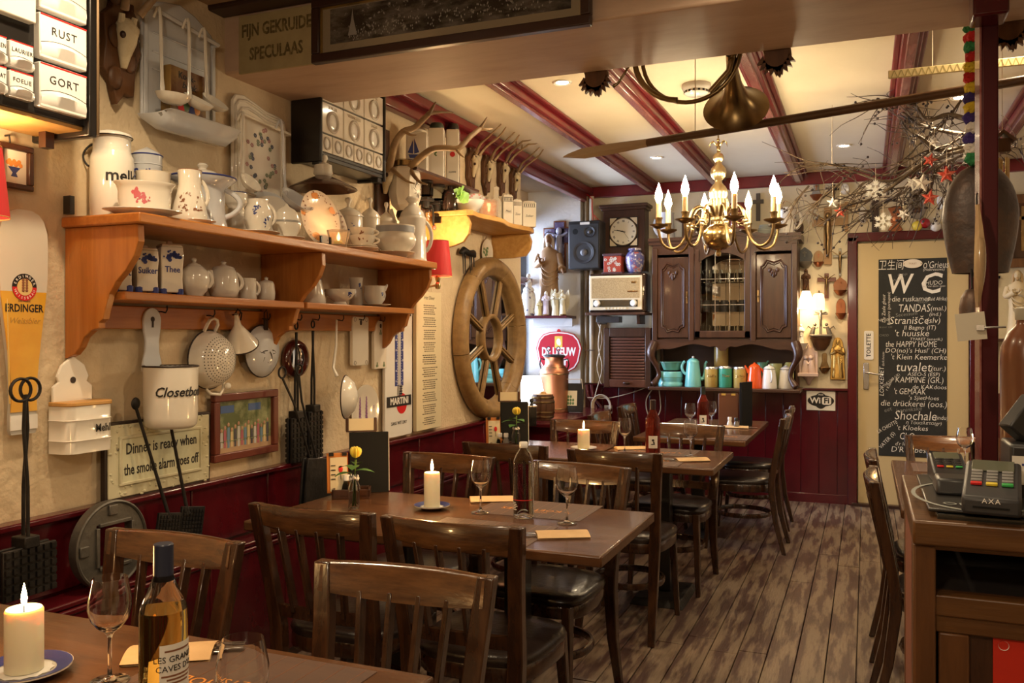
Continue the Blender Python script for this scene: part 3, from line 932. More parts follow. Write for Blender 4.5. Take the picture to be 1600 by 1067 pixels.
def terminal(c, rz, s, lab, pale):
 t=T('card_reader', lab, 'card reader', c, rz, 'payment terminals')
 body=plast_g if pale else plast_k
 pf=[(-.10, .0), (-.10, .03), (-.085, .036), (.02, .062), (.06, .072), (.09, .066), (.09, 0)]
 b=B()
 vs=[]
 n=len(pf)
 for x in(-.045, .045):
  vs+=[(x*s, y*s, z*s)for y, z in pf]
 fs=[tuple(reversed(range(n))), tuple(range(n, 2*n))]+[(i, (i+1)%n, n+(i+1)%n, n+i)for i in range(n)]
 b.add(vs, fs)
 fixnormals(b.ob('body', body, t, bevel=.006*s, smooth=30))
 sl=atan2(.026, .105)
 Rm=Matrix.Rotation(sl, 3, 'X')
 def on(y):
  return.036+(y+.085)*(.026/.105)
 B().box(0, .035*s, (on(.035)+.002)*s, .068*s, .05*s, .003*s, Rm).ob('screen', mat('lcd_screen', (.10, .11, .08), .15), t, bevel=.001)
 cols=[plast_k if not pale else mat('key_grey', (.2, .2, .2), .5)]*12+[ink_red, mat('key_yellow', (.7, .55, .05), .4), mat('key_green', (.04, .35, .08), .4)]
 for k in range(15):
  x=-.024+.024*(k%3)
  y=.003-.0135*(k//3)
  B().box(x*s, y*s, (on(y)+.003)*s, .018*s, .008*s, .005*s, Rm).ob('key', cols[k], t, bevel=.001, seg=1)
 B().box(0, -.101*s, .014*s, .055*s, .002*s, .003*s).ob('card_slot', black_m, t)
 if pale:
  txt('AXA', .011, ink_white, t, (0, -.1005*s, .025*s), ext=.0003, name='print', spacing=1.3)
 return t
terminal(Vector((.195, 1.64, 1.1155)), radians(-8), .93, 'grey card reader with red yellow and green keys on the bar', True)
terminal(Vector((.148, 1.90, 1.1155)), radians(2), .68, 'black card reader on a stand on the bar', False)
t=T('terminal_cradle', 'black stand before the smaller card reader', 'stand', (.146, 1.772, 1.1155))
B().box(0, .0, .014, .062, .10, .028, None, .9, .7).ob('foot', plast_k, t, bevel=.006)
t=T('black_box', 'black device box with a white and blue sticker on the bar', 'box', (.334, 1.80, 1.1095), 0)
B().box(0, 0, .05, .20, .12, .10).ob('case', plast_k, t, bevel=.006)
B().box(-.012, -.0605, .055, .17, .001, .05).ob('sticker', paper_w, t)
txt('TWELL A BAG', .030, ink_blue, t, (-.012, -.0615, .055), ext=.0003, name='print', maxw=.14, bold=.0006)
# ================================================================== pottery
CYL=[(0, 0), (.94, 0), (1, .03), (1, .96), (1.03, .98), (1.03, 1), (.94, 1), (.93, .07), (0, .06)]
PLATE=[(0, 0), (.52, 0), (.56, .12), (.72, .45), (1, .9), (1, 1), (.70, .62), (.55, .3), (0, .22)]
BOWL=[(0, 0), (.42, 0), (.45, .08), (.78, .35), (.97, .8), (1, 1), (.96, 1), (.74, .40), (.4, .15), (0, .12)]
def vf(px):
 d=ray(px, 500)
 return atan2(d.y, d.x)-pi/2
def rat(prof, R, h, z):
 for(a, b), (c, d)in zip(prof, prof[1:]):
  if b*h<=z<=d*h and d>b:
   u=(z-b*h)/max(1e-9, (d-b)*h)
   return(a+(c-a)*u)*R
 return R
def pot(name, lab, cat, px0, px1, pyt, X, zs, prof, m, parts=(), n=28, group=None, dr=0., sy=1., hfix=None, h=None):
 c=onX((px0+px1)/2, 450, X)
 D=dep(c)
 R=(px1-px0)/2*D/FPX
 if h is None:
  h=CAMH+(HZ-pyt)/FPX*D-zs
 t=T(name, lab, cat, (X, c.y, zs), vf((px0+px1)/2)+dr, group)
 B().lathe([(max(1e-4, a*R), b*h)for a, b in prof], n, sy=sy).ob('body', m, t, smooth=55)
 for p in parts:
  k=p[0]
  if k=='lid':
   B().lathe([(max(1e-4, a*R), b*h)for a, b in p[1]], n, sy=sy).ob('lid', p[2]if len(p)>2 else m, t, smooth=55)
  elif k=='rim':
   B().tube([(p[2]*R*cos(2*pi*i/28), p[2]*R*sin(2*pi*i/28)*sy, p[1]*h)for i in range(28)], p[4]if len(p)>4 else.0022, 6, True).ob('rim', p[3], t)
  elif k=='handle':
   _, ang, z0, z1, out, r=p[:6]
   r0, r1=rat(prof, R, h, z0*h)*.96, rat(prof, R, h, z1*h)*.96
   pts=[]
   for i in range(11):
    u=i/10
    rr=r0+(r1-r0)*u+out*R*sin(pi*u)**.7
    zz=(z0+(z1-z0)*u)*h
    pts.append((rr*cos(ang), rr*sin(ang), zz))
   B().tube(pts, r, 8, sq=1.4).ob('handle', p[6]if len(p)>6 else m, t, smooth=60)
  elif k=='spout':
   _, ang, pp, rr=p[:4]
   B().tube([(a*R*cos(ang), a*R*sin(ang), b*h)for a, b in pp], [q*R for q in rr], 10).ob('spout', m, t, smooth=60)
  elif k=='band':
   B().lathe([(rat(prof, R, h, q*h)+.0009, q*h)for q in(p[1], (p[1]+p[2])/2, p[2])], n, sy=sy).ob('painted_band', p[3], t)
  elif k=='flowers':
   _, seed, az, el, cnt, mm=p[:6]
   rn=random.Random(seed)
   b=B()
   for _i in range(cnt):
    a=rn.uniform(*az)-pi/2
    z=rn.uniform(*el)*h
    sz=rn.uniform(.5, 1.2)*(p[6]if len(p)>6 else.005)
    for q in range(rn.choice((1, 3, 5))):
     aa, zz=a+rn.uniform(-1, 1)*sz/R, z+rn.uniform(-1, 1)*sz
     w_, hh_=sz*rn.uniform(.4, .9), sz*rn.uniform(.4, .9)
     vs=[]
     for e in range(6):
      da, dz=cos(e*pi/3)*w_/R, sin(e*pi/3)*hh_
      r_=rat(prof, R, h, zz+dz)+.0008
      vs.append((r_*cos(aa+da), r_*sin(aa+da)*sy, zz+dz))
     b.add(vs, [tuple(range(6))])
   b.ob('painted_flowers', mm, t)
  elif k=='text':
   _, s_, size, z, ang, mm=p[:6]
   r_=rat(prof, R, h, z*h)+.0006
   o=txt(s_, size, mm, t, (0, 0, z*h), ext=.0003, wrap=r_, name='lettering', shear=p[6]if len(p)>6 else 0, bold=p[7]if len(p)>7 else 0)
   o.rotation_euler=(pi/2, 0, ang)
 return t
def gothic(s_, size, m, parent, loc, rot=(pi/2, 0, 0)):
 return txt(s_, size, m, parent, loc, rot, ext=.0004, bold=size*.018, sx=.85)
# ------------------------------------------------------------------ the long pine shelf
SZ, SZ2=1.79, 1.545
sh=T('wall_shelf', 'long honey pine wall shelf with scrolled brackets, loaded with white crockery', 'shelf', (-2.445, 3.075, 0), LW)
# local x runs along the wall, -y into the room
B().box(0, -.17, SZ-.0175, 2.03, .34, .035).ob('top_board', pine, sh, bevel=.006)
B().box(-.485, -.115, SZ2-.014, .96, .23, .028).ob('lower_board', pine, sh, bevel=.004)
B().box(.49, -.115, SZ2-.014, .95, .23, .028).ob('lower_board', pine, sh, bevel=.004)
B().box(-.485, -.011, 1.466, .96, .022, .082).ob('hook_rail', pine, sh, bevel=.004)
B().box(.49, -.011, 1.466, .95, .022, .082).ob('hook_rail', pine, sh, bevel=.004)
sp=[(0, SZ-.035), (.315, SZ-.035), (.318, 1.70), (.300, 1.655), (.265, 1.61), (.225, 1.575), (.195, 1.535), (.178, 1.49), (.168, 1.455), (.150, 1.443), (.150, 1.425), (.118, 1.418), (.085, 1.395), (.066, 1.362), (.040, 1.338), (0, 1.325)]
for xx in(-.985, .012, .985):
 m_=Matrix.Rotation(-pi/2, 4, 'Z')
 o=B().prism(sp, -.014, .014, m_).ob('bracket', pine_v, sh, (xx, 0, 0), smooth=0, bevel=.003)
 fixnormals(o)
B().box(-1.0, -.02, 1.83, .018, .03, .06).ob('hanger', black_p, sh)
def hook(px, py, lab, X=-2.42):
 c=onX(px, py, X)
 o=B().tube([(0, .012, .0), (0, -.012, .0), (0, -.03, -.004), (0, -.038, .008), (0, -.036, .022)], .0028, 6).ob('cup_hook', iron, None, c, (0, 0, LW))
 tag(o, lab, 'hook', 'black hooks on the pine rail')
for px, py, lb in((249, 487, 'black hook holding the lettered enamel brush holder'), (324, 493, 'black hook holding the enamel colander'), (364, 492, 'black hook holding the small funnel'), (411, 498, 'black hook holding the chipped strainer'), (461, 499, 'black hook holding the first waffle iron'), (489, 499, 'black hook holding the second waffle iron'), (527, 500, 'black hook holding the white dipper'), (560, 499, 'black hook holding the square white board'), (592, 501, 'black hook holding the arched white board')):
 hook(px, py, lb)
# --- top board, from its left end on
pot('milk_can', 'tall white enamel milk can at the end of the pine shelf', 'milk can', 143, 207, 212, -2.37, SZ, [(0, 0), (.95, 0), (1, .03), (1, .68), (.97, .74), (.88, .79), (.86, .82), (.86, .96), (.9, .97), (.9, .985), (0, .985)], enamel, [('lid', [(.93, .965), (.95, .985), (.90, 1.01), (.5, 1.045), (.15, 1.06), (0, 1.06)], enamel), ('rim', .975, .935, rust_m, .002), ('handle', pi*.92, .9, .62, .42, .0025, iron), ('text', 'melk', .058, .50, .50, ink, 0, .001), ('handle', pi/2, 1.03, 1.03, .1, .003, iron)])
pot('storage_tin', 'blue lettered white enamel tin behind the rose gravy boat', 'tin', 207, 252, 243, -2.395, SZ, CYL, enamel_b, [('rim', .995, 1.02, ink_blue, .0028), ('text', 'Suiker', .045, .72, .15, ink_blue, 0, .001), ('rim', .86, 1.0, enamel_b, .002), ('lid', [(1.0, 1), (.9, 1.03), (.3, 1.09), (0, 1.12)])])
pot('cake_tin', 'plain cream round tin behind the rose gravy boat', 'tin', 214, 265, 270, -2.295, SZ, CYL, china, [('rim', .99, 1.0, mat('tan_rim', (.45, .3, .14), .5), .002)])
pot('oval_plate', 'white plate under the rose gravy boat', 'plate', 165, 281, 321, -2.20, SZ, PLATE, china_w, sy=.75, h=.022)
pot('gravy_boat', 'white bowl painted with a pink rose on the pine shelf', 'bowl', 181, 271, 286, -2.195, SZ+.012, [(0, 0), (.78, 0), (.82, .1), (.86, .45), (.86, .7), (.92, .88), (1, .97), (1.0, 1), (.96, 1), (.84, .85), (.8, .2), (0, .1)], china, [('flowers', 3, (-.45, .15), (.32, .66), 16, ink_rose, .009)], sy=.6)
pot('saucer', 'white saucer under the russet flowered jug', 'saucer', 272, 336, 331, -2.2, SZ, PLATE, china_w, h=.018)
pot('flowered_jug', 'white jug painted with a russet flowering sprig', 'jug', 270, 323, 267, -2.205, SZ+.008, [(0, 0), (.92, 0), (1, .06), (1, .16), (.9, .36), (.72, .58), (.64, .72), (.66, .92), (.7, 1), (.66, 1), (.6, .72), (.9, .1), (0, .05)], china, [('flowers', 7, (-.7, .7), (.16, .56), 20, ink_brown, .005), ('rim', 1.0, .68, ink_brown, .0016), ('handle', .3, .85, .35, .3, .005)])
# pot('lidded_crock', 'cream lidded crock at the wall behind the big enamel pitcher', 'crock', 290, 347, 264, -2.375, SZ, CYL, china_g,
pot('enamel_pitcher', 'wide rimmed white enamel pitcher with a blue edge', 'pitcher', 266, 367, 279, -2.30, SZ, [(0, 0), (.74, 0), (.78, .04), (.70, .2), (.66, .5), (.66, .78), (.74, .86), (1, .97), (1, 1), (.72, .88), (.62, .8), (.6, .1), (0, .05)], enamel_b, [('lid', [(.57, .85), (.57, 1.0), (.60, 1.01), (.58, 1.05), (.42, 1.12), (.15, 1.16), (.11, 1.19), (.17, 1.24), (.12, 1.28), (0, 1.29)], china_g), ('rim', 1.0, 1.0, ink_blue, .0035), ('handle', -.15, .80, .28, .46, .007, enamel_b)])
pot('small_milk_can', 'small white enamel can between the pitcher and the creamer', 'milk can', 352, 386, 301, -2.36, SZ, [(0, 0), (.95, 0), (1, .04), (.92, .3), (.78, .52), (.74, .68), (.9, .74), (1, .78), (1, .98), (.95, 1), (0, 1)], enamel, [('rim', .99, .98, ink_blue, .002)])
pot('saucer', 'white plate under the blue flowered creamer', 'saucer', 368, 437, 350, -2.2, SZ, PLATE, china_w, h=.016)
pot('creamer', 'bulbous white creamer painted with blue flowers', 'creamer', 382, 425, 312, -2.21, SZ+.007, [(0, 0), (.62, 0), (.7, .05), (.95, .32), (1, .52), (.92, .74), (.72, .88), (.74, 1), (.68, 1), (.66, .88), (.9, .5), (0, .08)], china, [('flowers', 5, (-.5, .2), (.55, .78), 12, ink_blue, .005), ('flowers', 6, (.5, 1.0), (.2, .55), 6, ink_blue, .004), ('handle', 0, .88, .3, .4, .004)])
def standplate(name, lab, px, py, r, X, m, tilt, rim=None, turn=0., zb=SZ):
 c=onX(px, py, X)
 t=T(name, lab, 'plate', (X, c.y, zb), vf(px)+turn)
 R_=Matrix.Rotation(pi/2-tilt, 4, 'X')
 B().lathe([(max(1e-4, a*r), b*r*.13)for a, b in PLATE], 32).ob('dish', m, t, (0, 0, r*cos(tilt)), (pi/2-tilt, 0, 0), smooth=55)
 if rim:
  rn=random.Random(9)
  for nm, mm, cnt, s1, sz in rim:
   b=B()
   rn=random.Random(s1)
   for i in range(cnt):
    a, rr=rn.uniform(0, 2*pi)if cnt>8 else i*2*pi/cnt+.5, rn.uniform(.74, .95)*r
    z=r*.13*(.62+(rr/r-.70)/.3*.38)+.0012
    q=sz*rn.uniform(.6, 1.3)
    b.add([(rr*cos(a)+q*cos(e*pi/4), rr*sin(a)+q*.75*sin(e*pi/4), z+.001)for e in range(8)], [tuple(range(8))])
   b.ob(nm, mm, t, (0, 0, r*cos(tilt)), (pi/2-tilt, 0, 0))
 return t
standplate('standing_plate', 'plain white plate leaning on the wall behind the blue flowered creamer', 420, 320, .105, -2.36, china_g, .15, turn=-.2)
standplate('standing_plate', 'smaller white plate with a dark rim behind the blue flowered creamer', 413, 320, .115, -2.39, enamel_b, .12, turn=-.2)
pot('saucer', 'white saucer under the little sauce boat', 'saucer', 425, 476, 359, -2.19, SZ, PLATE, china_w, h=.014)
pot('sauce_boat', 'little white sauce boat with a grey line of garland', 'bowl', 425, 470, 333, -2.2, SZ+.007, [(0, 0), (.6, 0), (.65, .08), (.95, .4), (1, .65), (.92, .8), (.8, .95), (.78, 1), (.74, .95), (.9, .6), (0, .15)], china, [('band', .62, .7, mat('grey_garland', (.3, .28, .26), .4)), ('lid', [(.8, .96), (.6, 1.12), (.2, 1.25), (.1, 1.35), (0, 1.36)])], sy=.8)
standplate('decorative_plate', 'big plate with an orange and gold flowered rim on a stand', 497, 320, .127, -2.24, mat('blush_china', (.76, .66, .55), .1, coat=.5), .16, [('painted_flowers', ink_gold, 5, 3, .024), ('painted_scrolls', ink_brown, 46, 4, .005)], turn=.85)
standplate('decorative_plate', 'second flowered plate half hidden behind the big orange rimmed one', 512, 330, .115, -2.30, MATS['blush_china'], .2, [('painted_scrolls', ink_brown, 40, 6, .006)], turn=.8)
c=onX(497, 367, -2.20)
t=T('plate_stand', 'small black easel under the orange rimmed plate', 'stand', (-2.2, c.y, SZ), vf(497)+.85)
B().box(-.03, 0, .006, .008, .09, .012).box(.03, 0, .006, .008, .09, .012).box(-.03, -.042, .02, .008, .008, .04).box(.03, -.042, .02, .008, .008, .04).box(0, .03, .006, .07, .008, .012).ob('wire_frame', black_p, t)
# tealight glass
c=onX(529, 368, -2.14)
t=T('tealight_holder', 'cut glass tealight holder glowing on the pine shelf', 'candle holder', (-2.14, c.y, SZ), 0)
g=[(.0001, .002), (.034, .0), (.036, .004), (.052, .072), (.048, .072), (.034, .010), (.0001, .008)]
B().lathe(g, 12).ob('glass_cup', mat('frosted_glow_glass', (1, .86, .7), .25, trans=.85, ior=1.3), t, smooth=20)
B().lathe([(.0001, .010), (.02, .010), (.02, .026), (.0001, .026)], 16).ob('tealight', wax, t)
B().lathe([(.0001, .028), (.006, .034), (.0075, .042), (.004, .056), (.0001, .066)], 10).ob('flame', flame, t)
lamp('tealight_light', (-2.14, c.y, SZ+.095), .5, (1, .5, .18), .012)
LIDP=[(1.03, 1), (1.0, 1.04), (.75, 1.14), (.3, 1.22), (.12, 1.25), (.12, 1.34), (.26, 1.42), (.2, 1.48), (0, 1.5)]
TUR=[(0, 0), (.6, 0), (.66, .06), (.95, .4), (1, .75), (.97, 1), (.9, 1), (.9, .5), (0, .1)]
pot('lidded_tureen', 'cream lidded tureen behind the tealight', 'tureen', 522, 567, 339, -2.35, SZ, TUR, china, [('lid', LIDP), ('flowers', 9, (0., .8), (.55, .85), 6, ink_blue, .005)])
pot('sugar_bowl', 'cream lidded sugar bowl, taller of two behind the stacked cups', 'sugar bowl', 563, 594, 341, -2.36, SZ, TUR, china, [('lid', LIDP)])
pot('sugar_bowl', 'cream lidded sugar bowl, lower of two behind the stacked cups', 'sugar bowl', 590, 617, 347, -2.36, SZ, TUR, china, [('lid', LIDP)])
pot('saucer', 'blush saucer under the stacked cups', 'saucer', 539, 592, 373, -2.18, SZ, PLATE, MATS['blush_china'], h=.022)
pot('saucer', 'upper blush saucer under the stacked cups', 'saucer', 543, 590, 370, -2.18, SZ+.012, PLATE, MATS['blush_china'], h=.020)
CUP=[(0, 0), (.5, 0), (.55, .06), (.78, .3), (.95, .8), (1, 1), (.95, 1), (.75, .35), (0, .15)]
for i, (zz, lb)in enumerate(((SZ+.022, 'blush cup with small dark sprigs, the lower of the stack'), (SZ+.062, 'blush cup sitting in the lower stacked cup'))):
 pot('tea_cup', lb, 'cup', 545+i, 587-i, 350, -2.18, zz, CUP, china, [('handle', -.2, .85, .3, .42, .0035), ('flowers', 12+i, (-.3, .5), (.4, .7), 4, ink_brown, .005)], h=.056 if i==0 else.05)
pot('saucer', 'wavy edged plate under the grey banded bowl', 'saucer', 583, 648, 381, -2.19, SZ, PLATE, MATS['blush_china'], h=.03)
pot('vegetable_bowl', 'wide cream bowl with a grey floral band on the pine shelf', 'bowl', 586, 650, 353, -2.2, SZ+.012, [(0, 0), (.55, 0), (.58, .1), (.9, .32), (1, .5), (.96, .66), (.9, .72), (.95, 1), (.9, 1), (.86, .7), (0, .15)], china, [('band', .76, .96, mat('grey_blue_band', (.32, .33, .36), .4)), ('handle', pi, .8, .5, .25, .006)])
pot('coffee_pot', 'tall cream coffee pot at the far end of the pine shelf', 'coffee pot', 622, 667, 336, -2.24, SZ, [(0, 0), (1.04, 0), (1.06, .03), (1, .06), (.97, .1), (.95, .5), (.92, .86), (.96, .9), (.96, .93), (.86, .97), (.8, 1), (0, 1)], china_g, [('lid', [(.86, .98), (.78, 1.05), (.5, 1.15), (.3, 1.2), (.26, 1.25), (.5, 1.33), (.4, 1.37), (0, 1.38)]), ('handle', -.1, .86, .24, .42, .007), ('spout', pi*.97, [(.8, .62), (1.15, .72), (1.35, .95), (1.5, 1.12)], [.30, .22, .17, .15])])
# --- lower board
def squarejar(px0, px1, pyt, lab, word, X=-2.30):
 c=onX((px0+px1)/2, 450, X)
 D=dep(c)
 w_=(px1-px0)*D/FPX*.80
 h=CAMH+(HZ-pyt)/FPX*D-SZ2
 t=T('square_canister', lab, 'canister', (X, c.y, SZ2), vf((px0+px1)/2)+.30, 'square blue flowered canisters')
 lv=[(.98, .045), (1.0, .1), (.96, .3), (.98, .5), (1.05, .7), (1.0, .88), (.94, .90)]
 b=B()
 vs=[(sx*q*w_/2, sy_*q*w_/2, z*h)for q, z in lv for sx, sy_ in((-1, -1), (1, -1), (1, 1), (-1, 1))]
 fs=[(3, 2, 1, 0), tuple(4*(len(lv)-1)+i for i in range(4))]
 for j in range(len(lv)-1):
  for i in range(4):
   fs.append((4*j+i, 4*j+(i+1)%4, 4*j+4+(i+1)%4, 4*j+4+i))
 b.add(vs, fs)
 b.ob('body', china, t, smooth=30, bevel=.004)
 for sx, sy_ in((-1, -1), (1, -1), (1, 1), (-1, 1)):
  B().lathe([(.0001, 0), (.012, 0), (.013, .02), (.0001, .03)], 10).ob('foot', ink_blue, t, (sx*w_*.38, sy_*w_*.38, 0))
 B().box(0, 0, .925*h, w_*1.0, w_*1.0, .05*h, None, .86, .86).box(0, 0, .98*h, w_*.3, w_*.3, .07*h, None, .7, .7).ob('lid', china, t, bevel=.003)
 gothic(word, .030, ink_blue, t, (0, -w_/2*.985-.0006, .47*h))
 rn=random.Random(4)
 b=B()
 for i in range(26):
  x, z=rn.gauss(0, .2)*w_, (.74+rn.gauss(0, .045))*h
  q=rn.uniform(.003, .008)
  b.add([(x+q*cos(e*pi/3), -w_/2*1.055-.001, z+q*sin(e*pi/3))for e in range(6)], [tuple(range(6))])
 b.ob('painted_flowers', ink_blue, t)
 return t
squarejar(170, 205, 392, 'square white canister half behind the pine bracket', 'Zout', -2.30)
squarejar(206, 246, 384, 'square canister lettered for sugar on the lower pine board', 'Suiker')
squarejar(244, 285, 378, 'square canister lettered for tea on the lower pine board', 'Thee')
TP=[(0, 0), (.55, 0), (.57, .06), (.82, .18), (1, .48), (.92, .74), (.6, .9), (.5, .93), (0, .93)]
pot('teapot', 'round grey-white teapot on the lower pine board', 'teapot', 280, 327, 412, -2.30, SZ2, TP, china_g, [('lid', [(.5, .93), (.4, .98), (.14, 1.02), (.1, 1.06), (.18, 1.12), (.12, 1.17), (0, 1.18)]), ('spout', pi*1.15, [(.6, .35), (1.0, .5), (1.15, .8)], [.30, .22, .13]), ('handle', .1, .78, .3, .3, .005)])
pot('teapot', 'oval lidded grey-white teapot beside the round one', 'teapot', 326, 373, 416, -2.30, SZ2, [(0, 0), (.7, 0), (.85, .08), (1, .25), (.95, .55), (.82, .82), (.72, .9), (0, .9)], china_g, [('lid', [(.76, .9), (.66, .97), (.2, 1.03), (.12, 1.07), (.2, 1.13), (0, 1.18)]), ('spout', pi*1.22, [(.7, .3), (1.0, .5), (1.05, .85)], [.30, .24, .14]), ('handle', .1, .78, .3, .3, .005)])
pot('creamer', 'small grey-white cream jug beside the oval teapot', 'creamer', 373, 401, 435, -2.29, SZ2, [(0, 0), (.95, 0), (1, .05), (.95, .5), (.9, .95), (.93, 1), (.86, 1), (.88, .1), (0, .06)], china_g, [('spout', pi*1.2, [(.8, .75), (1.0, .95), (1.15, 1.08)], [.32, .25, .12]), ('handle', 0, .85, .25, .35, .004)])
pot('sugar_bowl', 'small grey-white lidded pot beside the middle bracket', 'sugar bowl', 402, 430, 440, -2.29, SZ2, [(0, 0), (.8, 0), (.95, .1), (1, .4), (.9, .85), (.8, .95), (0, .95)], china_g, [('lid', [(.82, .95), (.7, 1.02), (.2, 1.08), (.18, 1.14), (.24, 1.2), (0, 1.26)]), ('spout', pi*1.2, [(.8, .4), (1.0, .6), (1.1, .85)], [.3, .22, .12])])
pot('tall_jug', 'conical grey-white jug right after the middle bracket', 'jug', 470, 509, 424, -2.30, SZ2, [(0, 0), (.96, 0), (1, .05), (.9, .3), (.62, .75), (.5, .95), (.55, 1), (.46, 1), (.5, .8), (.85, .1), (0, .05)], china_g, [('band', .74, .84, ink_blue), ('spout', 0, [(.45, .88), (.58, .97), (.68, 1.04)], [.18, .15, .08])])
pot('footed_bowl', 'footed white sauce bowl on the lower pine board', 'bowl', 508, 556, 452, -2.28, SZ2, [(0, 0), (.45, 0), (.42, .1), (.36, .2), (.7, .42), (.95, .72), (1, 1), (.95, 1), (.7, .5), (0, .3)], china_g, [('flowers', 3, (.6, .9), (.55, .75), 5, ink_blue, .007), ('handle', pi, .92, .6, .3, .005)], sy=.75)
pot('tall_vase', 'slim white vase behind the footed bowl', 'vase', 545, 568, 434, -2.36, SZ2, [(0, 0), (.95, 0), (1, .04), (.9, .3), (.8, .6), (.88, .85), (1, 1), (.93, 1), (.75, .6), (0, .05)], china_g, [('flowers', 3, (.5, .9), (.6, .8), 5, ink_blue, .006)])
pot('saucer', 'white saucer under the tulip shaped sugar bowl', 'saucer', 564, 611, 471, -2.28, SZ2, PLATE, china_g, h=.014)
pot('tulip_bowl', 'tulip shaped white bowl with a wavy lip on the lower pine board', 'bowl', 568, 603, 447, -2.28, SZ2+.007, [(0, 0), (.5, 0), (.6, .06), (.92, .3), (1, .55), (.92, .85), (.98, 1), (.92, 1), (.9, .5), (0, .12)], china_g, [('spout', 0, [(.8, .8), (1.0, .98), (1.12, 1.1)], [.22, .16, .06]), ('flowers', 3, (.7, 1.0), (.4, .65), 4, ink_blue, .006)])
# ------------------------------------------------------------------ black cabinet of lettered drawers by the front table
c0=onX(148, 190, -2.19)
cab=T('spice_cabinet', 'black wall cabinet with red lined lettered white drawers', 'cabinet', (-2.445, 1.985, 0), LW)
yF=-.245
b=B().box(-.52, -.115, 2.34, .98, .225, .60)
b.ob('carcass', black_p, cab, bevel=.004)
B().box(-.018, -.125, 2.34, .03, .25, .66).ob('side_panel', black_p, cab, bevel=.006)
B().box(-.52, -.12, 2.035, 1.0, .20, .012).ob('underside', pine_light, cab)
B().box(-.06, -.10, 2.01, .03, .03, .06).ob('support_block', oak_dark, cab)
B().tube([(-.002, -.248, 2.02), (-.002, -.248, 2.67)], .006, 6).ob('edge_bead', mat('worn_brass_bead', (.16, .10, .05), .35, .5), cab)
def tile_drawer(x, z, w_, h, word, size):
 d=B().box(x, yF+.008, z, w_-.008, .03, h-.008).ob('drawer', china_w, cab, bevel=.004)
 B().box(x, yF-.0075, z+h*.44, w_-.012, .001, h*.03).ob('red_line', ink_red, d)
 txt(word, size, ink, d, (x, yF-.0078, z+h*.14), ext=.0003, name='lettering', maxw=w_*.8, spacing=1.15)
 b=B()
 for i in range(9):
  u=-1+2*i/8
  b.v.append((x+u*w_*.46, yF-.007, z-h*.16+h*.10*(1-u*u)))
  b.v.append((x+u*w_*.46, yF-.024*(1-.6*u*u), z-h*.30+h*.12*(1-u*u)))
  b.v.append((x+u*w_*.46, yF-.007, z-h*.40))
 for i in range(8):
  b.f+=[(3*i, 3*i+1, 3*i+4, 3*i+3), (3*i+1, 3*i+2, 3*i+5, 3*i+4)]
 fixnormals(b.ob('finger_pull', china_w, d, smooth=60))
 B().tube([(x+(-1+2*i/8)*w_*.46, yF-.0075, z-h*.15+h*.10*(1-(-1+2*i/8)**2))for i in range(9)], .0007, 4).ob('black_line', ink, d)
for k, wd in enumerate(('GORT', 'RIJST', 'MEEL', 'ZOUT')):
 tile_drawer(-.125, 2.125+.142*k, .17, .138, {'RIJST':'RUST'}.get(wd, wd), .034)
for j, rowx in enumerate((-.262, -.345, -.428, -.511)):
 for k, wd in enumerate((('FOELIE', 'MUSKAAT', 'PEPER', 'ANIJS')[j], ('LAURIER', 'KANEELEN', 'THIJM', 'DILLE')[j])):
  tile_drawer(rowx, 2.103+.083*k, .082, .081, wd, .017)
B().box(-.40, yF+.004, 2.42, .36, .03, .26).ob('clock_panel', china, cab, bevel=.004)
txt('N', .06, ink, cab, (-.245, yF-.012, 2.50), ext=.0003, name='lettering')
# ------------------------------------------------------------------ second cabinet: porcelain scoops
cab=T('scoop_cabinet', 'black wall cabinet with rows of white porcelain scoop drawers', 'cabinet', (-2.445, 3.285, 0), LW)
B().box(.28, -.07, 2.43, .56, .14, .41).ob('carcass', black_p, cab, bevel=.004)
for xx in(.008, .565):
 B().box(xx, -.082, 2.42, .018, .165, .46).ob('side_panel', black_p, cab, bevel=.006)
B().box(.285, -.08, 2.215, .55, .15, .02).box(.285, -.15, 2.232, .55, .012, .016).ob('base', black_p, cab, bevel=.003)
B().box(.285, -.08, 2.64, .55, .15, .016).ob('top', black_p, cab, bevel=.003)
for xx in(.03, .54):
 B().box(xx, -.13, 2.195, .05, .04, .03).ob('bracket_foot', black_p, cab, bevel=.004)
def scoop(x, z, w_, h, word=None):
 d=B().box(x, -.146, z, w_-.004, .02, h-.004).ob('drawer', china, cab, bevel=.003)
 r=min(w_, h)*.30
 dz=-.08*h if word else 0
 pts=[(x+r*cos(a*pi/10)*.95, -.158, z+dz+r*sin(a*pi/10)*1.05)for a in range(20)]
 B().tube(pts, r*.17, 6, True).ob('scoop_ring', china_g, d, smooth=60)
 B().ell(x, -.150, z+dz, r*.9, .012, r, 12, 8).ob('scoop_bowl', china_w, d, smooth=60)
 if word:
  txt(word, .022, mat('faded_gold_letter', (.42, .34, .22), .5), d, (x, -.157, z+h*.36), ext=.0003, name='lettering', maxw=w_*.7)
for r_, words_ in enumerate((('SUIKER', 'VERMICELLI', 'SAGO'), ('MEEL', 'RIJST', 'KOFFIE'))):
 for k in range(3):
  scoop(.105+.182*k, 2.40+.146*r_, .178, .142, words_[k])
for k in range(6):
 scoop(.06+.0905*k, 2.283, .087, .085)
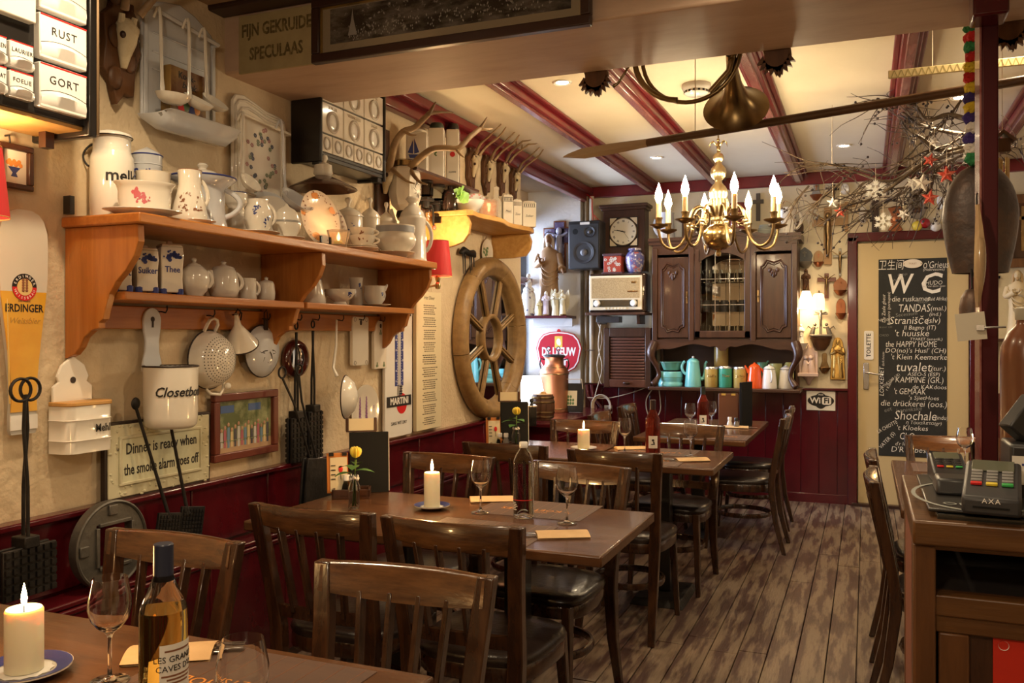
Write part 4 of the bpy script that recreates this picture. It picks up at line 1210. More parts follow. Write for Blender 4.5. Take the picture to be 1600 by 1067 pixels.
# ================================================================== things hanging on the side wall
def WT(name, lab, cat, x0, y0, x1, y1, X, group=None, dz=0.):
 """thing on the side wall: returns its Empty (origin = centre of its box in the photograph), width and height"""
 c, w_, h_=span(x0, y0, x1, y1, X)
 return T(name, lab, cat, c, LW, group), w_, h_
def arc(cx, cz, rx, rz, a0, a1, n):
 return[(cx+rx*cos(radians(a0+(a1-a0)*i/n)), cz+rz*sin(radians(a0+(a1-a0)*i/n)))for i in range(n+1)]
def rrect(w_, h_, r, n=4):
 p=[]
 for sx, sz, a in((1, 1, 0), (-1, 1, 90), (-1, -1, 180), (1, -1, 270)):
  p+=arc(sx*(w_/2-r), sz*(h_/2-r), r, r, a, a+90, n)
 return p
def slab(poly, y0, y1, name, m, parent, bevel=.002, loc=None, smooth=40, rot=None):
 o=B().prism(poly, y0, y1).ob(name, m, parent, loc, rot, smooth=smooth, bevel=bevel)
 return fixnormals(o)
# beer glass sign
t, w_, h_=WT('beer_glass_sign', 'tall beer glass shaped advertising sign on the wall beside the front table', 'sign', -4, 328, 72, 678, -2.42)
half=[(.30, 1.0), (.62, .985), (.84, .955), (.98, .90), (1.0, .84), (1.0, .78), (.99, .70), (.93, .62), (.84, .54), (.74, .45), (.64, .35), (.555, .25), (.52, .18), (.53, .12), (.56, .07), (.56, .02), (.50, 0)]
def glasspart(z0, z1, y, name, m, th=.012):
 pts=[]
 for(a, b), (c_, d)in zip(half, half[1:]):
  for u in(0, .5):
   z=b+(d-b)*u
   if z0<=z<=z1:
    pts.append((a+(c_-a)*u, z))
 def at(z):
  for(a, b), (c_, d)in zip(half, half[1:]):
   if d<=z<=b:
    return a+(c_-a)*(b-z)/(b-d)
  return half[0][0]
 pts=[(at(z1), z1)]+[p for p in pts if z0<p[1]<z1]+[(at(z0), z0)]
 poly=[(x*w_/2, (z-.5)*h_)for x, z in pts]+[(-x*w_/2, (z-.5)*h_)for x, z in reversed(pts)]
 return slab(poly, y, y+th, name, m, t, 0)
beer=mat('printed_beer', (.72, .40, .035), .3, n=(3, (.62, .28, .02), .4, .7), coat=.4)
glasspart(0, 1, -.004, 'backing', mat('sign_grey', (.45, .43, .40), .4), .012)
glasspart(.10, .635, -.008, 'printed_beer', beer, .004)
glasspart(.635, 1, -.008, 'printed_foam', mat('foam_print', (.62, .58, .50), .35, coat=.4), .004)
glasspart(.02, .085, -.008, 'printed_foot', china_w, .004)
B().tube([(-.30*w_+.0, -.009, -.36*h_), (-.36*w_, -.009, .1*h_)], .004, 5, sq=.2).ob('glass_streak', mat('pale_streak', (.82, .62, .22), .4), t)
disc=lambda r, y, n=32, sx=1:[(r*sx*cos(2*pi*i/n), r*sin(2*pi*i/n))for i in range(n)]
lz=.155*h_
slab(disc(.042, 0), -.0095, -.008, 'logo_ring', ink, t, 0, (0, 0, lz))
slab([(.042*cos(a), .042*sin(a))for a in[pi+pi*i/16 for i in range(17)]], -.0102, -.009, 'logo_red', ink_red, t, 0, (0, 0, lz))
slab(disc(.026, 0), -.011, -.009, 'logo_centre', mat('logo_gold', (.72, .52, .22), .4), t, 0, (0, 0, lz))
b=B()
for k in range(5):
 b.ell(-.006, -.0115, lz-.01+.008*k, .005, .001, .005, 8, 6).ell(.006, -.0115, lz-.01+.008*k, .005, .001, .005, 8, 6)
b.ob('wheat_ear', ink_brown, t)
b=None
def arctext(word, r, a0, a1, size, m, parent, y, z0, top=True, name='lettering'):
 n=len(word)
 for i, ch in enumerate(word):
  if ch==' ':
   continue
  a=radians(a0+(a1-a0)*i/(n-1))
  o=txt(ch, size, m, parent, (r*cos(a), y, z0+r*sin(a)), ext=.0003, name=name)
  o.rotation_euler=(Matrix.Rotation(-(a-pi/2)if top else-(a+pi/2), 3, 'Y')@Matrix.Rotation(pi/2, 3, 'X')).to_euler()
arctext('ERDINGER', .034, 160, 20, .012, ink_white, t, -.0105, lz)
arctext('WEISSBRAU', .034, 200, 340, .011, ink_white, t, -.0106, lz, False)
txt('ERDINGER', .034, ink, t, (.0, -.0088, .06*h_), ext=.0003, maxw=w_*.80, bold=.0006)
txt('Weissbier', .026, mat('brown_script', (.45, .25, .05), .4), t, (0, -.0088, .005*h_), ext=.0003, shear=.35)
txt('DAS WEISSE', .008, ink_brown, t, (0, -.0088, .092*h_), ext=.0002)
for k in range(14):
 pass
# small framed fruit picture with its hook
t, w_, h_=WT('framed_print', 'small brown framed print of a fruit bowl', 'picture', -8, 226, 47, 296, -2.44)
def frame(t, w_, h_, fw, m, th=.02, gilt=None):
 for nm, x, z, ww, hh in(('frame_rail', 0, h_/2-fw/2, w_, fw), ('frame_rail', 0, -h_/2+fw/2, w_, fw), ('frame_stile', -w_/2+fw/2, 0, fw, h_-2*fw), ('frame_stile', w_/2-fw/2, 0, fw, h_-2*fw)):
  B().box(x, -th/2, z, ww, th, hh).ob(nm, m, t, bevel=.004)
 if gilt:
  g_=B()
  for x, z, ww, hh in((0, h_/2-fw, w_-2*fw, .006), (0, -h_/2+fw, w_-2*fw, .006), (-w_/2+fw, 0, .006, h_-2*fw), (w_/2-fw, 0, .006, h_-2*fw)):
   g_.box(x, -th*.45, z, ww, .012, hh)
  g_.ob('gilt_slip', gilt, t)
frame(t, w_, h_, .018, oak_dark)
B().box(0, -.004, 0, w_-.03, .004, h_-.03).ob('print_sheet', paper_w, t)
b=B()
for i in range(9):
 b.ell(-.022+.0055*i, -.0065, .012+.006*sin(i*2.1), .007, .0008, .007, 8, 6)
b.ob('printed_fruit', ink_gold, t)
B().lathe([(.0001, -.03), (.012, -.03), (.006, -.018), (.022, 0), (.0001, 0)], 12, sy=.03, c=(0, -.0066, 0)).ob('printed_bowl', ink_blue, t)
tag(B().tube([(0, .006, 0), (0, -.012, 0), (0, -.016, -.02), (0, -.004, -.035)], .003, 6).ob('picture_hook', iron, None, onX(10, 212, -2.44), (0, 0, LW)), 'small iron hook above the fruit print', 'hook')
# wall lamps with a red shade
def walllamp(px, py, X, lab, power, s=1.):
 c=onX(px, py, X)
 t=T('wall_lamp', lab, 'lamp', c, LW, 'red shaded brass wall lamps')
 hs=.10*s
 sh_=mat('red_lamp_shade', (.42, .012, .018), .6, emit=((1, .06, .03), .16), bump=(40, .2, (1, 1, .2), 'Object'))
 B().lathe([(.082*s, -hs), (.062*s, hs)], 28).lathe([(.061*s, hs), (.081*s, -hs)], 28).ob('shade', sh_, t)
 B().tube([(.062*s*cos(i*pi/14), .062*s*sin(i*pi/14), hs)for i in range(28)], .002, 5, True).tube([(.082*s*cos(i*pi/14), .082*s*sin(i*pi/14), -hs)for i in range(28)], .002, 5, True).ob('shade_trim', mat('gilt_trim', (.5, .3, .1), .4), t)
 B().lathe([(.0001, -hs-.075), (.014, -hs-.07), (.018, -hs-.05), (.010, -hs-.035), (.016, -hs-.015), (.012, -hs+.01), (.011, hs*.2), (.0001, hs*.2)], 14).ob('lamp_holder', brass, t)
 B().tube([(0, 0, -hs-.05), (0, .06, -hs-.06), (0, -(X+2.43)*-1+.0, -hs-.05)], .006, 8).ob('arm', brass, t)
 B().lathe([(.0001, 0), (.035, 0), (.030, .012), (.0001, .016)], 20, m=Matrix.Translation((0, X+2.447, -hs-.05))@Matrix.Rotation(pi/2, 4, 'X')).ob('wall_plate', brass, t)
 B().lathe([(.0001, hs*.2), (.010, hs*.25), (.018, hs*.5), (.014, hs*.75), (.0001, hs*.95)], 12).ob('bulb', bulb_m, t)
 lamp('wall_lamp_light', (c.x, c.y, c.z+hs*1.05), power, (1, .66, .30), .02)
 lamp('wall_lamp_glow', (c.x, c.y, c.z-hs*1.02), power*.5, (1, .66, .30), .02)
 return t
walllamp(684, 404, -2.25, 'red shaded brass wall lamp at the far end of the pine shelf', 9)
walllamp(-36, 283, -2.32, 'red shaded wall lamp under the lettered drawer cabinet', 6)
# enamel flour box
t, w_, h_=WT('flour_box', 'white enamel wall box lettered for flour with a wooden lid', 'wall box', 64, 632, 160, 704, -2.44)
pl=[(-.085, 0), (-.085, .085), (-.062, .10), (-.070, .118), (-.052, .155), (-.008, .185), (.036, .155), (.054, .118), (.046, .10), (.068, .085), (.068, 0)]
slab([(x, z+h_*.35)for x, z in pl], -.012, 0, 'back_plate', enamel, t, .003)
slab(disc(.011, 0, 14), -.0135, -.012, 'chipped_hole', rust_m, t, 0, (-.010, 0, h_*.35+.105))
b=B()
pr=[]
q=[(-.092, 0), (-.092, -.05)]+[(-.092+.03-.03*cos(a), -.05-.04*sin(a))for a in[pi/8*i for i in range(1, 5)]]+[(.092-.03+.03*sin(a), -.05-.04*cos(a))for a in[pi/8*i for i in range(0, 5)]]+[(.092, 0)]
vs, fs=[], []
zs_=[-.5, -.46, -.25, -.23, -.21, .18, .20, .22, .46, .5]
for z in zs_:
 g_=1.025 if abs(z-(-.23))<.001 or abs(z-.20)<.001 else 1.0
 vs+=[(x*g_, y*g_, z*h_)for x, y in q]
n=len(q)
for j in range(len(zs_)-1):
 for i in range(n):
  fs.append((j*n+i, j*n+(i+1)%n, (j+1)*n+(i+1)%n, (j+1)*n+i))
fs+=[tuple(reversed(range(n))), tuple((len(zs_)-1)*n+i for i in range(n))]
b.add(vs, fs)
b.ob('box_body', enamel, t, smooth=40)
b=B()
b.add([(x*1.03, y*1.04, z)for z in(h_*.5, h_*.5+.014)for x, y in q], [tuple(reversed(range(n))), tuple(range(n, 2*n))]+[(i, (i+1)%n, n+(i+1)%n, n+i)for i in range(n)])
b.ob('wooden_lid', pine_light, t, bevel=.003)
gothic('Mehl', .036, ink, t, (.038, -.0935, .0))
# enamel brush holder
t, w_, h_=WT('brush_holder', 'white enamel holder with black rim and script lettering under the pine shelf', 'holder', 222, 572, 308, 668, -2.33)
r=.095
B().lathe([(.0001, -h_/2), (r*.82, -h_/2), (r*.95, -h_/2+.012), (r*.98, -h_/2+.04), (r*1.0, h_/2), (r*.97, h_/2), (r*.95, -h_/2+.04), (.0001, -h_/2+.01)], 32).ob('cup', enamel, t, smooth=50)
B().tube([(r*cos(i*pi/18), r*sin(i*pi/18), h_/2)for i in range(36)], .0035, 6, True).ob('black_rim', rust_m, t)
pl=arc(0, h_/2+.165, .043, .048, 0, 180, 12)+[(-.040, h_/2+.13), (-.032, h_/2+.09), (-.034, h_/2+.05), (-.045, h_/2+.01), (-.045, h_/2-.02), (.045, h_/2-.02), (.045, h_/2+.01), (.034, h_/2+.05), (.032, h_/2+.09), (.040, h_/2+.13)]
slab(pl, .085, .095, 'hanging_plate', enamel_b, t, .003)
slab(disc(.010, 0, 12, .9), .0835, .086, 'keyhole', rust_m, t, 0, (0, 0, h_/2+.170))
B().box(0, .0845, h_/2+.155, .008, .003, .03).ob('keyhole_slot', rust_m, t)
txt('Closetborstel', .048, ink, t, (0, 0, .02), ext=.0003, wrap=r+.0008, shear=.3, bold=.0008, maxw=.26).rotation_euler=(pi/2, 0, -.12)
# colander
t, w_, h_=WT('colander', 'white enamel colander with rings of holes hanging from the pine rail', 'colander', 283, 512, 366, 612, -2.42)
r=.115
Rx=Matrix.Rotation(pi/2, 4, 'X')
B().lathe([(.118, 0), (.115, .004), (.108, .03), (.085, .065), (.05, .085), (.0001, .092)], 36, m=Rx).lathe([(.0001, .089), (.05, .082), (.083, .063), (.105, .03), (.112, .004)], 36, m=Rx).ob('bowl', enamel, t, smooth=60)
B().tube([(.117*cos(i*pi/18), -.002, .117*sin(i*pi/18))for i in range(36)], .003, 6, True).ob('rim', rust_m, t)
b=B()
cp=[(.112, .012), (.108, .03), (.085, .065), (.05, .085), (.0001, .092)]
for j, rr in enumerate((.0, .012, .024, .036, .048, .060, .071, .081, .090)):
 nn=max(1, int(rr*2*pi/.0125))
 d=0
 for(ra, da), (rb, db)in zip(cp, cp[1:]):
  if rb<=rr<=ra:
   d=da+(db-da)*(ra-rr)/(ra-rb)
 sl=Vector((rr/.108*.9, 0)).x
 for i in range(nn):
  a=2*pi*(i+.5*(j%2))/nn
  ux, uz=cos(a), sin(a)
  tx_=Vector((-uz, 0, ux))
  ty_=Vector((ux*(1-sl*.4), sl*.75, uz*(1-sl*.4)))
  c_=Vector((rr*ux, -d-.0012, rr*uz))
  b.add([c_+tx_*.0026*cos(e*pi/3)+ty_*.0026*sin(e*pi/3)for e in range(6)], [tuple(range(6))])
o=b.ob('punched_holes', black_m, t)
o['kind']='stuff'
B().tube([(-.03, -.004, .112), (-.03, -.02, .14), (-.02, -.024, .158), (.0, -.024, .165), (.02, -.024, .158), (.03, -.02, .14), (.03, -.004, .112)], .006, 8, sq=1.3).ob('loop_handle', enamel, t)
B().tube([(-.02, -.004, -.116), (-.01, -.02, -.135), (.03, -.03, -.14), (.06, -.02, -.12), (.08, -.006, -.085)], .006, 8).ob('lower_handle', enamel, t)
B().ell(.075, -.03, -.108, .018, .012, .014).ob('broken_spout', enamel, t)
# funnel and strainer
t, w_, h_=WT('funnel', 'small white enamel funnel hanging beside the colander', 'funnel', 352, 500, 394, 546, -2.39)
m_=Matrix.Rotation(radians(-30), 4, 'Y')@Matrix.Rotation(radians(15), 4, 'X')
B().lathe([(.008, .10), (.013, .06), (.016, .045), (.072, -.045), (.074, -.05), (.070, -.045), (.014, .045), (.006, .10)], 28, m=m_).ob('cone', enamel, t, smooth=40)
B().tube([m_@Vector((.073*cos(i*pi/14), .073*sin(i*pi/14), -.049))for i in range(28)], .003, 6, True).ob('rim', rust_m, t)
B().tube([(-.01, 0, .05), (-.035, -.01, .085), (-.02, -.01, .105), (.005, -.01, .09), (.01, 0, .06)], .003, 6).ob('wire_loop', iron, t)
t, w_, h_=WT('strainer', 'chipped grey enamel strainer bowl hanging left of the middle bracket', 'strainer', 380, 522, 437, 575, -2.41)
B().lathe([(.112, 0), (.108, .006), (.085, .026), (.04, .036), (.0001, .038)], 32, m=Rx).ob('bowl', enamel_b, t, smooth=60)
B().tube([(.112*cos(i*pi/16), 0, .112*sin(i*pi/16))for i in range(32)], .0035, 6, True).ob('rim', rust_m, t)
b=B()
rn=random.Random(5)
for i in range(8):
 a=rn.uniform(0, 6.28)
 rr=rn.uniform(.0, .05)
 b.tube([((rr+k*.012)*cos(a+.12*k*(-1)**i), -.040+((rr+k*.012)/.108)**2*.036, (rr+k*.012)*sin(a+.12*k*(-1)**i))for k in range(4)], .0022, 4)
b.ob('chipped_streak', rust_m, t)
B().box(0, -.02, .115, .022, .008, .05).ob('strap', rust_m, t)
B().tube([(-.012, -.02, .135), (-.010, -.02, .165), (0, -.024, .178), (.01, -.02, .165), (.012, -.02, .135)], .002, 6).ob('wire_loop', iron, t)
# barometer
t, w_, h_=WT('barometer', 'round dark wooden barometer with a glass dial behind the waffle iron', 'barometer', 441, 531, 476, 590, -2.44)
B().lathe([(.0001, 0), (.088, 0), (.090, .012), (.080, .03), (.066, .034), (.058, .026), (.054, .02), (.0001, .02)], 36, m=Rx).ob('wooden_rim', mat('red_brown_gloss', (.07, .012, .008), .18, coat=.7), t, smooth=50)
B().lathe([(.0001, .0205), (.053, .0205)], 32, m=Rx).ob('dial', mat('aged_dial', (.32, .28, .14), .4), t)
B().box(0, -.022, .012, .003, .001, .05).box(.01, -.022, -.006, .03, .001, .003).ob('needle', ink, t)
B().lathe([(.0001, .030), (.030, .028), (.052, .024)], 24, m=Rx).ob('glass', glass_pane, t, smooth=60)
# waffle irons
def waffleiron(lab, px, pyt, pyp, pyb, pw, X, tilt=0., rings=False, gap=.022, group='cast waffle irons'):
 a, b_, c_=onX(px, pyt, X), onX(px, pyp, X), onX(px, pyb, X)
 t=T('waffle_iron', lab, 'waffle iron', (X, a.y, c_.z), LW+tilt, group)
 hp, hr=b_.z-c_.z, a.z-c_.z
 for s_ in(-1, 1):
  p=B().box(0, s_*gap/2, hp/2, pw, .012, hp).ob('plate', iron, t, bevel=.003)
  g_=B()
  nx, nz=int(pw/.022), int(hp/.022)
  for i in range(nx):
   for k in range(nz):
    g_.box(-pw/2+pw*(i+.5)/nx, s_*(gap/2+.009), hp*(k+.5)/nz, pw/nx*.66, .008, hp/nz*.66, None, 1, 1)
  o=g_.ob('waffle_grid', iron, p, smooth=0)
  o['kind']='stuff'
  r_=B()
  r_.tube([(s_*.004, s_*gap/2, hp-.01), (s_*.005, s_*gap*.5, hp+(hr-hp)*.35), (s_*.014, s_*.010, hp+(hr-hp)*.7), (s_*.006, s_*.006, hr-.05)], .0055, 8)
  if rings:
   r_.tube([(s_*.022+.033*cos(e*pi/10), s_*.008, hr-.035+.033*sin(e*pi/10))for e in range(20)], .0048, 6, True)
  r_.ob('long_handle', iron, t)
 B().box(0, 0, hp+.012, .05, gap+.03, .035).ob('hinge', iron, t, bevel=.004)
 if not rings:
  B().tube([(.012*cos(e*pi/8), 0, hr-.02+.016*sin(e*pi/8))for e in range(16)], .004, 6, True).ob('hanging_ring', iron, t)
 return t
waffleiron('black waffle iron hanging nearer the framed group photograph', 463, 502, 652, 722, .105, -2.39)
waffleiron('black waffle iron hanging nearer the pale boards', 489, 500, 642, 716, .105, -2.385)
# fire tongs in front of them
t=T('wafer_tongs', 'black wafer tongs with ring grips hanging in front of the waffle irons', 'waffle iron', (0, 0, 0))
_c, _w, _h=span(474, 716, 514, 790, -2.29)
for _k in(-1, 1):
 B().box(_c.x+.012*_k, _c.y, _c.z, .012, _w, _h, Matrix.Rotation(radians(-7), 3, 'X')).ob('plate', iron, t, bevel=.003)
p0, p1=onX(441, 590, -2.33), onX(486, 722, -2.29)
q0, q1=onX(467, 585, -2.33), onX(496, 722, -2.29)
B().tube([p0, p0.lerp(p1, .3)+Vector((.0, .02, 0)), p1], .005, 8).ob('rod', iron, t)
B().tube([q0, q0.lerp(q1, .3)-Vector((.0, .02, 0)), q1], .005, 8).ob('rod', iron, t)
for p_ in(p0, q0):
 B().tube([p_+Vector((0, .024*cos(e*pi/8), .022+.024*sin(e*pi/8)))for e in range(16)], .0045, 6, True).ob('finger_ring', iron, t)
# standing waffle iron by the front table, leaning twin irons by the smoke sign
waffleiron('big waffle iron with two ring handles standing beside the front table', 40, 590, 852, 930, .175, -2.29, rings=True, gap=.03)
for k, (a, b_, c_, d)in enumerate((((212, 635), (262, 800), (240, 800), (283, 850)), ((262, 640), (291, 790), (276, 790), (320, 842)))):
 top, bot=onX(*a, -2.37), onX(*b_, -2.33)
 c0, w_, h_=span(c_[0], c_[1], d[0], d[1]+6, -2.33)
 t=T('wafer_iron', ('flat patterned wafer iron on a long rod in front of the smoke alarm sign', 'second wafer iron, its rod rising behind the lettered brush holder')[k], 'wafer iron', c0, LW, 'long handled wafer irons')
 tl=radians(-10)
 B().box(0, 0, 0, w_*.82, .012, h_*.95).ob('plate', iron, t, None, (0, -tl, 0), bevel=.002)
 g_=B()
 for i in range(7):
  for j in range(8):
   g_.box(-w_*.38+w_*.76*(i+.5)/7, -.008, -h_*.42+h_*.84*(j+.5)/8, w_*.075, .005, h_*.07)
 o=g_.ob('pattern_grid', iron, t, None, (0, -tl, 0), smooth=0)
 o['kind']='stuff'
 M_=Matrix.Rotation(-LW, 3, 'Z')
 pt=M_@(top-c0)
 pb=M_@(bot-c0)
 B().tube([pb+Vector((.003, 0, -.03)), pb, pb.lerp(pt, .5), pt], [.014, .0065, .0058, .0055], 8).ob('rod', iron, t)
 B().ell(pt.x, pt.y, pt.z+.01, .020, .008, .022).ob('knob', iron, t)
# sign: dinner is ready when the smoke alarm goes off
t, w_, h_=WT('tin_sign', 'weathered tin sign about dinner and the smoke alarm', 'sign', 160, 655, 325, 766, -2.425)
B().box(0, 0, 0, w_, .02, h_*1.05).ob('black_backing', rust_m, t, bevel=.002)
weather=mat('weathered_cream', (.60, .57, .40), .45, n=(7, (.40, .36, .22), .45, .7), n2=(13, (.04, .03, .02), .66, .72))
B().box(0, -.012, 0, w_-.02, .006, h_*1.05-.02).ob('embossed_panel', weather, t, bevel=.003)
iw, ih=w_*.76, h_*.62
B().box(0, -.017, 0, iw, .003, ih).ob('inner_panel', mat('pale_green_tin', (.60, .60, .42), .4, n=(9, (.5, .48, .32), .5, .7)), t)
for x, z, ww, hh in((0, ih/2, iw+.012, .012), (0, -ih/2, iw+.012, .012), (-iw/2, 0, .012, ih), (iw/2, 0, .012, ih)):
 B().box(x, -.018, z, ww, .008, hh).ob('beaded_border', weather, t, bevel=.003)
b=B()
rn=random.Random(8)
for i in range(150):
 x, z=rn.uniform(-.47, .47)*w_, rn.uniform(-.5, .5)*h_
 if abs(x)<iw/2+.006 and abs(z)<ih/2+.006:
  continue
 b.ell(x, -.015, z, rn.uniform(.004, .010), .004, rn.uniform(.003, .006), 6, 4)
o=b.ob('embossed_scrolls', weather, t)
o['kind']='stuff'
txt('Dinner is ready when', .055, ink, t, (0, -.0190, .038), ext=.0004, maxw=iw*.88, bold=.0008)
txt('the smoke alarm goes off', .055, ink, t, (0, -.0190, -.035), ext=.0004, maxw=iw*.94, bold=.0008)
# framed group photograph
t, w_, h_=WT('framed_photograph', 'red brown framed group photograph on the wall', 'picture', 328, 612, 428, 714, -2.43)
frame(t, w_, h_, .032, mat('red_brown_frame', (.13, .03, .018), .35, coat=.2), .026)
B().box(0, -.006, 0, w_-.06, .004, h_-.06).ob('photo_sheet', mat('garden_photo', (.10, .13, .05), .3, n=(9, (.30, .34, .18), .45, .6), coat=.5), t)
rn=random.Random(2)
B().box(0, -.0085, -h_*.32, w_-.064, .001, h_*.16).ob('printed_ground', mat('photo_path', (.42, .28, .17), .4, coat=.5), t)
for q in range(2):
 B().box(-.11+.17*q, -.0085, h_*.26, .08, .001, h_*.11).ob('printed_canopy', mat('photo_blue', (.06, .12, .30), .4, coat=.5), t)
cols=[(.5, .5, .5), (.4, .12, .16), (.14, .25, .38), (.6, .48, .26), (.07, .07, .09)]
pm=[mat('photo_clothes_%d'%i, c_, .4, coat=.5)for i, c_ in enumerate(cols)]
skin=mat('photo_skin', (.45, .26, .17), .4, coat=.5)
for ci in range(5):
 b=B()
 for i in range(ci, 15, 5):
  x=-w_*.36+w_*.72*i/14
  hh=h_*(.27+.05*((i*7)%3))
  b.box(x, -.0092, -h_*.26+hh*.42, w_*.042, .001, hh*.5, None, .8, 1).box(x, -.0092, -h_*.28+hh*.05, w_*.03, .001, hh*.3)
 b.ob('printed_clothes', pm[ci], t)
b=B()
for i in range(15):
 hh=h_*(.27+.05*((i*7)%3))
 b.ell(-w_*.36+w_*.72*i/14, -.0094, -h_*.26+hh*.78, w_*.017, .0008, w_*.021, 8, 6)
b.ob('printed_faces', skin, t)
# round iron drain ring standing on the ledge
t, w_, h_=WT('drain_ring', 'round grey cast iron drain frame with a square opening leaning on the panelling', 'drain frame', 98, 783, 232, 918, -2.35)
rr=h_/2
out=[(rr*cos(2*pi*i/48+pi/4), rr*sin(2*pi*i/48+pi/4))for i in range(48)]
sq=rr*.50
hole=[]
for x, z in out:
 k=sq/max(abs(x), abs(z))
 hole.append((x*k+.01, z*k+.0))
o=B().ring(out, hole, -.02, .015).ob('ring_plate', iron_grey, t, bevel=.003, smooth=30)
fixnormals(o)
B().tube([(rr*.985*cos(i*pi/24), -.02, rr*.985*sin(i*pi/24))for i in range(48)], .006, 6, True).ob('raised_rim', iron_grey, t)
for x, z, ww, hh in((0, sq, sq*1.8, .012), (0, -sq, sq*1.8, .012), (-sq, 0, .012, sq*1.8), (sq, 0, .012, sq*1.8)):
 B().box(x+.01, -.022, z, ww, .012, hh).ob('inner_lip', iron_grey, t, bevel=.002)
for a in(0, pi/2, pi, 3*pi/2):
 B().box(.8*rr*cos(a), -.023, .8*rr*sin(a), .035, .01, .035, Matrix.Rotation(-a, 3, 'Y')).ob('lug', iron_grey, t, bevel=.003)
# dipper, boards, plate
a, b_=onX(526, 503, -2.40), onX(521, 575, -2.38)
t=T('dipper', 'white enamel dipper with a long handle hanging from the pine rail', 'dipper', b_, LW)
M_=Matrix.Rotation(-LW, 3, 'Z')
pa=M_@(a-b_)
B().tube([pa+Vector((0, 0, .01)), pa*.5+Vector((0, -.006, 0)), (0, 0, 0), (.0, -.02, -.04)], [.004, .005, .006, .008], 8, sq=1.6).ob('handle', enamel, t)
m_=Matrix.Translation((.03, -.05, -.14))@Matrix.Rotation(radians(20), 4, 'Z')@Matrix.Rotation(radians(14), 4, 'Y')@Matrix.Rotation(pi/2, 4, 'X')
B().lathe([(.105, 0), (.098, .012), (.07, .04), (.03, .055), (.0001, .058)], 32, m=m_).ob('bowl', enamel, t, smooth=60)
B().tube([m_@Vector((.105*cos(i*pi/16), .105*sin(i*pi/16), 0))for i in range(32)], .003, 6, True).ob('rim', rust_m, t)
t, w_, h_=WT('cutting_board', 'square cornered white hanging board with four tiny prints', 'board', 546, 495, 571, 571, -2.435, 'white hanging boards')
slab(rrect(w_, h_, .012), -.02, 0, 'board', china, t, .003)
slab(disc(.014, 0, 12, .7), -.0212, -.02, 'hanging_hole', rust_m, t, 0, (0, 0, h_*.38))
for sx, sz in((-1, 1), (1, 1), (-1, -1), (1, -1)):
 B().tube([(sx*w_*.36+.010*cos(e), -.0205, sz*h_*.44+.010*sin(e))for e in[q*pi/6 for q in range(12)]], .0009, 4, True).ob('printed_ring', ink, t)
t, w_, h_=WT('cutting_board', 'arched white hanging board with small leaf prints', 'board', 580, 500, 599, 576, -2.435, 'white hanging boards')
slab(arc(0, h_/2-w_*.42, w_*.36, w_*.42, 0, 180, 10)+[(-w_*.42, h_*.28), (-w_/2, h_*.2), (-w_/2, -h_/2), (w_/2, -h_/2), (w_/2, h_*.2), (w_*.42, h_*.28)], -.02, 0, 'board', china, t, .003)
slab(disc(.012, 0, 12, .7), -.0212, -.02, 'hanging_hole', rust_m, t, 0, (0, 0, h_*.38))
for q in((0, h_*.24), (-w_*.28, -h_*.42), (w_*.28, -h_*.42)):
 b=B()
 for e in range(3):
  b.ell(q[0]+.007*cos(e*2.1+1.57), -.0205, q[1]+.009*sin(e*2.1+1.57), .005, .0008, .008, 8, 6)
 b.ob('printed_leaf', ink_green, t)
def wallplate(lab, x0, y0, x1, y1, X, r, prints):
 t, _, _=WT('wall_plate', lab, 'plate', x0, y0, x1, y1, X, 'plates hung on the side wall')
 B().lathe([(max(1e-4, a*r), b*r*.16)for a, b in PLATE], 32, m=Rx).ob('dish', china, t, smooth=55)
 prints(t, r)
def lavender(t, r):
 b=B()
 for sx in(-.24, .22):
  for k in range(16):
   z=-r*.5+r*1.05*k/15
   for d in(-1, 0, 1):
    b.ell(sx*r+d*.008*(1.1-k/16)+.002*(k%2), -.044*r-.001, z, .004, .0012, .0055, 6, 4)
 b.ob('printed_lavender', ink_mauve, t)
 b=B()
 for x, z in((.7, .5), (.6, -.45), (.75, .1)):
  for e in range(5):
   b.ell(x*r+.008*cos(e*1.26), -.10*r, z*r+.008*sin(e*1.26), .005, .0012, .005, 6, 4)
 b.ob('printed_flower', mat('pale_mauve', (.42, .28, .42), .4), t)
def herb(t, r):
 b=B()
 for k in range(11):
  a=k*1.9
  b.ell(.42*r*cos(a)*(k%3+1)/3, -.046*r, -.1*r+.5*r*k/11-.1*r*(k%2), .014, .001, .010, 8, 6)
 b.tube([(0, -.045*r, -.45*r), (.02*r, -.045*r, 0), (0, -.045*r, .4*r)], .002, 4)
 b.ob('printed_herb', ink_green, t)
wallplate('oval looking plate printed with two lavender spikes, under the hanging boards', 545, 600, 586, 682, -2.445, .135, lavender)
wallplate('small plate printed with a green herb above the wheel mirror', 746, 374, 771, 416, -2.445, .095, herb)
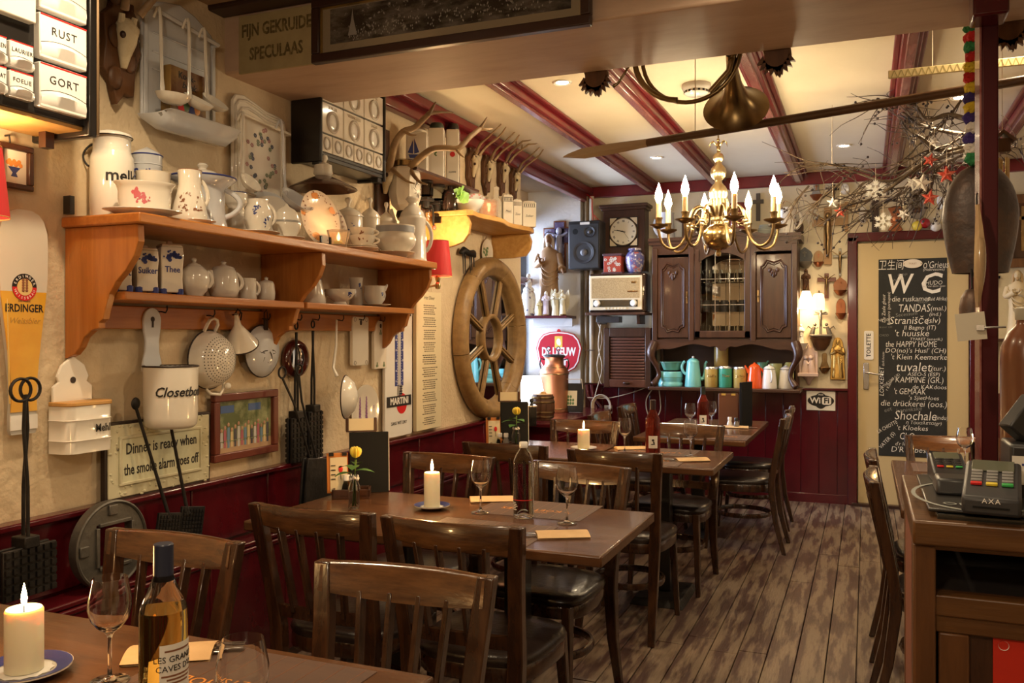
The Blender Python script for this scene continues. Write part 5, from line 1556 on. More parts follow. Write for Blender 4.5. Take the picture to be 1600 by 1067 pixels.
# thermometer sign
t, w_, h_=WT('thermometer_sign', 'white enamel thermometer sign with a red ball logo', 'sign', 597, 468, 640, 682, -2.435)
slab(rrect(w_, h_, .02), -.018, 0, 'enamel_plate', china_w, t, .004)
for sz in(-.24, .42):
 slab(disc(.058, 0), -.0195, -.018, 'red_ball', ink_red, t, 0, (.03, 0, sz*h_-.015))
 B().box(0, -.0197, sz*h_, w_*.88, .002, .058).ob('black_bar', ink, t)
 txt('MARTINI', .052, ink_white, t, (0, -.0212, sz*h_), ext=.0004, maxw=w_*.82, bold=.0012)
txt('SANS WIT DRY', .026, ink, t, (0, -.0188, -.40*h_), ext=.0003, maxw=w_*.78)
B().box(0, -.021, .1*h_, .012, .006, .50*h_).ob('glass_tube', mat('tube_glass', (.7, .72, .75), .1, coat=.5), t, bevel=.002)
for sx in(-.032, .032):
 B().box(sx, -.019, .1*h_, .028, .002, .46*h_).ob('blue_scale', ink_blue, t)
 b=B()
 for k in range(24):
  b.box(sx*.72, -.0205, .1*h_+(k-11.5)*.019*h_, .007, .0012, .0018)
 b.ob('scale_ticks', ink_white, t)
 for k in range(6):
  txt(str(50-10*k), .016, ink_white, t, (sx*1.15, -.0203, .1*h_+(2.4-k)*.075*h_), ext=.0003, name='scale_number')
B().box(0, -.024, -.16*h_, .030, .012, .06).ob('bulb_guard', steel, t, bevel=.003)
for k in range(4):
 B().box(0, -.031, -.16*h_+.02-k*.013, .028, .002, .005).ob('guard_slot', black_m, t)
# text board
t, w_, h_=WT('text_board', 'long narrow cream board printed with columns of small type', 'board', 646, 456, 685, 670, -2.43)
B().box(0, -.008, 0, w_, .024, h_).ob('board', paper_cream, t, bevel=.002)
rn=random.Random(12)
b=B()
z=h_*.40
k=0
while z>-h_*.47:
 lw_=w_*rn.uniform(.36, .55)
 x=-lw_/2
 while x<lw_/2:
  ww=rn.uniform(.008, .026)
  b.box(x+ww/2+rn.uniform(-.01, .01)*0, -.0205, z, ww, .0008, .0055)
  x+=ww+.006
 z-=.0125 if(k%5)<4 else.024
 k+=1
o=b.ob('printed_lines', mat('faded_ink', (.14, .11, .08), .6), t)
o['kind']='stuff'
txt('Het Diner', .032, mat('faded_ink', (.1, .1, .1)), t, (0, -.0205, h_*.455), ext=.0003, shear=.25, name='heading')
# wheel mirror
t=T('wheel_mirror', 'round wall mirror in a thick wooden wagon wheel frame', 'mirror', (-2.445, 5.50, 1.385), LW)
R1=.56
prf=[(R1-.015, .0), (R1, .012), (R1, .055), (R1-.02, .085), (R1-.055, .095), (R1-.08, .088), (R1-.09, .072), (R1-.115, .066), (R1-.128, .05), (R1-.13, .0)]
whl=wood('wheel_oak', (.34, .21, .085), (.20, .115, .045), .4, (5, 5, 5), 3)
for k in range(6):
 B().lathe(prf, 9, m=Rx@Matrix.Rotation(k*pi/3+.2, 4, 'Z'), a0=0, a1=pi/3-.006).ob('rim_segment', whl, t, smooth=50)
B().lathe([(.0001, .022), (R1-.11, .022)], 48, m=Rx).ob('mirror_glass', mirror_m, t)
B().lathe([(.135, .022), (.135, .045), (.145, .055), (.160, .055), (.168, .045), (.168, .022)], 36, m=Rx).ob('inner_ring', whl, t, smooth=50)
for k in range(8):
 a=k*pi/4+.39
 ux, uz=cos(a), sin(a)
 for d in(-.011, .011):
  B().bar((ux*.165-uz*d, -.034, uz*.165+ux*d), (ux*(R1-.12)-uz*d, -.034, uz*(R1-.12)+ux*d), .014, .022, (0, 1, 0)).ob('spoke', whl, t, bevel=.005)
# pig shaped coat rack
t, w_, h_=WT('animal_hook_rack', 'small dark iron rack with hanging prongs beside the herb plate', 'hook rack', 712, 386, 746, 432, -2.42)
B().tube([(-.10, 0, .05), (-.07, -.01, .07), (0, -.015, .055), (.07, -.01, .06), (.13, 0, .045)], [.012, .024, .02, .026, .008], 10).ob('body', iron, t, smooth=60)
for x in(-.085, -.055, .02, .045, .08):
 B().tube([(x, -.012, .05), (x+.004, -.012, 0), (x, -.016, -.085)], [.006, .0045, .003], 6).ob('prong', iron, t)
# ------------------------------------------------------------------ pine corner shelf and what stands on it
S2=2.14
sh=T('corner_shelf', 'honey pine corner shelf with scalloped front lit by the wall lamp', 'shelf', (-2.447, 5.10, 0), LW)
fr=[(-.53, 0), (-.53, -.285), (-.50, -.315)]+[(x, -.315+.018*sin((x+.5)*12.5))for x in[(-.46+.92*i/20)for i in range(21)]]+[(.50, -.315), (.53, -.285), (.53, 0)]
b=B()
n=len(fr)
b.add([(x, y, z)for z in(S2-.03, S2)for x, y in fr], [tuple(reversed(range(n))), tuple(range(n, 2*n))]+[(i, (i+1)%n, n+(i+1)%n, n+i)for i in range(n)])
fixnormals(b.ob('top_board', pine_light, sh, bevel=.004))
sp=[(0, S2-.03), (.28, S2-.03), (.30, 2.06), (.29, 2.0), (.255, 1.955), (.20, 1.935), (.155, 1.925), (.13, 1.90), (.115, 1.85), (.09, 1.815), (.05, 1.79), (0, 1.775)]
for xx in(-.50, .50):
 if xx>0:
  sp=[p for p in sp if p[1]>1.945]+[(.17, 1.945), (0, 1.945)]
 fixnormals(B().prism(sp, -.014, .014, Matrix.Rotation(-pi/2, 4, 'Z')).ob('bracket', pine_light, sh, (xx, 0, 0), smooth=0, bevel=.003))
pot('stone_jug', 'dark brown glazed jug bottle on the corner shelf', 'jug', 690, 716, 291, -2.30, S2, [(0, 0), (.95, 0), (1, .04), (1, .6), (.95, .72), (.7, .82), (.3, .88), (.28, 1), (0, 1)], mat('brown_glaze', (.03, .018, .014), .12, coat=.6))
pot('plant_bowl', 'white bowl with fake lettuce leaves on the corner shelf', 'bowl', 709, 757, 313, -2.20, S2, BOWL, china_w, sy=.7)
c=onX(723, 300, -2.2)
t=T('lettuce_leaf', 'bright green leafy sprig in the white bowl', 'plant', (-2.2, c.y, S2+.04), 0)
rn=random.Random(3)
lg_=mat('lettuce_green', (.30, .55, .14), .5, sss=.2)
for i in range(7):
 a=i*.9
 pts=[]
 for k in range(8):
  e=2*pi*k/8
  pts.append((.028*cos(e)*(1+.25*(k%2)), .006*sin(3*e), .034*sin(e)*(1+.25*(k%2))))
 B().add([(0, -.006, 0)]+pts, [(0, 1+k, 1+(k+1)%8)for k in range(8)]).ob('leaf', lg_, t, (.03*cos(a)*.6, -.02+.025*sin(a), .03+.006*i), (rn.uniform(-.5, .5), rn.uniform(-.4, .4), a*.3+.3), smooth=0)
standplate('standing_plate', 'pale blue patterned plate leaning behind the white plant bowl', 744, 300, .085, -2.30, mat('pale_blue_china', (.60, .66, .68), .15, coat=.5), .2, [('painted_scrolls', mat('pale_rose_print', (.55, .25, .24), .4), 40, 5, .008)], turn=.3, zb=S2)
c=onX(764, 332, -2.17)
t=T('square_candle_holder', 'glowing patterned glass candle holder on the corner shelf', 'candle holder', (-2.17, c.y, S2), .3)
glow=mat('glow_patterned_glass', (.85, .52, .36), .3, trans=.6, n=(60, (.9, .75, .6), .4, .6))
for dx, dy, ww, dd in((-.05, 0, .006, .1), (.05, 0, .006, .1), (0, -.05, .1, .006), (0, .05, .1, .006)):
 B().box(dx, dy, .05, ww, dd, .10).ob('glass_side', glow, t)
B().lathe([(.0001, .0), (.022, .0), (.022, .03), (.0001, .03)], 14).ob('tealight', wax, t)
B().lathe([(.0001, .034), (.006, .04), (.004, .056), (.0001, .066)], 8).ob('flame', flame, t)
lamp('holder_light', (-2.17, c.y, S2+.075), .9, (1, .55, .25), .01)
pot('square_bottle', 'cream bottle with a narrow neck on the corner shelf', 'bottle', 766, 786, 291, -2.25, S2, [(0, 0), (1.1, 0), (1.1, .55), (1.0, .62), (.5, .68), (.42, .72), (.42, .9), (.5, .92), (.5, .97), (.2, .98), (.2, 1), (0, 1)], china, n=4, dr=.6)
def sqcan(px0, px1, pyt, lab, X, zs=S2, deco=True, lidm=None, dr=.2, dk=None, hh=None):
 c=onX((px0+px1)/2, 330, X)
 D=dep(c)
 w_=(px1-px0)*D/FPX*.84
 h=hh or CAMH+(HZ-pyt)/FPX*D-zs
 t=T('square_canister', lab, 'canister', (X, c.y, zs), vf((px0+px1)/2)+dr, 'cream square kitchen canisters')
 B().box(0, 0, h*.45, w_, w_, h*.9).ob('body', china, t, bevel=.006)
 if lidm:
  B().lathe([(w_*.42, h*.9), (w_*.46, h*.91), (w_*.46, h*.96), (w_*.36, h), (.0001, h)], 20).ob('lid', lidm, t, smooth=50)
 else:
  B().box(0, 0, h*.92, w_*.9, w_*.9, h*.05, None, .8, .8).lathe([(.0001, h*.94), (w_*.12, h*.94), (w_*.15, h*.98), (.0001, h*1.0)], 12).ob('lid', china, t, bevel=.002)
 if deco:
  b=B()
  for k in range(6):
   for s_ in(0, 1):
    b.box(-w_*.36+w_*.72*k/5, -w_/2-.0006, h*.78, w_*.05, .001, h*.09)
  b.box(0, -w_/2-.0006, h*.84, w_*.86, .001, h*.012).box(0, -w_/2-.0006, h*.72, w_*.86, .001, h*.012)
  b.ob('printed_border', ink, t)
  txt(dk or 'Rijst', .022, ink, t, (0, -w_/2-.001, h*.4), ext=.0003, shear=.3, maxw=w_*.6)
 return t, w_, h
sqcan(783, 802, 302, 'square cream canister with a dark border, first of three on the corner shelf', -2.20, dk='Meel')
sqcan(799, 816, 310, 'square cream canister with a dark border, middle of three on the corner shelf', -2.17, dk='Zout')
sqcan(812, 838, 313, 'widest square cream canister at the outer end of the corner shelf', -2.14, dk='Suiker')
# ------------------------------------------------------------------ coffee grinders and canisters beside the antlers
c, w_, h_=span(606, 215, 628, 352, -2.44)
t=T('coffee_grinder', 'wall coffee grinder with a cream porcelain hopper and brass lid', 'coffee grinder', (-2.445, onX(634, 300, -2.34).y, 2.20), LW, 'wall coffee grinders')
B().box(-.09, -.010, .02, .13, .02, .62).ob('wooden_board', oak_dark, t, bevel=.004)
m_=Matrix.Translation((0, -.10, 0))
B().lathe([(.0001, -.115), (.045, -.115), (.075, -.085), (.092, -.03), (.092, .08), (.085, .11), (.072, .125), (.0001, .125)], 8, m=m_).ob('porcelain_hopper', china, t, smooth=20, bevel=.006)
B().lathe([(.0001, .165), (.05, .165), (.068, .155), (.07, .128), (.0001, .128)], 24, m=m_).ob('brass_lid', brass, t, smooth=40)
for k in range(2):
 pass
b=B()
rn=random.Random(6)
for i in range(10):
 a=i*pi/5
 b.tube([(-.02+(.035+.006*(i%2))*cos(a), -.188, .0+(.05+.006*(i%2))*sin(a)), (-.02+.018*cos(a+.5), -.189, .025*sin(a+.5))], .0018, 4)
b.ob('painted_scrolls', ink, t)
B().lathe([(.0001, -.17), (.04, -.165), (.05, -.14), (.045, -.115), (.0001, -.115)], 16, m=m_).ob('iron_mill', iron, t, smooth=50)
B().tube([(0, -.14, -.15), (.05, -.16, -.16), (.07, -.17, -.20), (.065, -.18, -.25)], .007, 8).ob('crank', iron, t)
B().ell(.065, -.185, -.27, .013, .013, .02).ob('crank_knob', oak_dark, t)
B().lathe([(.0001, -.30), (.032, -.30), (.034, -.23), (.03, -.23), (.028, -.295), (.0001, -.295)], 16, m=m_).ob('catch_glass', glass, t)
sq_z=2.315
for k, (px, X, lab)in enumerate(((684, -2.36, 'wall coffee grinder with a glass jar nearest the roe skulls'), (660, -2.38, 'wall coffee grinder with a glass jar behind the antlers'))):
 cc=onX(px, 290, X)
 t=T('coffee_grinder', lab, 'coffee grinder', (-2.445, cc.y, 2.20), LW, 'wall coffee grinders')
 B().box(0, -.008, .0, .10, .016, .26).ob('wooden_board', oak_dark, t, bevel=.003)
 m_=Matrix.Translation((0, -.085, 0))
 B().lathe([(.0001, .0), (.038, .0), (.045, .012), (.045, .075), (.04, .085), (.036, .085), (.041, .074), (.041, .014), (.0001, .006)], 18, m=m_).ob('glass_jar', clear_g, t, smooth=50)
 B().lathe([(.0001, .11), (.035, .108), (.045, .098), (.045, .084), (.0001, .084)], 20, m=m_).ob('jar_lid', black_p, t, smooth=50)
 B().box(0, -.085, -.01, .085, .07, .02).lathe([(.0001, -.07), (.022, -.06), (.026, -.01), (.0001, -.01)], 14, m=m_).box(0, -.035, -.03, .04, .07, .02).ob('iron_mill', iron, t, bevel=.003)
 B().tube([(.03, -.085, -.035), (.065, -.09, -.035), (.075, -.095, -.06), (.07, -.10, -.15)], .006, 8).ob('crank', iron, t)
 B().ell(.07, -.105, -.165, .013, .013, .016).ob('crank_knob', mat('red_knob', (.16, .045, .03), .35), t)
 B().lathe([(.0001, -.13), (.026, -.13), (.028, -.075), (.025, -.075), (.024, -.126), (.0001, -.126)], 14, m=m_).ob('catch_glass', glass, t)
ca, cb=onX(630, 262, -2.33), onX(730, 250, -2.33)
t=T('canister_shelf', 'narrow wooden shelf holding the cream canisters behind the antlers', 'shelf', (-2.445, (ca.y+cb.y)/2, sq_z), LW)
B().box(0, -.10, -.008, cb.y-ca.y, .20, .016).ob('board', oak_dark, t, bevel=.002)
for s_ in(-1, 1):
 fixnormals(B().prism([(0, -.016), (.15, -.016), (.03, -.11), (0, -.11)], -.008, .008, Matrix.Rotation(-pi/2, 4, 'Z')).ob('bracket', oak_dark, t, (s_*((cb.y-ca.y)/2-.03), 0, 0), smooth=0))
t, w_, h_=sqcan(633, 672, 203, 'cream canister painted with a blue sailing boat behind the antlers', -2.33, sq_z, False, china, -.1)
fixnormals(B().prism([(-.03, .0), (.03, .0), (.022, -.02), (-.022, -.02)], -.001, 0).prism([(-.004, .004), (-.004, .08), (-.034, .01)], -.001, 0).prism([(.002, .004), (.002, .09), (.03, .012)], -.001, 0).ob('painted_boat', ink_blue, t, (-.015, -w_/2-.0006, h_*.38), smooth=0))
t, w_, h_=sqcan(668, 697, 193, 'cream canister with a green sprig and dark lid behind the antlers', -2.35, sq_z, False, mat('dark_green_lid', (.03, .045, .03), .35), -.1)
b=B()
for k in range(9):
 b.ell(.018*cos(k*2.2)*(k%3)/2, -w_/2-.0006, h_*.42+.006*k, .006, .001, .005, 6, 4)
b.ob('painted_sprig', ink_green, t)
t, w_, h_=sqcan(696, 720, 194, 'cream canister with a red round badge and black lid behind the antlers', -2.35, sq_z, False, black_p, -.1)
slab(disc(.016, 0, 18), -w_/2-.0012, -w_/2, 'red_badge', ink_red, t, 0, (0, 0, h_*.5))
txt('KOFFIE', .014, ink, t, (0, -w_/2-.001, h_*.22), ext=.0003, maxw=w_*.7)
# ------------------------------------------------------------------ antlers and skulls
def tines(b, pts, r0, r1):
 n=len(pts)
 b.tube(pts, [r0+(r1-r0)*i/(n-1)for i in range(n)], 8)
def smoothpts(p, k=4):
 p=[Vector(q)for q in p]
 out_=[]
 for i in range(len(p)-1):
  a0, a1, a2, a3=p[max(i-1, 0)], p[i], p[i+1], p[min(i+2, len(p)-1)]
  for j in range(k):
   u=j/k
   out_.append(.5*((2*a1)+(a2-a0)*u+(2*a0-5*a1+4*a2-a3)*u*u+(3*a1-a0-3*a2+a3)*u**3))
 out_.append(p[-1])
 return out_
def skull(t, s, m=bone):
 """bleached skull, nose down, facing -y"""
 B().tube([(0, -.045*s, .055*s), (0, -.065*s, .025*s), (0, -.06*s, -.02*s), (0, -.05*s, -.07*s), (0, -.045*s, -.12*s)], [.035*s, .046*s, .038*s, .024*s, .012*s], 12).ob('skull', m, t, smooth=70)
 for q in(-1, 1):
  B().ell(q*.034*s, -.078*s, .0, .013*s, .012*s, .015*s).ob('eye_socket', brown_dark, t)
  B().tube([(q*.026*s, -.06*s, .05*s), (q*.032*s, -.07*s, .085*s)], [.015*s, .011*s], 8).ob('pedicle', m, t)
def oakplaque(t, s, m=carved):
 b=B()
 rn=random.Random(2)
 pts=[]
 for i in range(28):
  a=2*pi*i/28
  q=1+(.16 if i%4==0 else(-.10 if i%4==2 else 0))
  pts.append((.052*s*cos(a)*q, -.02*s+.125*s*sin(a)*q))
 slab(pts, -.022*s, 0, 'carved_plaque', m, t, .004)
 for k in range(5):
  B().ell((.022 if k%2 else-.022)*s, -.024*s, (-.10+.05*k)*s, .020*s, .008*s, .028*s).ob('carved_leaf', m, t)
# red deer antlers on their skull
c=onX(601, 268, -2.40)
t=T('stag_antlers', 'pair of big brown stag antlers on a bleached skull', 'antlers', (-2.445, c.y+.02, c.z-.02), LW)
skull(t, .8)
M_=Matrix.Rotation(-LW, 3, 'Z')
o0=t.location
def loc_(px, py, X):
 return M_@(onX(px, py, X)-o0)
A1=[(607, 264, -2.36), (612, 245, -2.31), (617, 224, -2.27), (630, 206, -2.23), (647, 200, -2.18), (660, 188, -2.14), (671, 177, -2.10)]
b=B()
tines(b, smoothpts([loc_(*q)for q in A1]), .022, .014)
tines(b, smoothpts([loc_(671, 177, -2.10), loc_(676, 168, -2.08), loc_(681, 159, -2.06)]), .013, .003)
tines(b, smoothpts([loc_(671, 177, -2.10), loc_(688, 175, -2.06), loc_(708, 176, -2.02)]), .012, .003)
tines(b, smoothpts([loc_(632, 205, -2.22), loc_(642, 211, -2.17), loc_(651, 211, -2.13)]), .010, .003)
tines(b, smoothpts([loc_(609, 262, -2.35), loc_(624, 274, -2.28), loc_(636, 283, -2.22), loc_(648, 287, -2.16)]), .015, .003)
b.ob('antler', antler, t, smooth=70)
b=B()
A2=[(632, 270, -2.33), (646, 257, -2.27), (658, 245, -2.22), (676, 233, -2.15), (697, 231, -2.08), (717, 231, -2.02), (734, 214, -1.98), (750, 201, -1.95)]
tines(b, smoothpts([loc_(*q)for q in A2]), .022, .013)
tines(b, smoothpts([loc_(750, 201, -1.95), loc_(756, 192, -1.93), loc_(761, 183, -1.92)]), .012, .003)
tines(b, smoothpts([loc_(750, 201, -1.95), loc_(760, 202, -1.92), loc_(770, 201, -1.90)]), .010, .003)
tines(b, smoothpts([loc_(712, 232, -2.04), loc_(718, 240, -2.0), loc_(725, 246, -1.97)]), .011, .003)
tines(b, smoothpts([loc_(640, 263, -2.30), loc_(648, 276, -2.24), loc_(657, 285, -2.19), loc_(668, 288, -2.14)]), .015, .003)
b.tube([loc_(632, 270, -2.33), loc_(618, 268, -2.37)], [.022, .02], 8)
b.ob('antler', antler, t, smooth=70)
def roe(px, py, X, lab, s, kind=0, rz=LW):
 c=onX(px, py, X)
 t=T('roe_skull', lab, 'trophy', c, rz, 'roe deer trophies on carved plaques')
 oakplaque(t, s*1.12)
 skull(t, s*.68)
 for q in(-1, 1):
  b=B()
  P=[(q*.025, -.06, .065), (q*.045, -.10, .12), (q*.05, -.15, .155), (q*.055, -.20, .19), (q*.04, -.25, .24)]
  tines(b, smoothpts([Vector(p)*s for p in P], 3), .012*s, .004*s)
  if kind:
   tines(b, [Vector((q*.05, -.15, .155))*s, Vector((q*.06, -.15, .20))*s, Vector((q*.06, -.14, .23))*s], .008*s, .002)
   tines(b, [Vector((q*.055, -.20, .19))*s, Vector((q*.06, -.25, .19))*s, Vector((q*.06, -.28, .20))*s], .007*s, .002)
  b.ob('antler', antler, t, smooth=70)
 return t
roe(733, 258, -2.445, 'roe skull on a carved plaque, first of the row beside the coffee grinders', 1.0)
roe(757, 266, -2.445, 'roe skull on a carved plaque, second of the row above the corner shelf', 1.0)
roe(781, 268, -2.445, 'roe skull with thick branching antlers, third of the row', 1.0, 1)
roe(800, 283, -2.445, 'roe skull nearest the window bay, last of the row', .95)
roe(180, 62, -2.445, 'roe skull with long antlers beside the lettered drawer cabinet', 1.3, 0)
# ------------------------------------------------------------------ enamel ladle racks
t, w_, h_=WT('ladle_rack', 'white enamel ladle rack with a drip tray near the overhead beam', 'utensil rack', 217, 14, 330, 196, -2.44)
top=[(w_*.5, h_*.34), (w_*.46, h_*.40), (w_*.36, h_*.44), (w_*.22, h_*.50), (0, h_*.54), (-w_*.22, h_*.50), (-w_*.36, h_*.46), (-w_*.46, h_*.42), (-w_*.5, h_*.36)]
slab(top+[(-w_*.5, -h_/2), (w_*.5, -h_/2)], -.016, 0, 'back_plate', enamel_b, t, .006)
for x, z, ww, hh in((-w_*.47, -.03, .018, h_*.86), (w_*.47, -.03, .018, h_*.86), (0, -h_*.10, w_*.76, .006), (0, .02, w_*.76, .006), (0, h_*.2, w_*.76, .006)):
 B().box(x, -.02, z, ww, .010, hh).ob('pressed_rib', enamel_b, t, bevel=.003)
B().tube([(-w_*.44, -.018, h_*.36), (-w_*.44, -.05, h_*.37), (w_*.46, -.05, h_*.30), (w_*.46, -.018, h_*.30)], .008, 8).ob('hook_bar', enamel_b, t)
tr=B()
vs, fs=[], []
secs=[(0, -.02), (-.05, -.055), (-.10, -.06), (-.135, -.035), (-.15, 0), (-.158, .004), (-.15, .008), (-.128, -.028), (-.10, -.05), (-.05, -.045), (0, -.012)]
xs=[-w_*.5, -w_*.47, -w_*.40, w_*.40, w_*.47, w_*.5]
for i, x in enumerate(xs):
 q=(.1, .7, 1, 1, .7, .1)[i]
 vs+=[(x*1.04, y*(.9+.1*q), -h_/2+z*q+.004)for y, z in secs]
n=len(secs)
for i in range(len(xs)-1):
 for j in range(n):
  fs.append((i*n+j, i*n+(j+1)%n, (i+1)*n+(j+1)%n, (i+1)*n+j))
fs+=[tuple(range(n)), tuple(reversed([(len(xs)-1)*n+j for j in range(n)]))]
tr.add(vs, fs)
fixnormals(tr.ob('drip_tray', enamel_b, t, smooth=60))
def ladle(lab, pa, pb, X, r, tilt=0., mm=enamel, yaw=0.):
 a, b_=onX(*pa, X), onX(*pb, X)
 t=T('ladle', lab, 'ladle', b_, LW+yaw, 'enamel ladles on their racks')
 d=Matrix.Rotation(-(LW+yaw), 3, 'Z')@(a-b_)
 B().tube(smoothpts([d+Vector((0, .03, -.012)), d+Vector((0, .016, .014)), d+Vector((0, 0, .006)), d*.5, d*.12, (0, -.004, 0)], 3), [.004]*4+[.005]*8+[.007]*4, 8, sq=1.5).ob('handle', mm, t, smooth=60)
 m_=Matrix.Rotation(tilt, 4, 'X')
 B().lathe([(.0001, -r*.62), (r*.5, -r*.55), (r*.85, -r*.3), (r, 0), (r*.96, 0), (r*.8, -r*.28), (.0001, -r*.55)], 24, m=Matrix.Translation((0, -r*.8, 0))@m_).ob('bowl', mm, t, smooth=60)
 return t
ladle('white enamel ladle on the ladle rack, nearest the wall cabinet', (250, 20), (254, 150), -2.36, .062, .1)
ladle('white enamel ladle on the ladle rack, hanging before the old cookbook', (295, 38), (296, 158), -2.34, .058, .55)
ladle('white enamel ladle at the beam end of the ladle rack', (320, 52), (323, 160), -2.36, .055, .7)
t, w_, h_=WT('cookbook', 'old brown cookbook standing in the tray of the ladle rack', 'book', 258, 110, 316, 206, -2.395)
B().box(0, 0, 0, w_*.92, .035, h_*.92).ob('pages', paper_cream, t)
bk=mat('old_cover', (.16, .07, .025), .5, n=(14, (.28, .16, .05), .45, .6))
B().box(0, -.020, 0, w_*.95, .006, h_*.96).box(0, .020, 0, w_*.95, .006, h_*.96).ob('cover', bk, t, bevel=.002)
B().box(-w_*.475, 0, 0, .008, .046, h_*.96).ob('spine', mat('ochre_spine', (.34, .20, .05), .5), t, bevel=.003)
txt('Kook-', .035, ink, t, (-.01, -.0235, h_*.36), ext=.0003, bold=.0006)
txt('boek', .035, ink, t, (.0, -.0235, h_*.22), ext=.0003, bold=.0006, shear=.3)
for k, mm in enumerate((ink_red, ink_green, ink_blue, ink_gold)):
 B().ell(-.04+.028*k, -.0235, -h_*.18+.02*(k%2), .016, .0008, .024, 10, 8).ob('printed_fruit', mm, t)
t, w_, h_=WT('floral_rack', 'white enamel utensil rack with painted flowers under the overhead beam', 'utensil rack', 359, 158, 444, 326, -2.44)
ol=[(w_*.5, -h_/2+.02), (w_*.5, h_*.32), (w_*.46, h_*.40), (w_*.34, h_*.42), (w_*.1, h_*.43), (-.1*w_, h_*.47), (-w_*.3, h_*.5), (-w_*.44, h_*.48), (-w_*.5, h_*.42), (-w_*.5, -h_/2+.02), (-w_*.46, -h_/2), (w_*.46, -h_/2)]
slab(ol, -.014, 0, 'back_plate', enamel, t, .006)
for q in(.90, .78):
 B().tube([(x*q, -.016, z*q)for x, z in ol], .006, 6, True).ob('raised_border', enamel, t, smooth=60)
B().tube([(-w_*.42, -.014, h_*.30), (-w_*.42, -.045, h_*.30), (w_*.45, -.045, h_*.26), (w_*.45, -.014, h_*.26)], .007, 8).ob('hook_bar', enamel, t)
rn=random.Random(21)
for nm, mm, cnt in(('painted_flower', mat('grey_blue_flower', (.10, .11, .16), .4), 12), ('painted_blossom', mat('dusty_rose', (.42, .22, .22), .4), 12), ('painted_leaf', mat('grey_green_print', (.24, .28, .20), .4), 16)):
 b=B()
 for i in range(cnt):
  a=rn.uniform(0, 6.28)
  x, z=rn.uniform(.25, .62)*w_/2*cos(a), -h_*.06+rn.uniform(.3, .68)*h_/2*sin(a)
  for e in range(6):
   b.ell(x+.006*cos(e*1.05), -.0150, z+.006*sin(e*1.05), .0055, .0012, .004, 6, 4)
 b.ob(nm, mm, t)
ladle('white enamel ladle on the floral rack, short one', (380, 182), (380, 285), -2.37, .05, .9)
ladle('long white enamel ladle beside the floral rack', (440, 195), (447, 312), -2.34, .078, .75, enamel_b)
# enamel lamp shade over the crockery
c=onX(505, 296, -2.30)
t=T('enamel_lamp_shade', 'dark enamel lamp shade with a white porcelain fitting above the crockery', 'lamp', (-2.30, c.y, c.z), 0)
B().lathe([(.155, 0), (.15, .006), (.07, .045), (.035, .06), (.035, .058), (.068, .040), (.152, 0)], 32).ob('shade', mat('brown_enamel', (.10, .055, .04), .2, coat=.4), t, smooth=50)
B().lathe([(.0001, .16), (.018, .155), (.022, .14), (.014, .125), (.04, .11), (.044, .07), (.03, .055), (.0001, .055)], 20).ob('porcelain_fitting', china, t, smooth=50)
B().tube([(0, 0, .13), (-.10, 0, .14), (-.145, 0, .14)], .008, 8).ob('bracket', iron, t)
# ================================================================== back wall
def YT(name, lab, cat, x0, y0, x1, y1, Y, group=None):
 c, w_, h_=spanY(x0, y0, x1, y1, Y)
 return T(name, lab, cat, c, 0, group), w_, h_
# wall clock
t, w_, h_=YT('wall_clock', 'dark wooden wall clock with a round cream dial and roman numerals', 'clock', 943, 322, 1008, 424, 7.60)
B().box(0, .06, -.02, w_, .16, h_*.95).ob('case', oak_dark, t, bevel=.006)
B().box(0, .06, h_*.46, w_*1.08, .19, .03).box(0, .06, h_*.50, w_*1.16, .22, .03).ob('cornice', oak_dark, t, bevel=.006)
dz=h_*.5-.235
B().box(0, -.024, dz, .265, .012, .265).ob('dial_plate', black_p, t, bevel=.003)
for sx in(-1, 1):
 for sz in(-1, 1):
  fixnormals(B().prism([(sx*.125, dz+sz*.125), (sx*.125, dz+sz*.06), (sx*.06, dz+sz*.125)], -.0315, -.030).ob('corner_gilt', paper_cream, t, smooth=0))
slab(disc(.122, 0, 40), -.036, -.028, 'dial', mat('clock_dial', (.75, .70, .55), .4), t, 0, (0, 0, dz))
B().tube([(.122*cos(i*pi/20), -.036, dz+.122*sin(i*pi/20))for i in range(40)], .004, 6, True).ob('bezel', brass_dk, t)
rom=['XII', 'I', 'II', 'III', 'IIII', 'V', 'VI', 'VII', 'VIII', 'IX', 'X', 'XI']
for i, q in enumerate(rom):
 a=pi/2-i*pi/6
 o=txt(q, .024, ink, t, (.095*cos(a), -.0365, dz+.095*sin(a)), ext=.0003, name='numeral', sx=.8, bold=.0006)
 o.rotation_euler=(Matrix.Rotation(-(a-pi/2), 3, 'Y')@Matrix.Rotation(pi/2, 3, 'X')).to_euler()
for nm, a, L_, wd in(('hour_hand', radians(165), .062, .008), ('minute_hand', radians(168), .088, .005), ('second_hand', radians(-52), .08, .002)):
 B().box(L_/2-.01, -.038, 0, L_+.02, .002, wd).ob(nm, ink, t, (0, 0, dz), (0, -a, 0))
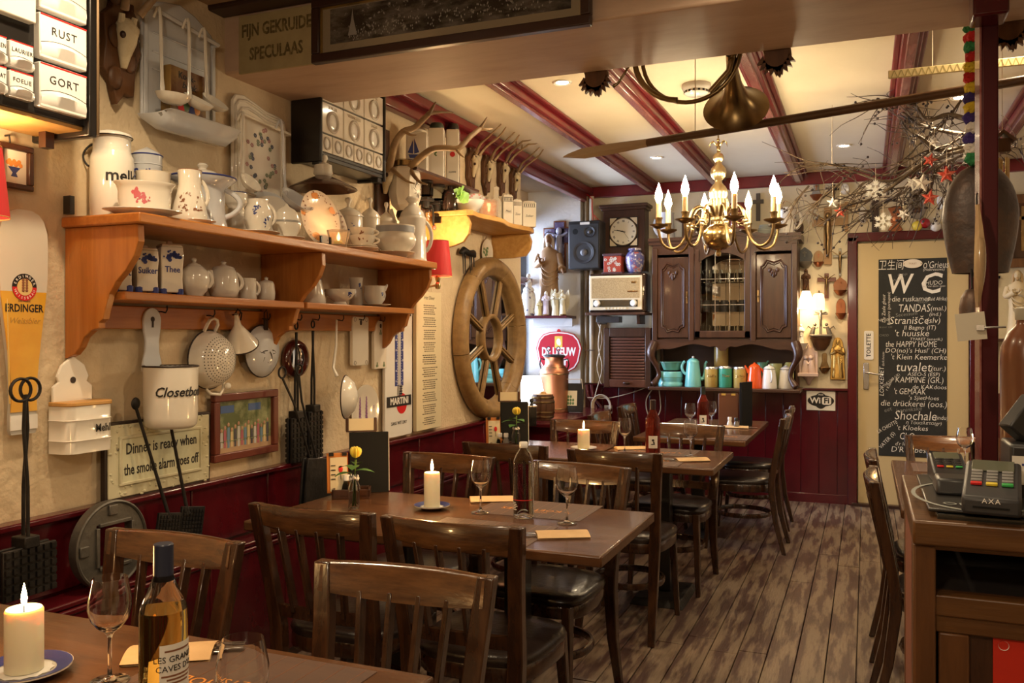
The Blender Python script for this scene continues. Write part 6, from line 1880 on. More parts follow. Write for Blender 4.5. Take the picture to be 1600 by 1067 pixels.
# loudspeaker on the bay wall
t, w_, h_=YT('loudspeaker', 'black box loudspeaker with two round drivers beside the wall clock', 'speaker', 888, 345, 937, 420, 7.40)
B().box(0, .10, 0, w_, .20, h_).ob('cabinet', plast_k, t, bevel=.006)
B().box(0, -.004, -.01, w_*.93, .008, h_*.92).ob('baffle', mat('speaker_front', (.03, .032, .036), .45), t, bevel=.003)
for x, z, r in((0, -h_*.16, .098), (w_*.18, h_*.26, .05)):
 B().lathe([(r*.35, .0), (r*.8, -.02), (r*.82, .004), (r, .008), (r, 0)], 32, m=Matrix.Translation((x, -.008, z))@Rx).ob('surround_ring', plast_g, t, smooth=50)
 B().lathe([(.0001, -.018), (r*.3, -.014), (r*.8, .002)], 28, m=Matrix.Translation((x, -.009, z))@Rx).ob('cone', mat('speaker_cone', (.035, .035, .04), .3), t, smooth=60)
 B().ell(x, -.012, z, r*.33, .016, r*.33).ob('dust_cap', mat('speaker_cap', (.12, .12, .13), .2), t)
slab(disc(.026, 0, 20), -.0085, -.008, 'bass_port', black_m, t, 0, (-w_*.27, 0, h_*.28))
B().box(.01, -.009, h_*.445, .09, .002, .022).ob('sticker', paper_w, t)
B().tube([(.05, .12, h_/2), (.04, .12, h_/2+.12), (.02, .18, h_/2+.22), (-.05, .24, h_/2+.28)], .004, 6).tube([(.08, .12, h_/2), (.05, .14, h_/2+.07), (.09, .16, h_/2+.02)], .003, 6).ob('speaker_wire', ink_red, t)
# pipes in the corner
for px, r, mm, lb in((924.5, .022, cord_w, 'cream heating pipe running up the corner'), (917, .020, mat('brown_pipe', (.20, .13, .06), .4), 'thinner brown pipe in the corner')):
 c=onY(px, 450, 7.665)
 t=T('corner_pipe', lb, 'pipe', (c.x, 7.665, .97), 0)
 B().tube([(0, 0, 0), (0, 0, 1.72)], r, 12).ob('pipe', mm, t)
 B().tube([(0, 0, -.02), (.01, 0, -.12), (.09, 0, -.22), (.10, 0, -.40)], r*.8, 10).ob('pipe_bend', red_p, t)
 for z in(.3, 1.2):
  B().tube([((r+.003)*cos(i*pi/8), (r+.003)*sin(i*pi/8), z)for i in range(16)], .004, 6, True).ob('clip', steel, t)
# radio on its bracket, tin and vase on the radio
c, w_, h_=spanY(918, 427, 1006, 488, 7.32)
RZ0=c.z-h_/2
t=T('radio', 'old radio with a woven gold speaker cloth and two cream knobs', 'radio', (c.x, 7.32, c.z), radians(2))
B().box(.01, .12, 0, w_, .24, h_).ob('case', mat('radio_case', (.030, .016, .010), .12, coat=.8), t, bevel=.018, seg=3)
B().box(0, -.006, 0, w_*.93, .012, h_*.88).ob('front_trim', mat('radio_cream', (.70, .62, .45), .25, coat=.3), t, bevel=.012, seg=3)
B().box(0, -.013, h_*.12, w_*.84, .006, h_*.52).ob('speaker_cloth', mat('radio_cloth', (.42, .30, .14), .8, n=(160, (.28, .19, .08), .4, .6), bump=(260, .4)), t)
B().box(0, -.014, -h_*.27, w_*.78, .006, h_*.18).ob('tuning_scale', mat('radio_scale', (.05, .045, .03), .1, coat=.6), t)
b=B()
for k in range(5):
 b.box(0, -.0175, -h_*.27+(k-2)*h_*.032, w_*.48, .001, .002)
b.ob('scale_line', brass, t)
for sx in(-1, 1):
 B().lathe([(.0001, .030), (.022, .028), (.028, .018), (.030, 0), (.0001, 0)], 24, m=Matrix.Translation((sx*w_*.32, -.014, -h_*.27))@Rx).ob('knob', china_w, t, smooth=40)
for k in range(7):
 B().box(-.09+.03*k, -.016, -h_*.40, .022, .012, .016).ob('push_key', mat('radio_cream', (.7, .62, .45)), t, bevel=.002)
B().box(w_*.32, -.018, h_*.26, .04, .004, .016).ob('badge', brass, t)
B().box(w_*.30, -.018, h_*.03, .09, .004, .010).ob('name_strip', brass, t)
t=T('radio_bracket', 'dark wall bracket board under the old radio', 'shelf', (c.x, 7.45, RZ0-.001), 0)
B().box(0, 0, -.011, w_*1.05, .34, .022).ob('board', oak_dark, t, bevel=.003)
for s_ in(-1, 1):
 B().box(s_*w_*.35, .06, -.06, .03, .2, .08).ob('support', oak_dark, t, bevel=.003)
c2, w2, h2=spanY(934, 491, 970, 503, 7.36)
tag(B().box(0, 0, 0, w2, .10, h2*.8).ob('adapter_box', plast_k, None, c2+Vector((0, 0, -.012)), bevel=.004), 'small black adapter box under the old radio', 'adapter')
RT=c.z+h_/2
c2, w2, h2=spanY(944, 393, 974, 424, 7.42)
t=T('tea_tin', 'red square tea tin with silver flower scrolls on top of the radio', 'tin', (c2.x, 7.44, RT), 0)
B().box(0, 0, .085, w2*.9, w2*.8, .15).ob('body', mat('tin_red', (.32, .05, .03), .35, coat=.2), t, bevel=.004)
B().box(0, 0, .168, w2*.98, w2*.88, .02).box(0, 0, .008, w2*1.05, w2*.9, .016).ob('lid', mat('tin_dark', (.08, .04, .05), .35), t, bevel=.003)
rn=random.Random(3)
b=B()
for i in range(18):
 x, z=rn.uniform(-.36, .36)*w2, rn.uniform(.025, .145)
 for e in range(5):
  b.ell(x+.009*cos(e*1.26), -w2*.4-.001, z+.009*sin(e*1.26), .005, .001, .005, 6, 4)
b.ob('painted_flowers', mat('silver_print', (.52, .50, .45), .35), t)
c2, w2, h2=spanY(976, 384, 1006, 424, 7.42)
t=T('ginger_jar', 'blue and red lidded ginger jar on top of the radio', 'vase', (c2.x, 7.44, RT), 0)
R_=w2/2
vp=[(0, 0), (.62, 0), (.64, .04), (.85, .22), (1, .5), (.96, .68), (.72, .8), (.62, .83), (.62, .86), (.70, .87), (.66, .94), (.3, .97), (0, .98)]
B().lathe([(max(1e-4, a*R_), b*.235)for a, b in vp], 24).ob('body', mat('jar_blue', (.10, .10, .26), .2, n=(26, (.42, .38, .42), .5, .6), n2=(18, (.40, .10, .08), .58, .63), coat=.5), t, smooth=50)
for z, r in((.04, .66), (.80, .74), (.86, .66)):
 B().tube([(r*R_*cos(i*pi/10), r*R_*sin(i*pi/10), z*.235)for i in range(20)], .003, 5, True).ob('dark_band', mat('jar_dark', (.02, .02, .06), .2), t)
# roll-front cabinet
t, w_, h_=YT('roll_front_cabinet', 'dark brown roll-front cabinet with horizontal slats under the radio', 'cabinet', 944, 512, 1017, 606, 7.50)
B().box(0, .12, 0, w_, .22, h_).ob('carcass', oak_dark, t, bevel=.004)
for sx in(-1, 1):
 B().box(sx*(w_/2-.025), -.005, 0, .05, .03, h_).ob('side_stile', oak_dark, t, bevel=.004)
B().box(0, -.005, h_/2-.04, w_-.1, .03, .08).ob('head_rail', oak_dark, t, bevel=.004)
sm=mat('slat_wood', (.115, .045, .03), .3, coat=.3)
ns=14
for k in range(ns):
 z=-h_/2+.09+(h_-.19)*k/(ns-1)
 B().box(0, 0, z, w_-.11, .018, (h_-.19)/ns*.82).ob('slat', sm, t, bevel=.005)
B().box(0, -.006, -h_/2+.04, w_-.1, .024, .07).ob('bottom_rail', sm, t, bevel=.004)
B().ell(0, -.028, -h_/2+.045, .035, .016, .012).ob('pull', oak_dark, t)
# ------------------------------------------------------------------ sideboard top
sbx0, sbx1, yF, yB=-1.715, -.520, 7.40, 7.735
sw=sbx1-sbx0
sbd=T('sideboard', 'carved dark oak sideboard top with a glazed middle door on cabriole legs', 'sideboard', ((sbx0+sbx1)/2, yB, 0), 0)
dy=yF-yB
zc0, zc1, z0=1.355, 2.155, .968
B().box(0, dy/2-.02, z0-.018, sw+.05, -dy+.10, .030).ob('base_shelf', oak_h, sbd, bevel=.006)
B().box(0, -.012, (z0+zc1)/2, sw-.04, .02, zc1-z0).ob('back_panel', mat('oak_shadowed_back', (.05, .022, .012), .5), sbd)
B().box(0, -.030, (zc0+zc1)/2, .50, .006, zc1-zc0-.08).ob('mirror_back', mirror_m, sbd)
for s_ in(-1, 1):
 B().box(s_*(sw/2-.02), dy/2, (zc0+zc1)/2, .035, -dy-.01, zc1-zc0).ob('side_panel', oak_dark, sbd, bevel=.004)
B().box(0, dy/2, zc0+.012, sw-.04, -dy-.01, .025).ob('cabinet_floor', oak_h, sbd)
B().box(0, dy/2, zc1-.012, sw-.04, -dy-.01, .025).ob('cabinet_roof', oak_h, sbd)
for z in(1.60, 1.85):
 B().box(0, dy/2+.02, z, .50, -dy-.08, .006).ob('glass_shelf', glass_pane, sbd)
for x in(-sw/2+.022, -.26, .25, sw/2-.022):
 B().box(x, dy-.006, (zc0+zc1)/2, .045, .035, zc1-zc0).ob('stile', oak_dark, sbd, bevel=.005)
def archz(x, lo, hi, half_):
 return lo+(hi-lo)*max(0, cos(pi/2*min(1, abs(x)/half_)))**.8
# cornice with a raised middle
xs=[(-.5+i/40)*(sw+.06)for i in range(41)]
for nm, dz0, th, yo in(('cornice_cap', .06, .028, -.045), ('cornice_moulding', .03, .032, -.028), ('frieze', -.055, .09, -.012)):
 b=B()
 vs=[]
 for x in xs:
  z=zc1+archz(x, 0, .065, sw*.27)
  xx=x if nm!='frieze' else x*.95
  for y, q in((dy+yo, dz0), (dy+yo, dz0+th), (0 if nm!='frieze' else dy+.02, dz0+th), (0 if nm!='frieze' else dy+.02, dz0)):
   vs.append((xx, y, z+q if nm!='frieze' or q>0 else zc1+archz(x, -.055, -.02, sw*.22)))
 n=len(xs)
 fs=[]
 for i in range(n-1):
  for j in range(4):
   fs.append((4*i+j, 4*i+(j+1)%4, 4*i+4+(j+1)%4, 4*i+4+j))
 fs+=[(0, 3, 2, 1), (4*n-4, 4*n-3, 4*n-2, 4*n-1)]
 b.add(vs, fs)
 fixnormals(b.ob(nm, oak_h, sbd, smooth=40))
def sbdoor(x0, x1, carved=True):
 w_, h_=x1-x0, zc1-.06-zc0-.05
 xc, zc=(x0+x1)/2, zc0+.03+h_/2
 d=B().box(xc, dy-.004, zc, w_, .022, h_).ob('door', oak_dark, sbd, bevel=.004)
 pw, ph=w_*.36, h_*.43
 P=[(-pw, -ph*.84), (-pw*.7, -ph*.88), (-pw*.5, -ph), (0, -ph*.95), (pw*.5, -ph), (pw*.7, -ph*.88), (pw, -ph*.84), (pw, ph*.82), (pw*.8, ph*.86), (pw*.55, ph*.99), (0, ph*.92), (-pw*.55, ph*.99), (-pw*.8, ph*.86), (-pw, ph*.82)]
 B().tube([(xc+x, dy-.016, zc+z)for x, z in P], .009, 6, True).ob('panel_moulding', oak_dark, d, smooth=60)
 B().tube([(xc+x*.86, dy-.016, zc+z*.93)for x, z in P], .005, 6, True).ob('panel_moulding', oak_dark, d, smooth=60)
 b=B()
 for k, (dx, dz_, rx, rz_)in enumerate(((0, .68, .022, .016), (-.03, .72, .014, .020), (.03, .72, .014, .020), (0, .60, .014, .03), (-.018, .62, .01, .02), (.018, .62, .01, .02))):
  b.ell(xc+dx, dy-.018, zc+ph*dz_, rx, .010, rz_)
 b.ob('carved_spray', oak_dark, d)
 sgn=1 if x0<0 else-1
 B().box(xc+sgn*w_*.45, dy-.018, zc, .014, .006, .10).lathe([(.0001, 0), (.007, .004), (.004, .012), (.0001, .014)], 10, m=Matrix.Translation((xc+sgn*w_*.45, dy-.02, zc))@Rx).ob('key_plate', brass_dk, d)
sbdoor(-sw/2+.045, -.285)
sbdoor(.275, sw/2-.045)
# glazed middle door
x0, x1=-.235, .228
gz0, gz1=zc0+.03, zc1-.02
gd=B().box((x0+x1)/2, dy-.006, gz0+.03, x1-x0, .026, .06).box(x0+.025, dy-.006, (gz0+gz1)/2, .05, .026, gz1-gz0).box(x1-.025, dy-.006, (gz0+gz1)/2, .05, .026, gz1-gz0).ob('door', oak_dark, sbd, bevel=.005)
b=B()
vs, fs=[], []
N=20
for i in range(N+1):
 x=x0+.04+(x1-x0-.08)*i/N
 zz=gz1-.11+.075*cos((i/N-.5)*pi)**.8 if 0<i<N else gz1-.11
 for y in(dy-.019, dy+.007):
  vs+=[(x, y, zz), (x, y, gz1+.03)]
for i in range(N):
 a=4*i
 fs+=[(a, a+4, a+5, a+1), (a+2, a+3, a+7, a+6), (a, a+2, a+6, a+4), (a+1, a+5, a+7, a+3)]
b.add(vs, fs)
fixnormals(b.ob('arched_head', oak_dark, gd, smooth=40))
gx0, gx1, gb, gt=x0+.05, x1-.05, gz0+.06, gz1-.035
for i in range(3):
 for k in range(3):
  ww, hh=(gx1-gx0)/3, (gt-gb)/3
  B().box(gx0+ww*(i+.5), dy+.002, gb+hh*(k+.5), ww-.005, .003, hh-.005).ob('pane', glass_pane, gd)
b=B()
for i in(1, 2):
 b.box(gx0+(gx1-gx0)*i/3, dy+.001, (gb+gt)/2, .005, .006, gt-gb).box((gx0+gx1)/2, dy+.001, gb+(gt-gb)*i/3, gx1-gx0, .006, .005)
b.ob('lead_strip', steel, gd)
# scalloped apron and cabriole legs
N=60
b=B()
vs, fs=[], []
for i in range(N+1):
 u=-1+2*i/N
 x=u*(sw/2-.01)
 a=abs(u)
 zz=-.045-.022*cos(a*2*pi*1.25)-(.05*max(0, (a-.86)/.14)**1.5)+(.022*max(0, 1-abs(a-.11)/.07))-(.012 if a<.06 else 0)
 for y in(dy-.022, dy+.012):
  vs+=[(x, y, zc0+zz), (x, y, zc0+.012)]
for i in range(N):
 a=4*i
 fs+=[(a, a+4, a+5, a+1), (a+2, a+3, a+7, a+6), (a, a+2, a+6, a+4), (a+1, a+5, a+7, a+3)]
b.add(vs, fs)
fixnormals(b.ob('scalloped_apron', oak_h, sbd, smooth=50))
for s_ in(-1, 1):
 P=[(s_*(sw/2-.02), dy+.0, zc0-.01), (s_*(sw/2+.005), dy-.025, zc0-.08), (s_*(sw/2+.0), dy-.03, zc0-.14), (s_*(sw/2-.04), dy-.01, zc0-.22), (s_*(sw/2-.055), dy+.0, zc0-.29), (s_*(sw/2-.03), dy-.015, zc0-.345), (s_*(sw/2-.005), dy-.03, z0+.012)]
 B().tube(smoothpts(P, 4), [.040, .041, .041, .040, .039, .038, .036, .034, .030, .027, .025, .024, .022, .021, .020, .020, .020, .021, .022, .024, .026, .027, .028, .028, .024], 10).ob('cabriole_leg', oak_dark, sbd, smooth=70)
 B().box(s_*(sw/2-.02), -.04, (z0+zc0)/2, .03, .06, zc0-z0).ob('rear_leg', oak_dark, sbd, bevel=.004)
# glasses behind the glass door
sx0=(sbx0+sbx1)/2
rn=random.Random(4)
ORD=['first from the window side', 'second from the window side', 'in the middle', 'second from the door side', 'first from the door side']
for row, (zz, kind)in enumerate(((1.381, 0), (1.606, 1), (1.856, 0))):
 for k in range(5):
  x=sx0-.155+.075*k
  if kind:
   o=B().lathe([(.0001, 0), (.032, 0), (.032, .10), (.0295, .10), (.029, .008), (.0001, .008)], 14).ob('drinking_cup', mat('dark_cup', (.05, .06, .07), .12, coat=.6), None, (x, 7.52, zz), smooth=40)
   tag(o, 'dark cup on the middle sideboard shelf, '+ORD[k], 'cup', 'dark cups in the sideboard')
  else:
   o=B().lathe([(.0001, 0), (.028, 0), (.033, .11), (.031, .11), (.0265, .008), (.0001, .008)], 12).ob('drinking_glass', clear_g, None, (x, 7.50, zz), smooth=40)
   tag(o, 'clear tumbler on the %s sideboard shelf, %s'%('bottom' if row==0 else 'top', ORD[k]), 'glass', 'tumblers on the %s sideboard shelf'%('bottom' if row==0 else 'top'))
# ------------------------------------------------------------------ enamel ware in the sideboard niche
NZ=z0-.003+.0005
turq=mat('turquoise_enamel', (.20, .58, .60), .15, coat=.5)
jade=mat('jade_enamel', (.13, .34, .25), .18, coat=.5)
yel=mat('mustard_tin', (.52, .36, .10), .25, n=(5, (.42, .28, .08), .4, .7), coat=.3)
orng=mat('orange_enamel', (.75, .10, .02), .14, coat=.5)
pale_y=mat('pale_yellow_enamel', (.58, .58, .24), .2, coat=.4)
def ypot(name, lab, cat, px0, px1, pyt, Y, prof, m, parts=(), zs=NZ, n=28, dr=0., group=None, h=None):
 c=onY((px0+px1)/2, 590, Y)
 D=dep(c)
 R=(px1-px0)/2*D/FPX
 h=h or CAMH+(HZ-pyt)/FPX*D-zs
 t=T(name, lab, cat, (c.x, Y, zs), vf((px0+px1)/2)+dr, group)
 B().lathe([(max(1e-4, a*R), b*h)for a, b in prof], n).ob('body', m, t, smooth=50)
 for p in parts:
  if p[0]=='lid':
   B().lathe([(max(1e-4, a*R), b*h)for a, b in p[1]], n).ob('lid', p[2]if len(p)>2 else m, t, smooth=50)
  elif p[0]=='knob':
   B().ell(0, 0, p[1]*h, p[2]*R, p[2]*R, p[2]*R).ob('knob', p[3]if len(p)>3 else m, t)
  elif p[0]=='handle':
   _, ang, za, zb, out, r=p
   ra, rb=rat(prof, R, h, za*h)*.96, rat(prof, R, h, zb*h)*.96
   pts=[((ra+(rb-ra)*i/10+out*R*sin(pi*i/10)**.7)*cos(ang), (ra+(rb-ra)*i/10+out*R*sin(pi*i/10)**.7)*sin(ang), (za+(zb-za)*i/10)*h)for i in range(11)]
   B().tube(pts, r, 8, sq=1.4).ob('handle', m, t, smooth=60)
  elif p[0]=='spout':
   _, ang, pp, rr=p
   B().tube(smoothpts([(a*R*cos(ang), a*R*sin(ang), b*h)for a, b in pp], 3), [rr[0]*R+(rr[1]-rr[0])*R*i/((len(pp)-1)*3)for i in range((len(pp)-1)*3+1)], 10).ob('spout', m, t, smooth=60)
  elif p[0]=='ring':
   B().tube([(p[2]*R*cos(2*pi*i/24), p[2]*R*sin(2*pi*i/24), p[1]*h)for i in range(24)], p[3], 6, True).ob('rim', p[4], t)
  elif p[0]=='text':
   txt(p[1], p[2], p[4], t, (0, 0, p[3]*h), ext=.0003, wrap=R+.001, shear=.25)
 return t
TIN=[(0, 0), (.96, 0), (1, .02), (1, .90), (0, .90)]
TLID=('lid', [(1.03, .90), (1.03, .98), (.98, 1.0), (0, 1.0)], mat('tin_silver', (.65, .65, .68), .3, 1))
COFF=[(0, 0), (.98, 0), (1, .03), (.90, .4), (.74, .80), (.72, .82), (0, .82)]
CLID=('lid', [(.76, .82), (.74, .85), (.55, .92), (.2, .975), (0, .98)])
ypot('round_tin', 'turquoise round enamel tin at the window end of the sideboard niche', 'tin', 1029, 1067, 580, 7.50, [(0, 0), (.98, 0), (1, .04), (1, .2), (.93, .28), (.93, .36), (1, .44), (1, .96), (.97, 1), (0, 1)], turq, [('ring', .62, 1.0, .003, jade)])
ypot('enamel_bowl', 'green enamel bowl standing on the turquoise round tin', 'bowl', 1032, 1067, 565, 7.50, [(0, 0), (.7, 0), (.75, .1), (.97, .9), (1.04, .93), (1.04, 1), (.96, .95), (.72, .15), (0, .1)], jade, zs=1.105)
ypot('enamel_coffee_pot', 'turquoise enamel coffee pot with a curved spout', 'coffee pot', 1070, 1096, 558, 7.47, COFF, turq, [CLID, ('knob', 1.0, .16, china_w), ('handle', pi, .86, .42, .42, .008), ('spout', 0, [(.8, .28), (1.2, .28), (1.42, .5), (1.42, .75), (1.62, .86)], (.26, .13))])
ypot('storage_tin', 'mustard tin with a silver lid beside the turquoise coffee pot', 'tin', 1101, 1122, 573, 7.47, TIN, yel, [TLID, ('text', 'Koffie', .035, .55, brass)])
ypot('storage_tin', 'green tin with a silver lid between two mustard tins', 'tin', 1123, 1144, 572, 7.47, TIN, mat('green_tin', (.06, .34, .23), .25, coat=.3), [TLID, ('text', 'Thee', .035, .55, brass)])
ypot('storage_tin', 'mustard tin with a silver lid beside the orange coffee pot', 'tin', 1146, 1167, 573, 7.47, TIN, yel, [TLID, ('text', 'Suiker', .035, .55, brass)])
ypot('storage_tin', 'plain dark tin hidden behind the green tin', 'tin', 1116, 1139, 573, 7.62, TIN, oak_dark, h=.185)
ypot('storage_tin', 'tall mustard canister standing at the back, above the green tin', 'tin', 1116, 1138, 538, 7.62, [(0, 0), (1, 0), (1, 1), (0, 1)], yel, zs=NZ+.169, h=.17)
ypot('enamel_coffee_pot', 'orange enamel coffee pot in the sideboard niche', 'coffee pot', 1167, 1191, 567, 7.45, COFF, orng, [CLID, ('knob', .98, .14), ('handle', 0, .78, .3, .42, .007), ('spout', pi, [(.75, .62), (1.0, .76), (1.2, .9)], (.24, .10))])
ypot('enamel_coffee_pot', 'white enamel coffee pot next to the orange one', 'coffee pot', 1190, 1214, 570, 7.45, COFF, china_w, [CLID, ('knob', .98, .14), ('handle', -1.3, .78, .3, .35, .006), ('ring', .83, .78, .002, rust_m)])
ypot('enamel_coffee_pot', 'white enamel coffee pot at the aisle end of the niche', 'coffee pot', 1216, 1240, 571, 7.50, COFF, china_w, [CLID, ('knob', .98, .14), ('handle', -1.0, .78, .3, .35, .006), ('ring', .83, .78, .002, rust_m)])
ypot('enamel_can', 'pale yellow can behind the white coffee pots', 'can', 1203, 1222, 568, 7.62, [(0, 0), (1, 0), (1, 1), (.95, 1), (.95, .1), (0, .1)], pale_y)
ypot('enamel_jug', 'dark green jug lip behind the orange and white coffee pots', 'jug', 1182, 1198, 566, 7.64, [(0, 0), (.9, 0), (1, .05), (1, .8), (.8, .9), (.9, 1), (.8, 1), (0, .85)], jade, [('spout', 0, [(.7, .85), (1.0, .98), (1.3, 1.06)], (.3, .15))])
ypot('enamel_can', 'pale yellow jug behind the last white coffee pot', 'can', 1224, 1240, 566, 7.64, [(0, 0), (1, 0), (1, .85), (.5, 1), (0, 1)], pale_y)
# on top of the sideboard
TZ2=zc1+.06+.030
ypot('enamel_jug', 'tall white enamel jug on top of the sideboard, aisle end', 'jug', 1216, 1243, 325, 7.56, [(0, 0), (.98, 0), (1, .03), (1, .95), (1.05, 1), (.97, 1), (.95, .05), (0, .04)], enamel, [('handle', 0, .92, .2, .62, .009)], zs=TZ2)
ypot('enamel_jug', 'white enamel jug on top of the sideboard, behind the chandelier lights', 'jug', 1028, 1054, 333, 7.56, [(0, 0), (.98, 0), (1, .03), (.9, .9), (.95, 1), (.87, 1), (.9, .05), (0, .04)], enamel_b, [('handle', pi, .92, .2, .5, .008)], zs=TZ2)
ypot('lidded_jar', 'brown red jar on top of the sideboard behind the chandelier stem', 'jar', 1138, 1170, 318, 7.62, [(0, 0), (.96, 0), (1, .04), (1, .95), (.9, 1), (0, 1)], mat('oxblood_glaze', (.18, .03, .02), .2, coat=.4), zs=TZ2+.05)
ypot('round_tin', 'gold lidded tin on top of the sideboard behind the chandelier', 'tin', 1094, 1112, 318, 7.62, TIN, brass_dk, zs=TZ2+.045)
tag(B().box(0, 0, .08, .13, .12, .16).ob('wooden_box', oak_dark, None, (-1.43, 7.62, TZ2), bevel=.004), 'dark wooden box on top of the sideboard', 'box')
b=B()
for k in range(5):
 b.tube([((.06-.004*k)*cos(i*pi/10), (.06-.004*k)*sin(i*pi/10), .012+.018*k)for i in range(20)], .011, 6, True)
tag(b.ob('cord_coil', mat('grey_rope', (.30, .32, .28), .7), None, onY(1196, 372, 7.58).xy.to_3d()+Vector((0, 0, TZ2)), smooth=60), 'coil of grey cord on top of the sideboard', 'cord')
# ------------------------------------------------------------------ devotional pieces on the back wall
WY=7.745
def cross(name, lab, px0, py0, px1, py1, m, armz, armw=None, tw=None, fig=None, th=.018, group=None):
 t, w_, h_=YT(name, lab, 'crucifix', px0, py0, px1, py1, WY-th, group)
 tw=tw or w_*.24
 B().box(0, th/2, 0, tw, th, h_).ob('upright', m, t, bevel=.002)
 B().box(0, th/2-.001, h_*armz, w_, th*.9, tw).ob('crossbeam', m, t, bevel=.002)
 if fig:
  s=fig
  z0_=h_*armz
  b=B()
  b.tube([(0, -.012, z0_+.02*s), (0, -.018, z0_-.05*s), (.004*s, -.016, z0_-.11*s), (0, -.02, z0_-.17*s), (0, -.012, z0_-.26*s)], [.016*s, .026*s, .020*s, .018*s, .007*s], 8)
  b.ell(0, -.022, z0_+.045*s, .018*s, .018*s, .024*s)
  for q in(-1, 1):
   b.tube([(q*.02*s, -.014, z0_+.01*s), (q*.07*s, -.010, z0_+.045*s), (q*.13*s, -.006, z0_+.085*s)], [.010*s, .008*s, .006*s], 6)
  b.ob('figure', brass_dk, t, smooth=70)
 return t
oakp=mat('honey_cross_wood', (.36, .20, .07), .4)
cross('crucifix', 'large pale wooden crucifix with a bronze figure beside the door frame', 1269, 324, 1318, 413, oakp, .24, None, .062, 1.15)
cross('wooden_cross', 'thin plain wooden cross behind the twig garland', 1309, 315, 1336, 362, oakp, .38, None, .03)
cross('crucifix', 'grey metal crucifix with rays beside the door frame', 1302, 388, 1323, 431, mat('pewter', (.22, .21, .19), .4, .8), .22, None, .018, .55)
cross('crucifix', 'red brown wooden cross right above the wall lamp', 1277, 427, 1306, 466, mat('mahogany', (.14, .035, .015), .35, coat=.3), .25, None, .034, .5)
cross('wooden_cross', 'dark wooden cross above the sideboard', 1176, 302, 1193, 345, mat('grey_dark_wood', (.07, .055, .045), .5), .2, None, .035)
cross('crucifix', 'small dark cross with a figure under the ceiling trim', 1293, 288, 1311, 312, iron, .2, None, .022, .4)
cross('wooden_cross', 'small black cross behind the post', 1551, 426, 1563, 446, black_m, .15, None, .02)
def font(name, lab, x0, y0, x1, y1, m, m2, kind=0):
 t, w_, h_=YT(name, lab, 'holy water font', x0, y0, x1, y1, WY, 'holy water fonts')
 top=arc(0, h_*.12, w_*.42, h_*.36, 0, 180, 10)if kind!=1 else[(w_*.5, h_*.1), (w_*.40, h_*.28), (0, h_*.5), (-w_*.40, h_*.28), (-w_*.5, h_*.1)]
 if kind==2:
  top=arc(0, h_*.38, w_*.22, h_*.12, 0, 180, 8)+[(-w_*.2, h_*.1)]
  top=[(w_*.2, h_*.1)]+top
 slab(top+[(-w_*.40, -h_*.2), (-w_*.25, -h_*.42), (w_*.25, -h_*.42), (w_*.40, -h_*.2)], -.014, 0, 'back_plate', m, t, .003)
 B().lathe([(.0001, -h_*.30), (w_*.22, -h_*.26), (w_*.46, -h_*.05), (w_*.5, 0), (w_*.45, 0), (w_*.2, -h_*.2), (.0001, -h_*.22)], 18, c=(0, -.012, -h_*.18), a0=-pi, a1=0).ob('bowl', m2, t, smooth=60)
 b=B()
 b.box(0, -.018, h_*.18, w_*.07, .008, h_*.26).box(0, -.018, h_*.23, w_*.24, .008, h_*.05)
 b.ob('relief_cross', m2, t)
 return t
copper_dk=mat('dark_copper', (.34, .13, .06), .35, .8)
font('holy_water_font', 'grey font with a copper bowl hanging high beside the ceiling trim', 1265, 283, 1286, 315, mat('grey_stoneware', (.30, .28, .26), .4), copper_dk, 2)
font('holy_water_font', 'small white font with a painted figure under the garland', 1313, 287, 1328, 305, china_w, china_w)
font('holy_water_font', 'white porcelain font beside the dark frame strip', 1341, 322, 1356, 350, china_w, china_w)
font('holy_water_font', 'brown oval font with a silvery relief beside the large crucifix', 1270, 391, 1288, 418, oakp, copper_dk)
font('holy_water_font', 'peaked reddish wooden font beside the door frame', 1302, 433, 1324, 463, mat('terracotta_wood', (.33, .13, .05), .4), copper_dk, 1)
font('holy_water_font', 'copper scrolled font beside the door frame', 1305, 466, 1323, 500, copper_dk, copper_dk)
font('holy_water_font', 'small brass openwork font next to the gilded figure', 1279, 551, 1298, 585, brass_dk, brass_dk, 2)
font('holy_water_font', 'dark wooden holder half hidden by the white jug handle', 1241, 345, 1257, 371, carved, iron)
font('holy_water_font', 'dark font with a pale angel above the wall lamp', 1245, 386, 1270, 420, mat('slate_grey', (.07, .075, .08), .4), mat('slate_bowl', (.2, .18, .15), .3), 1)
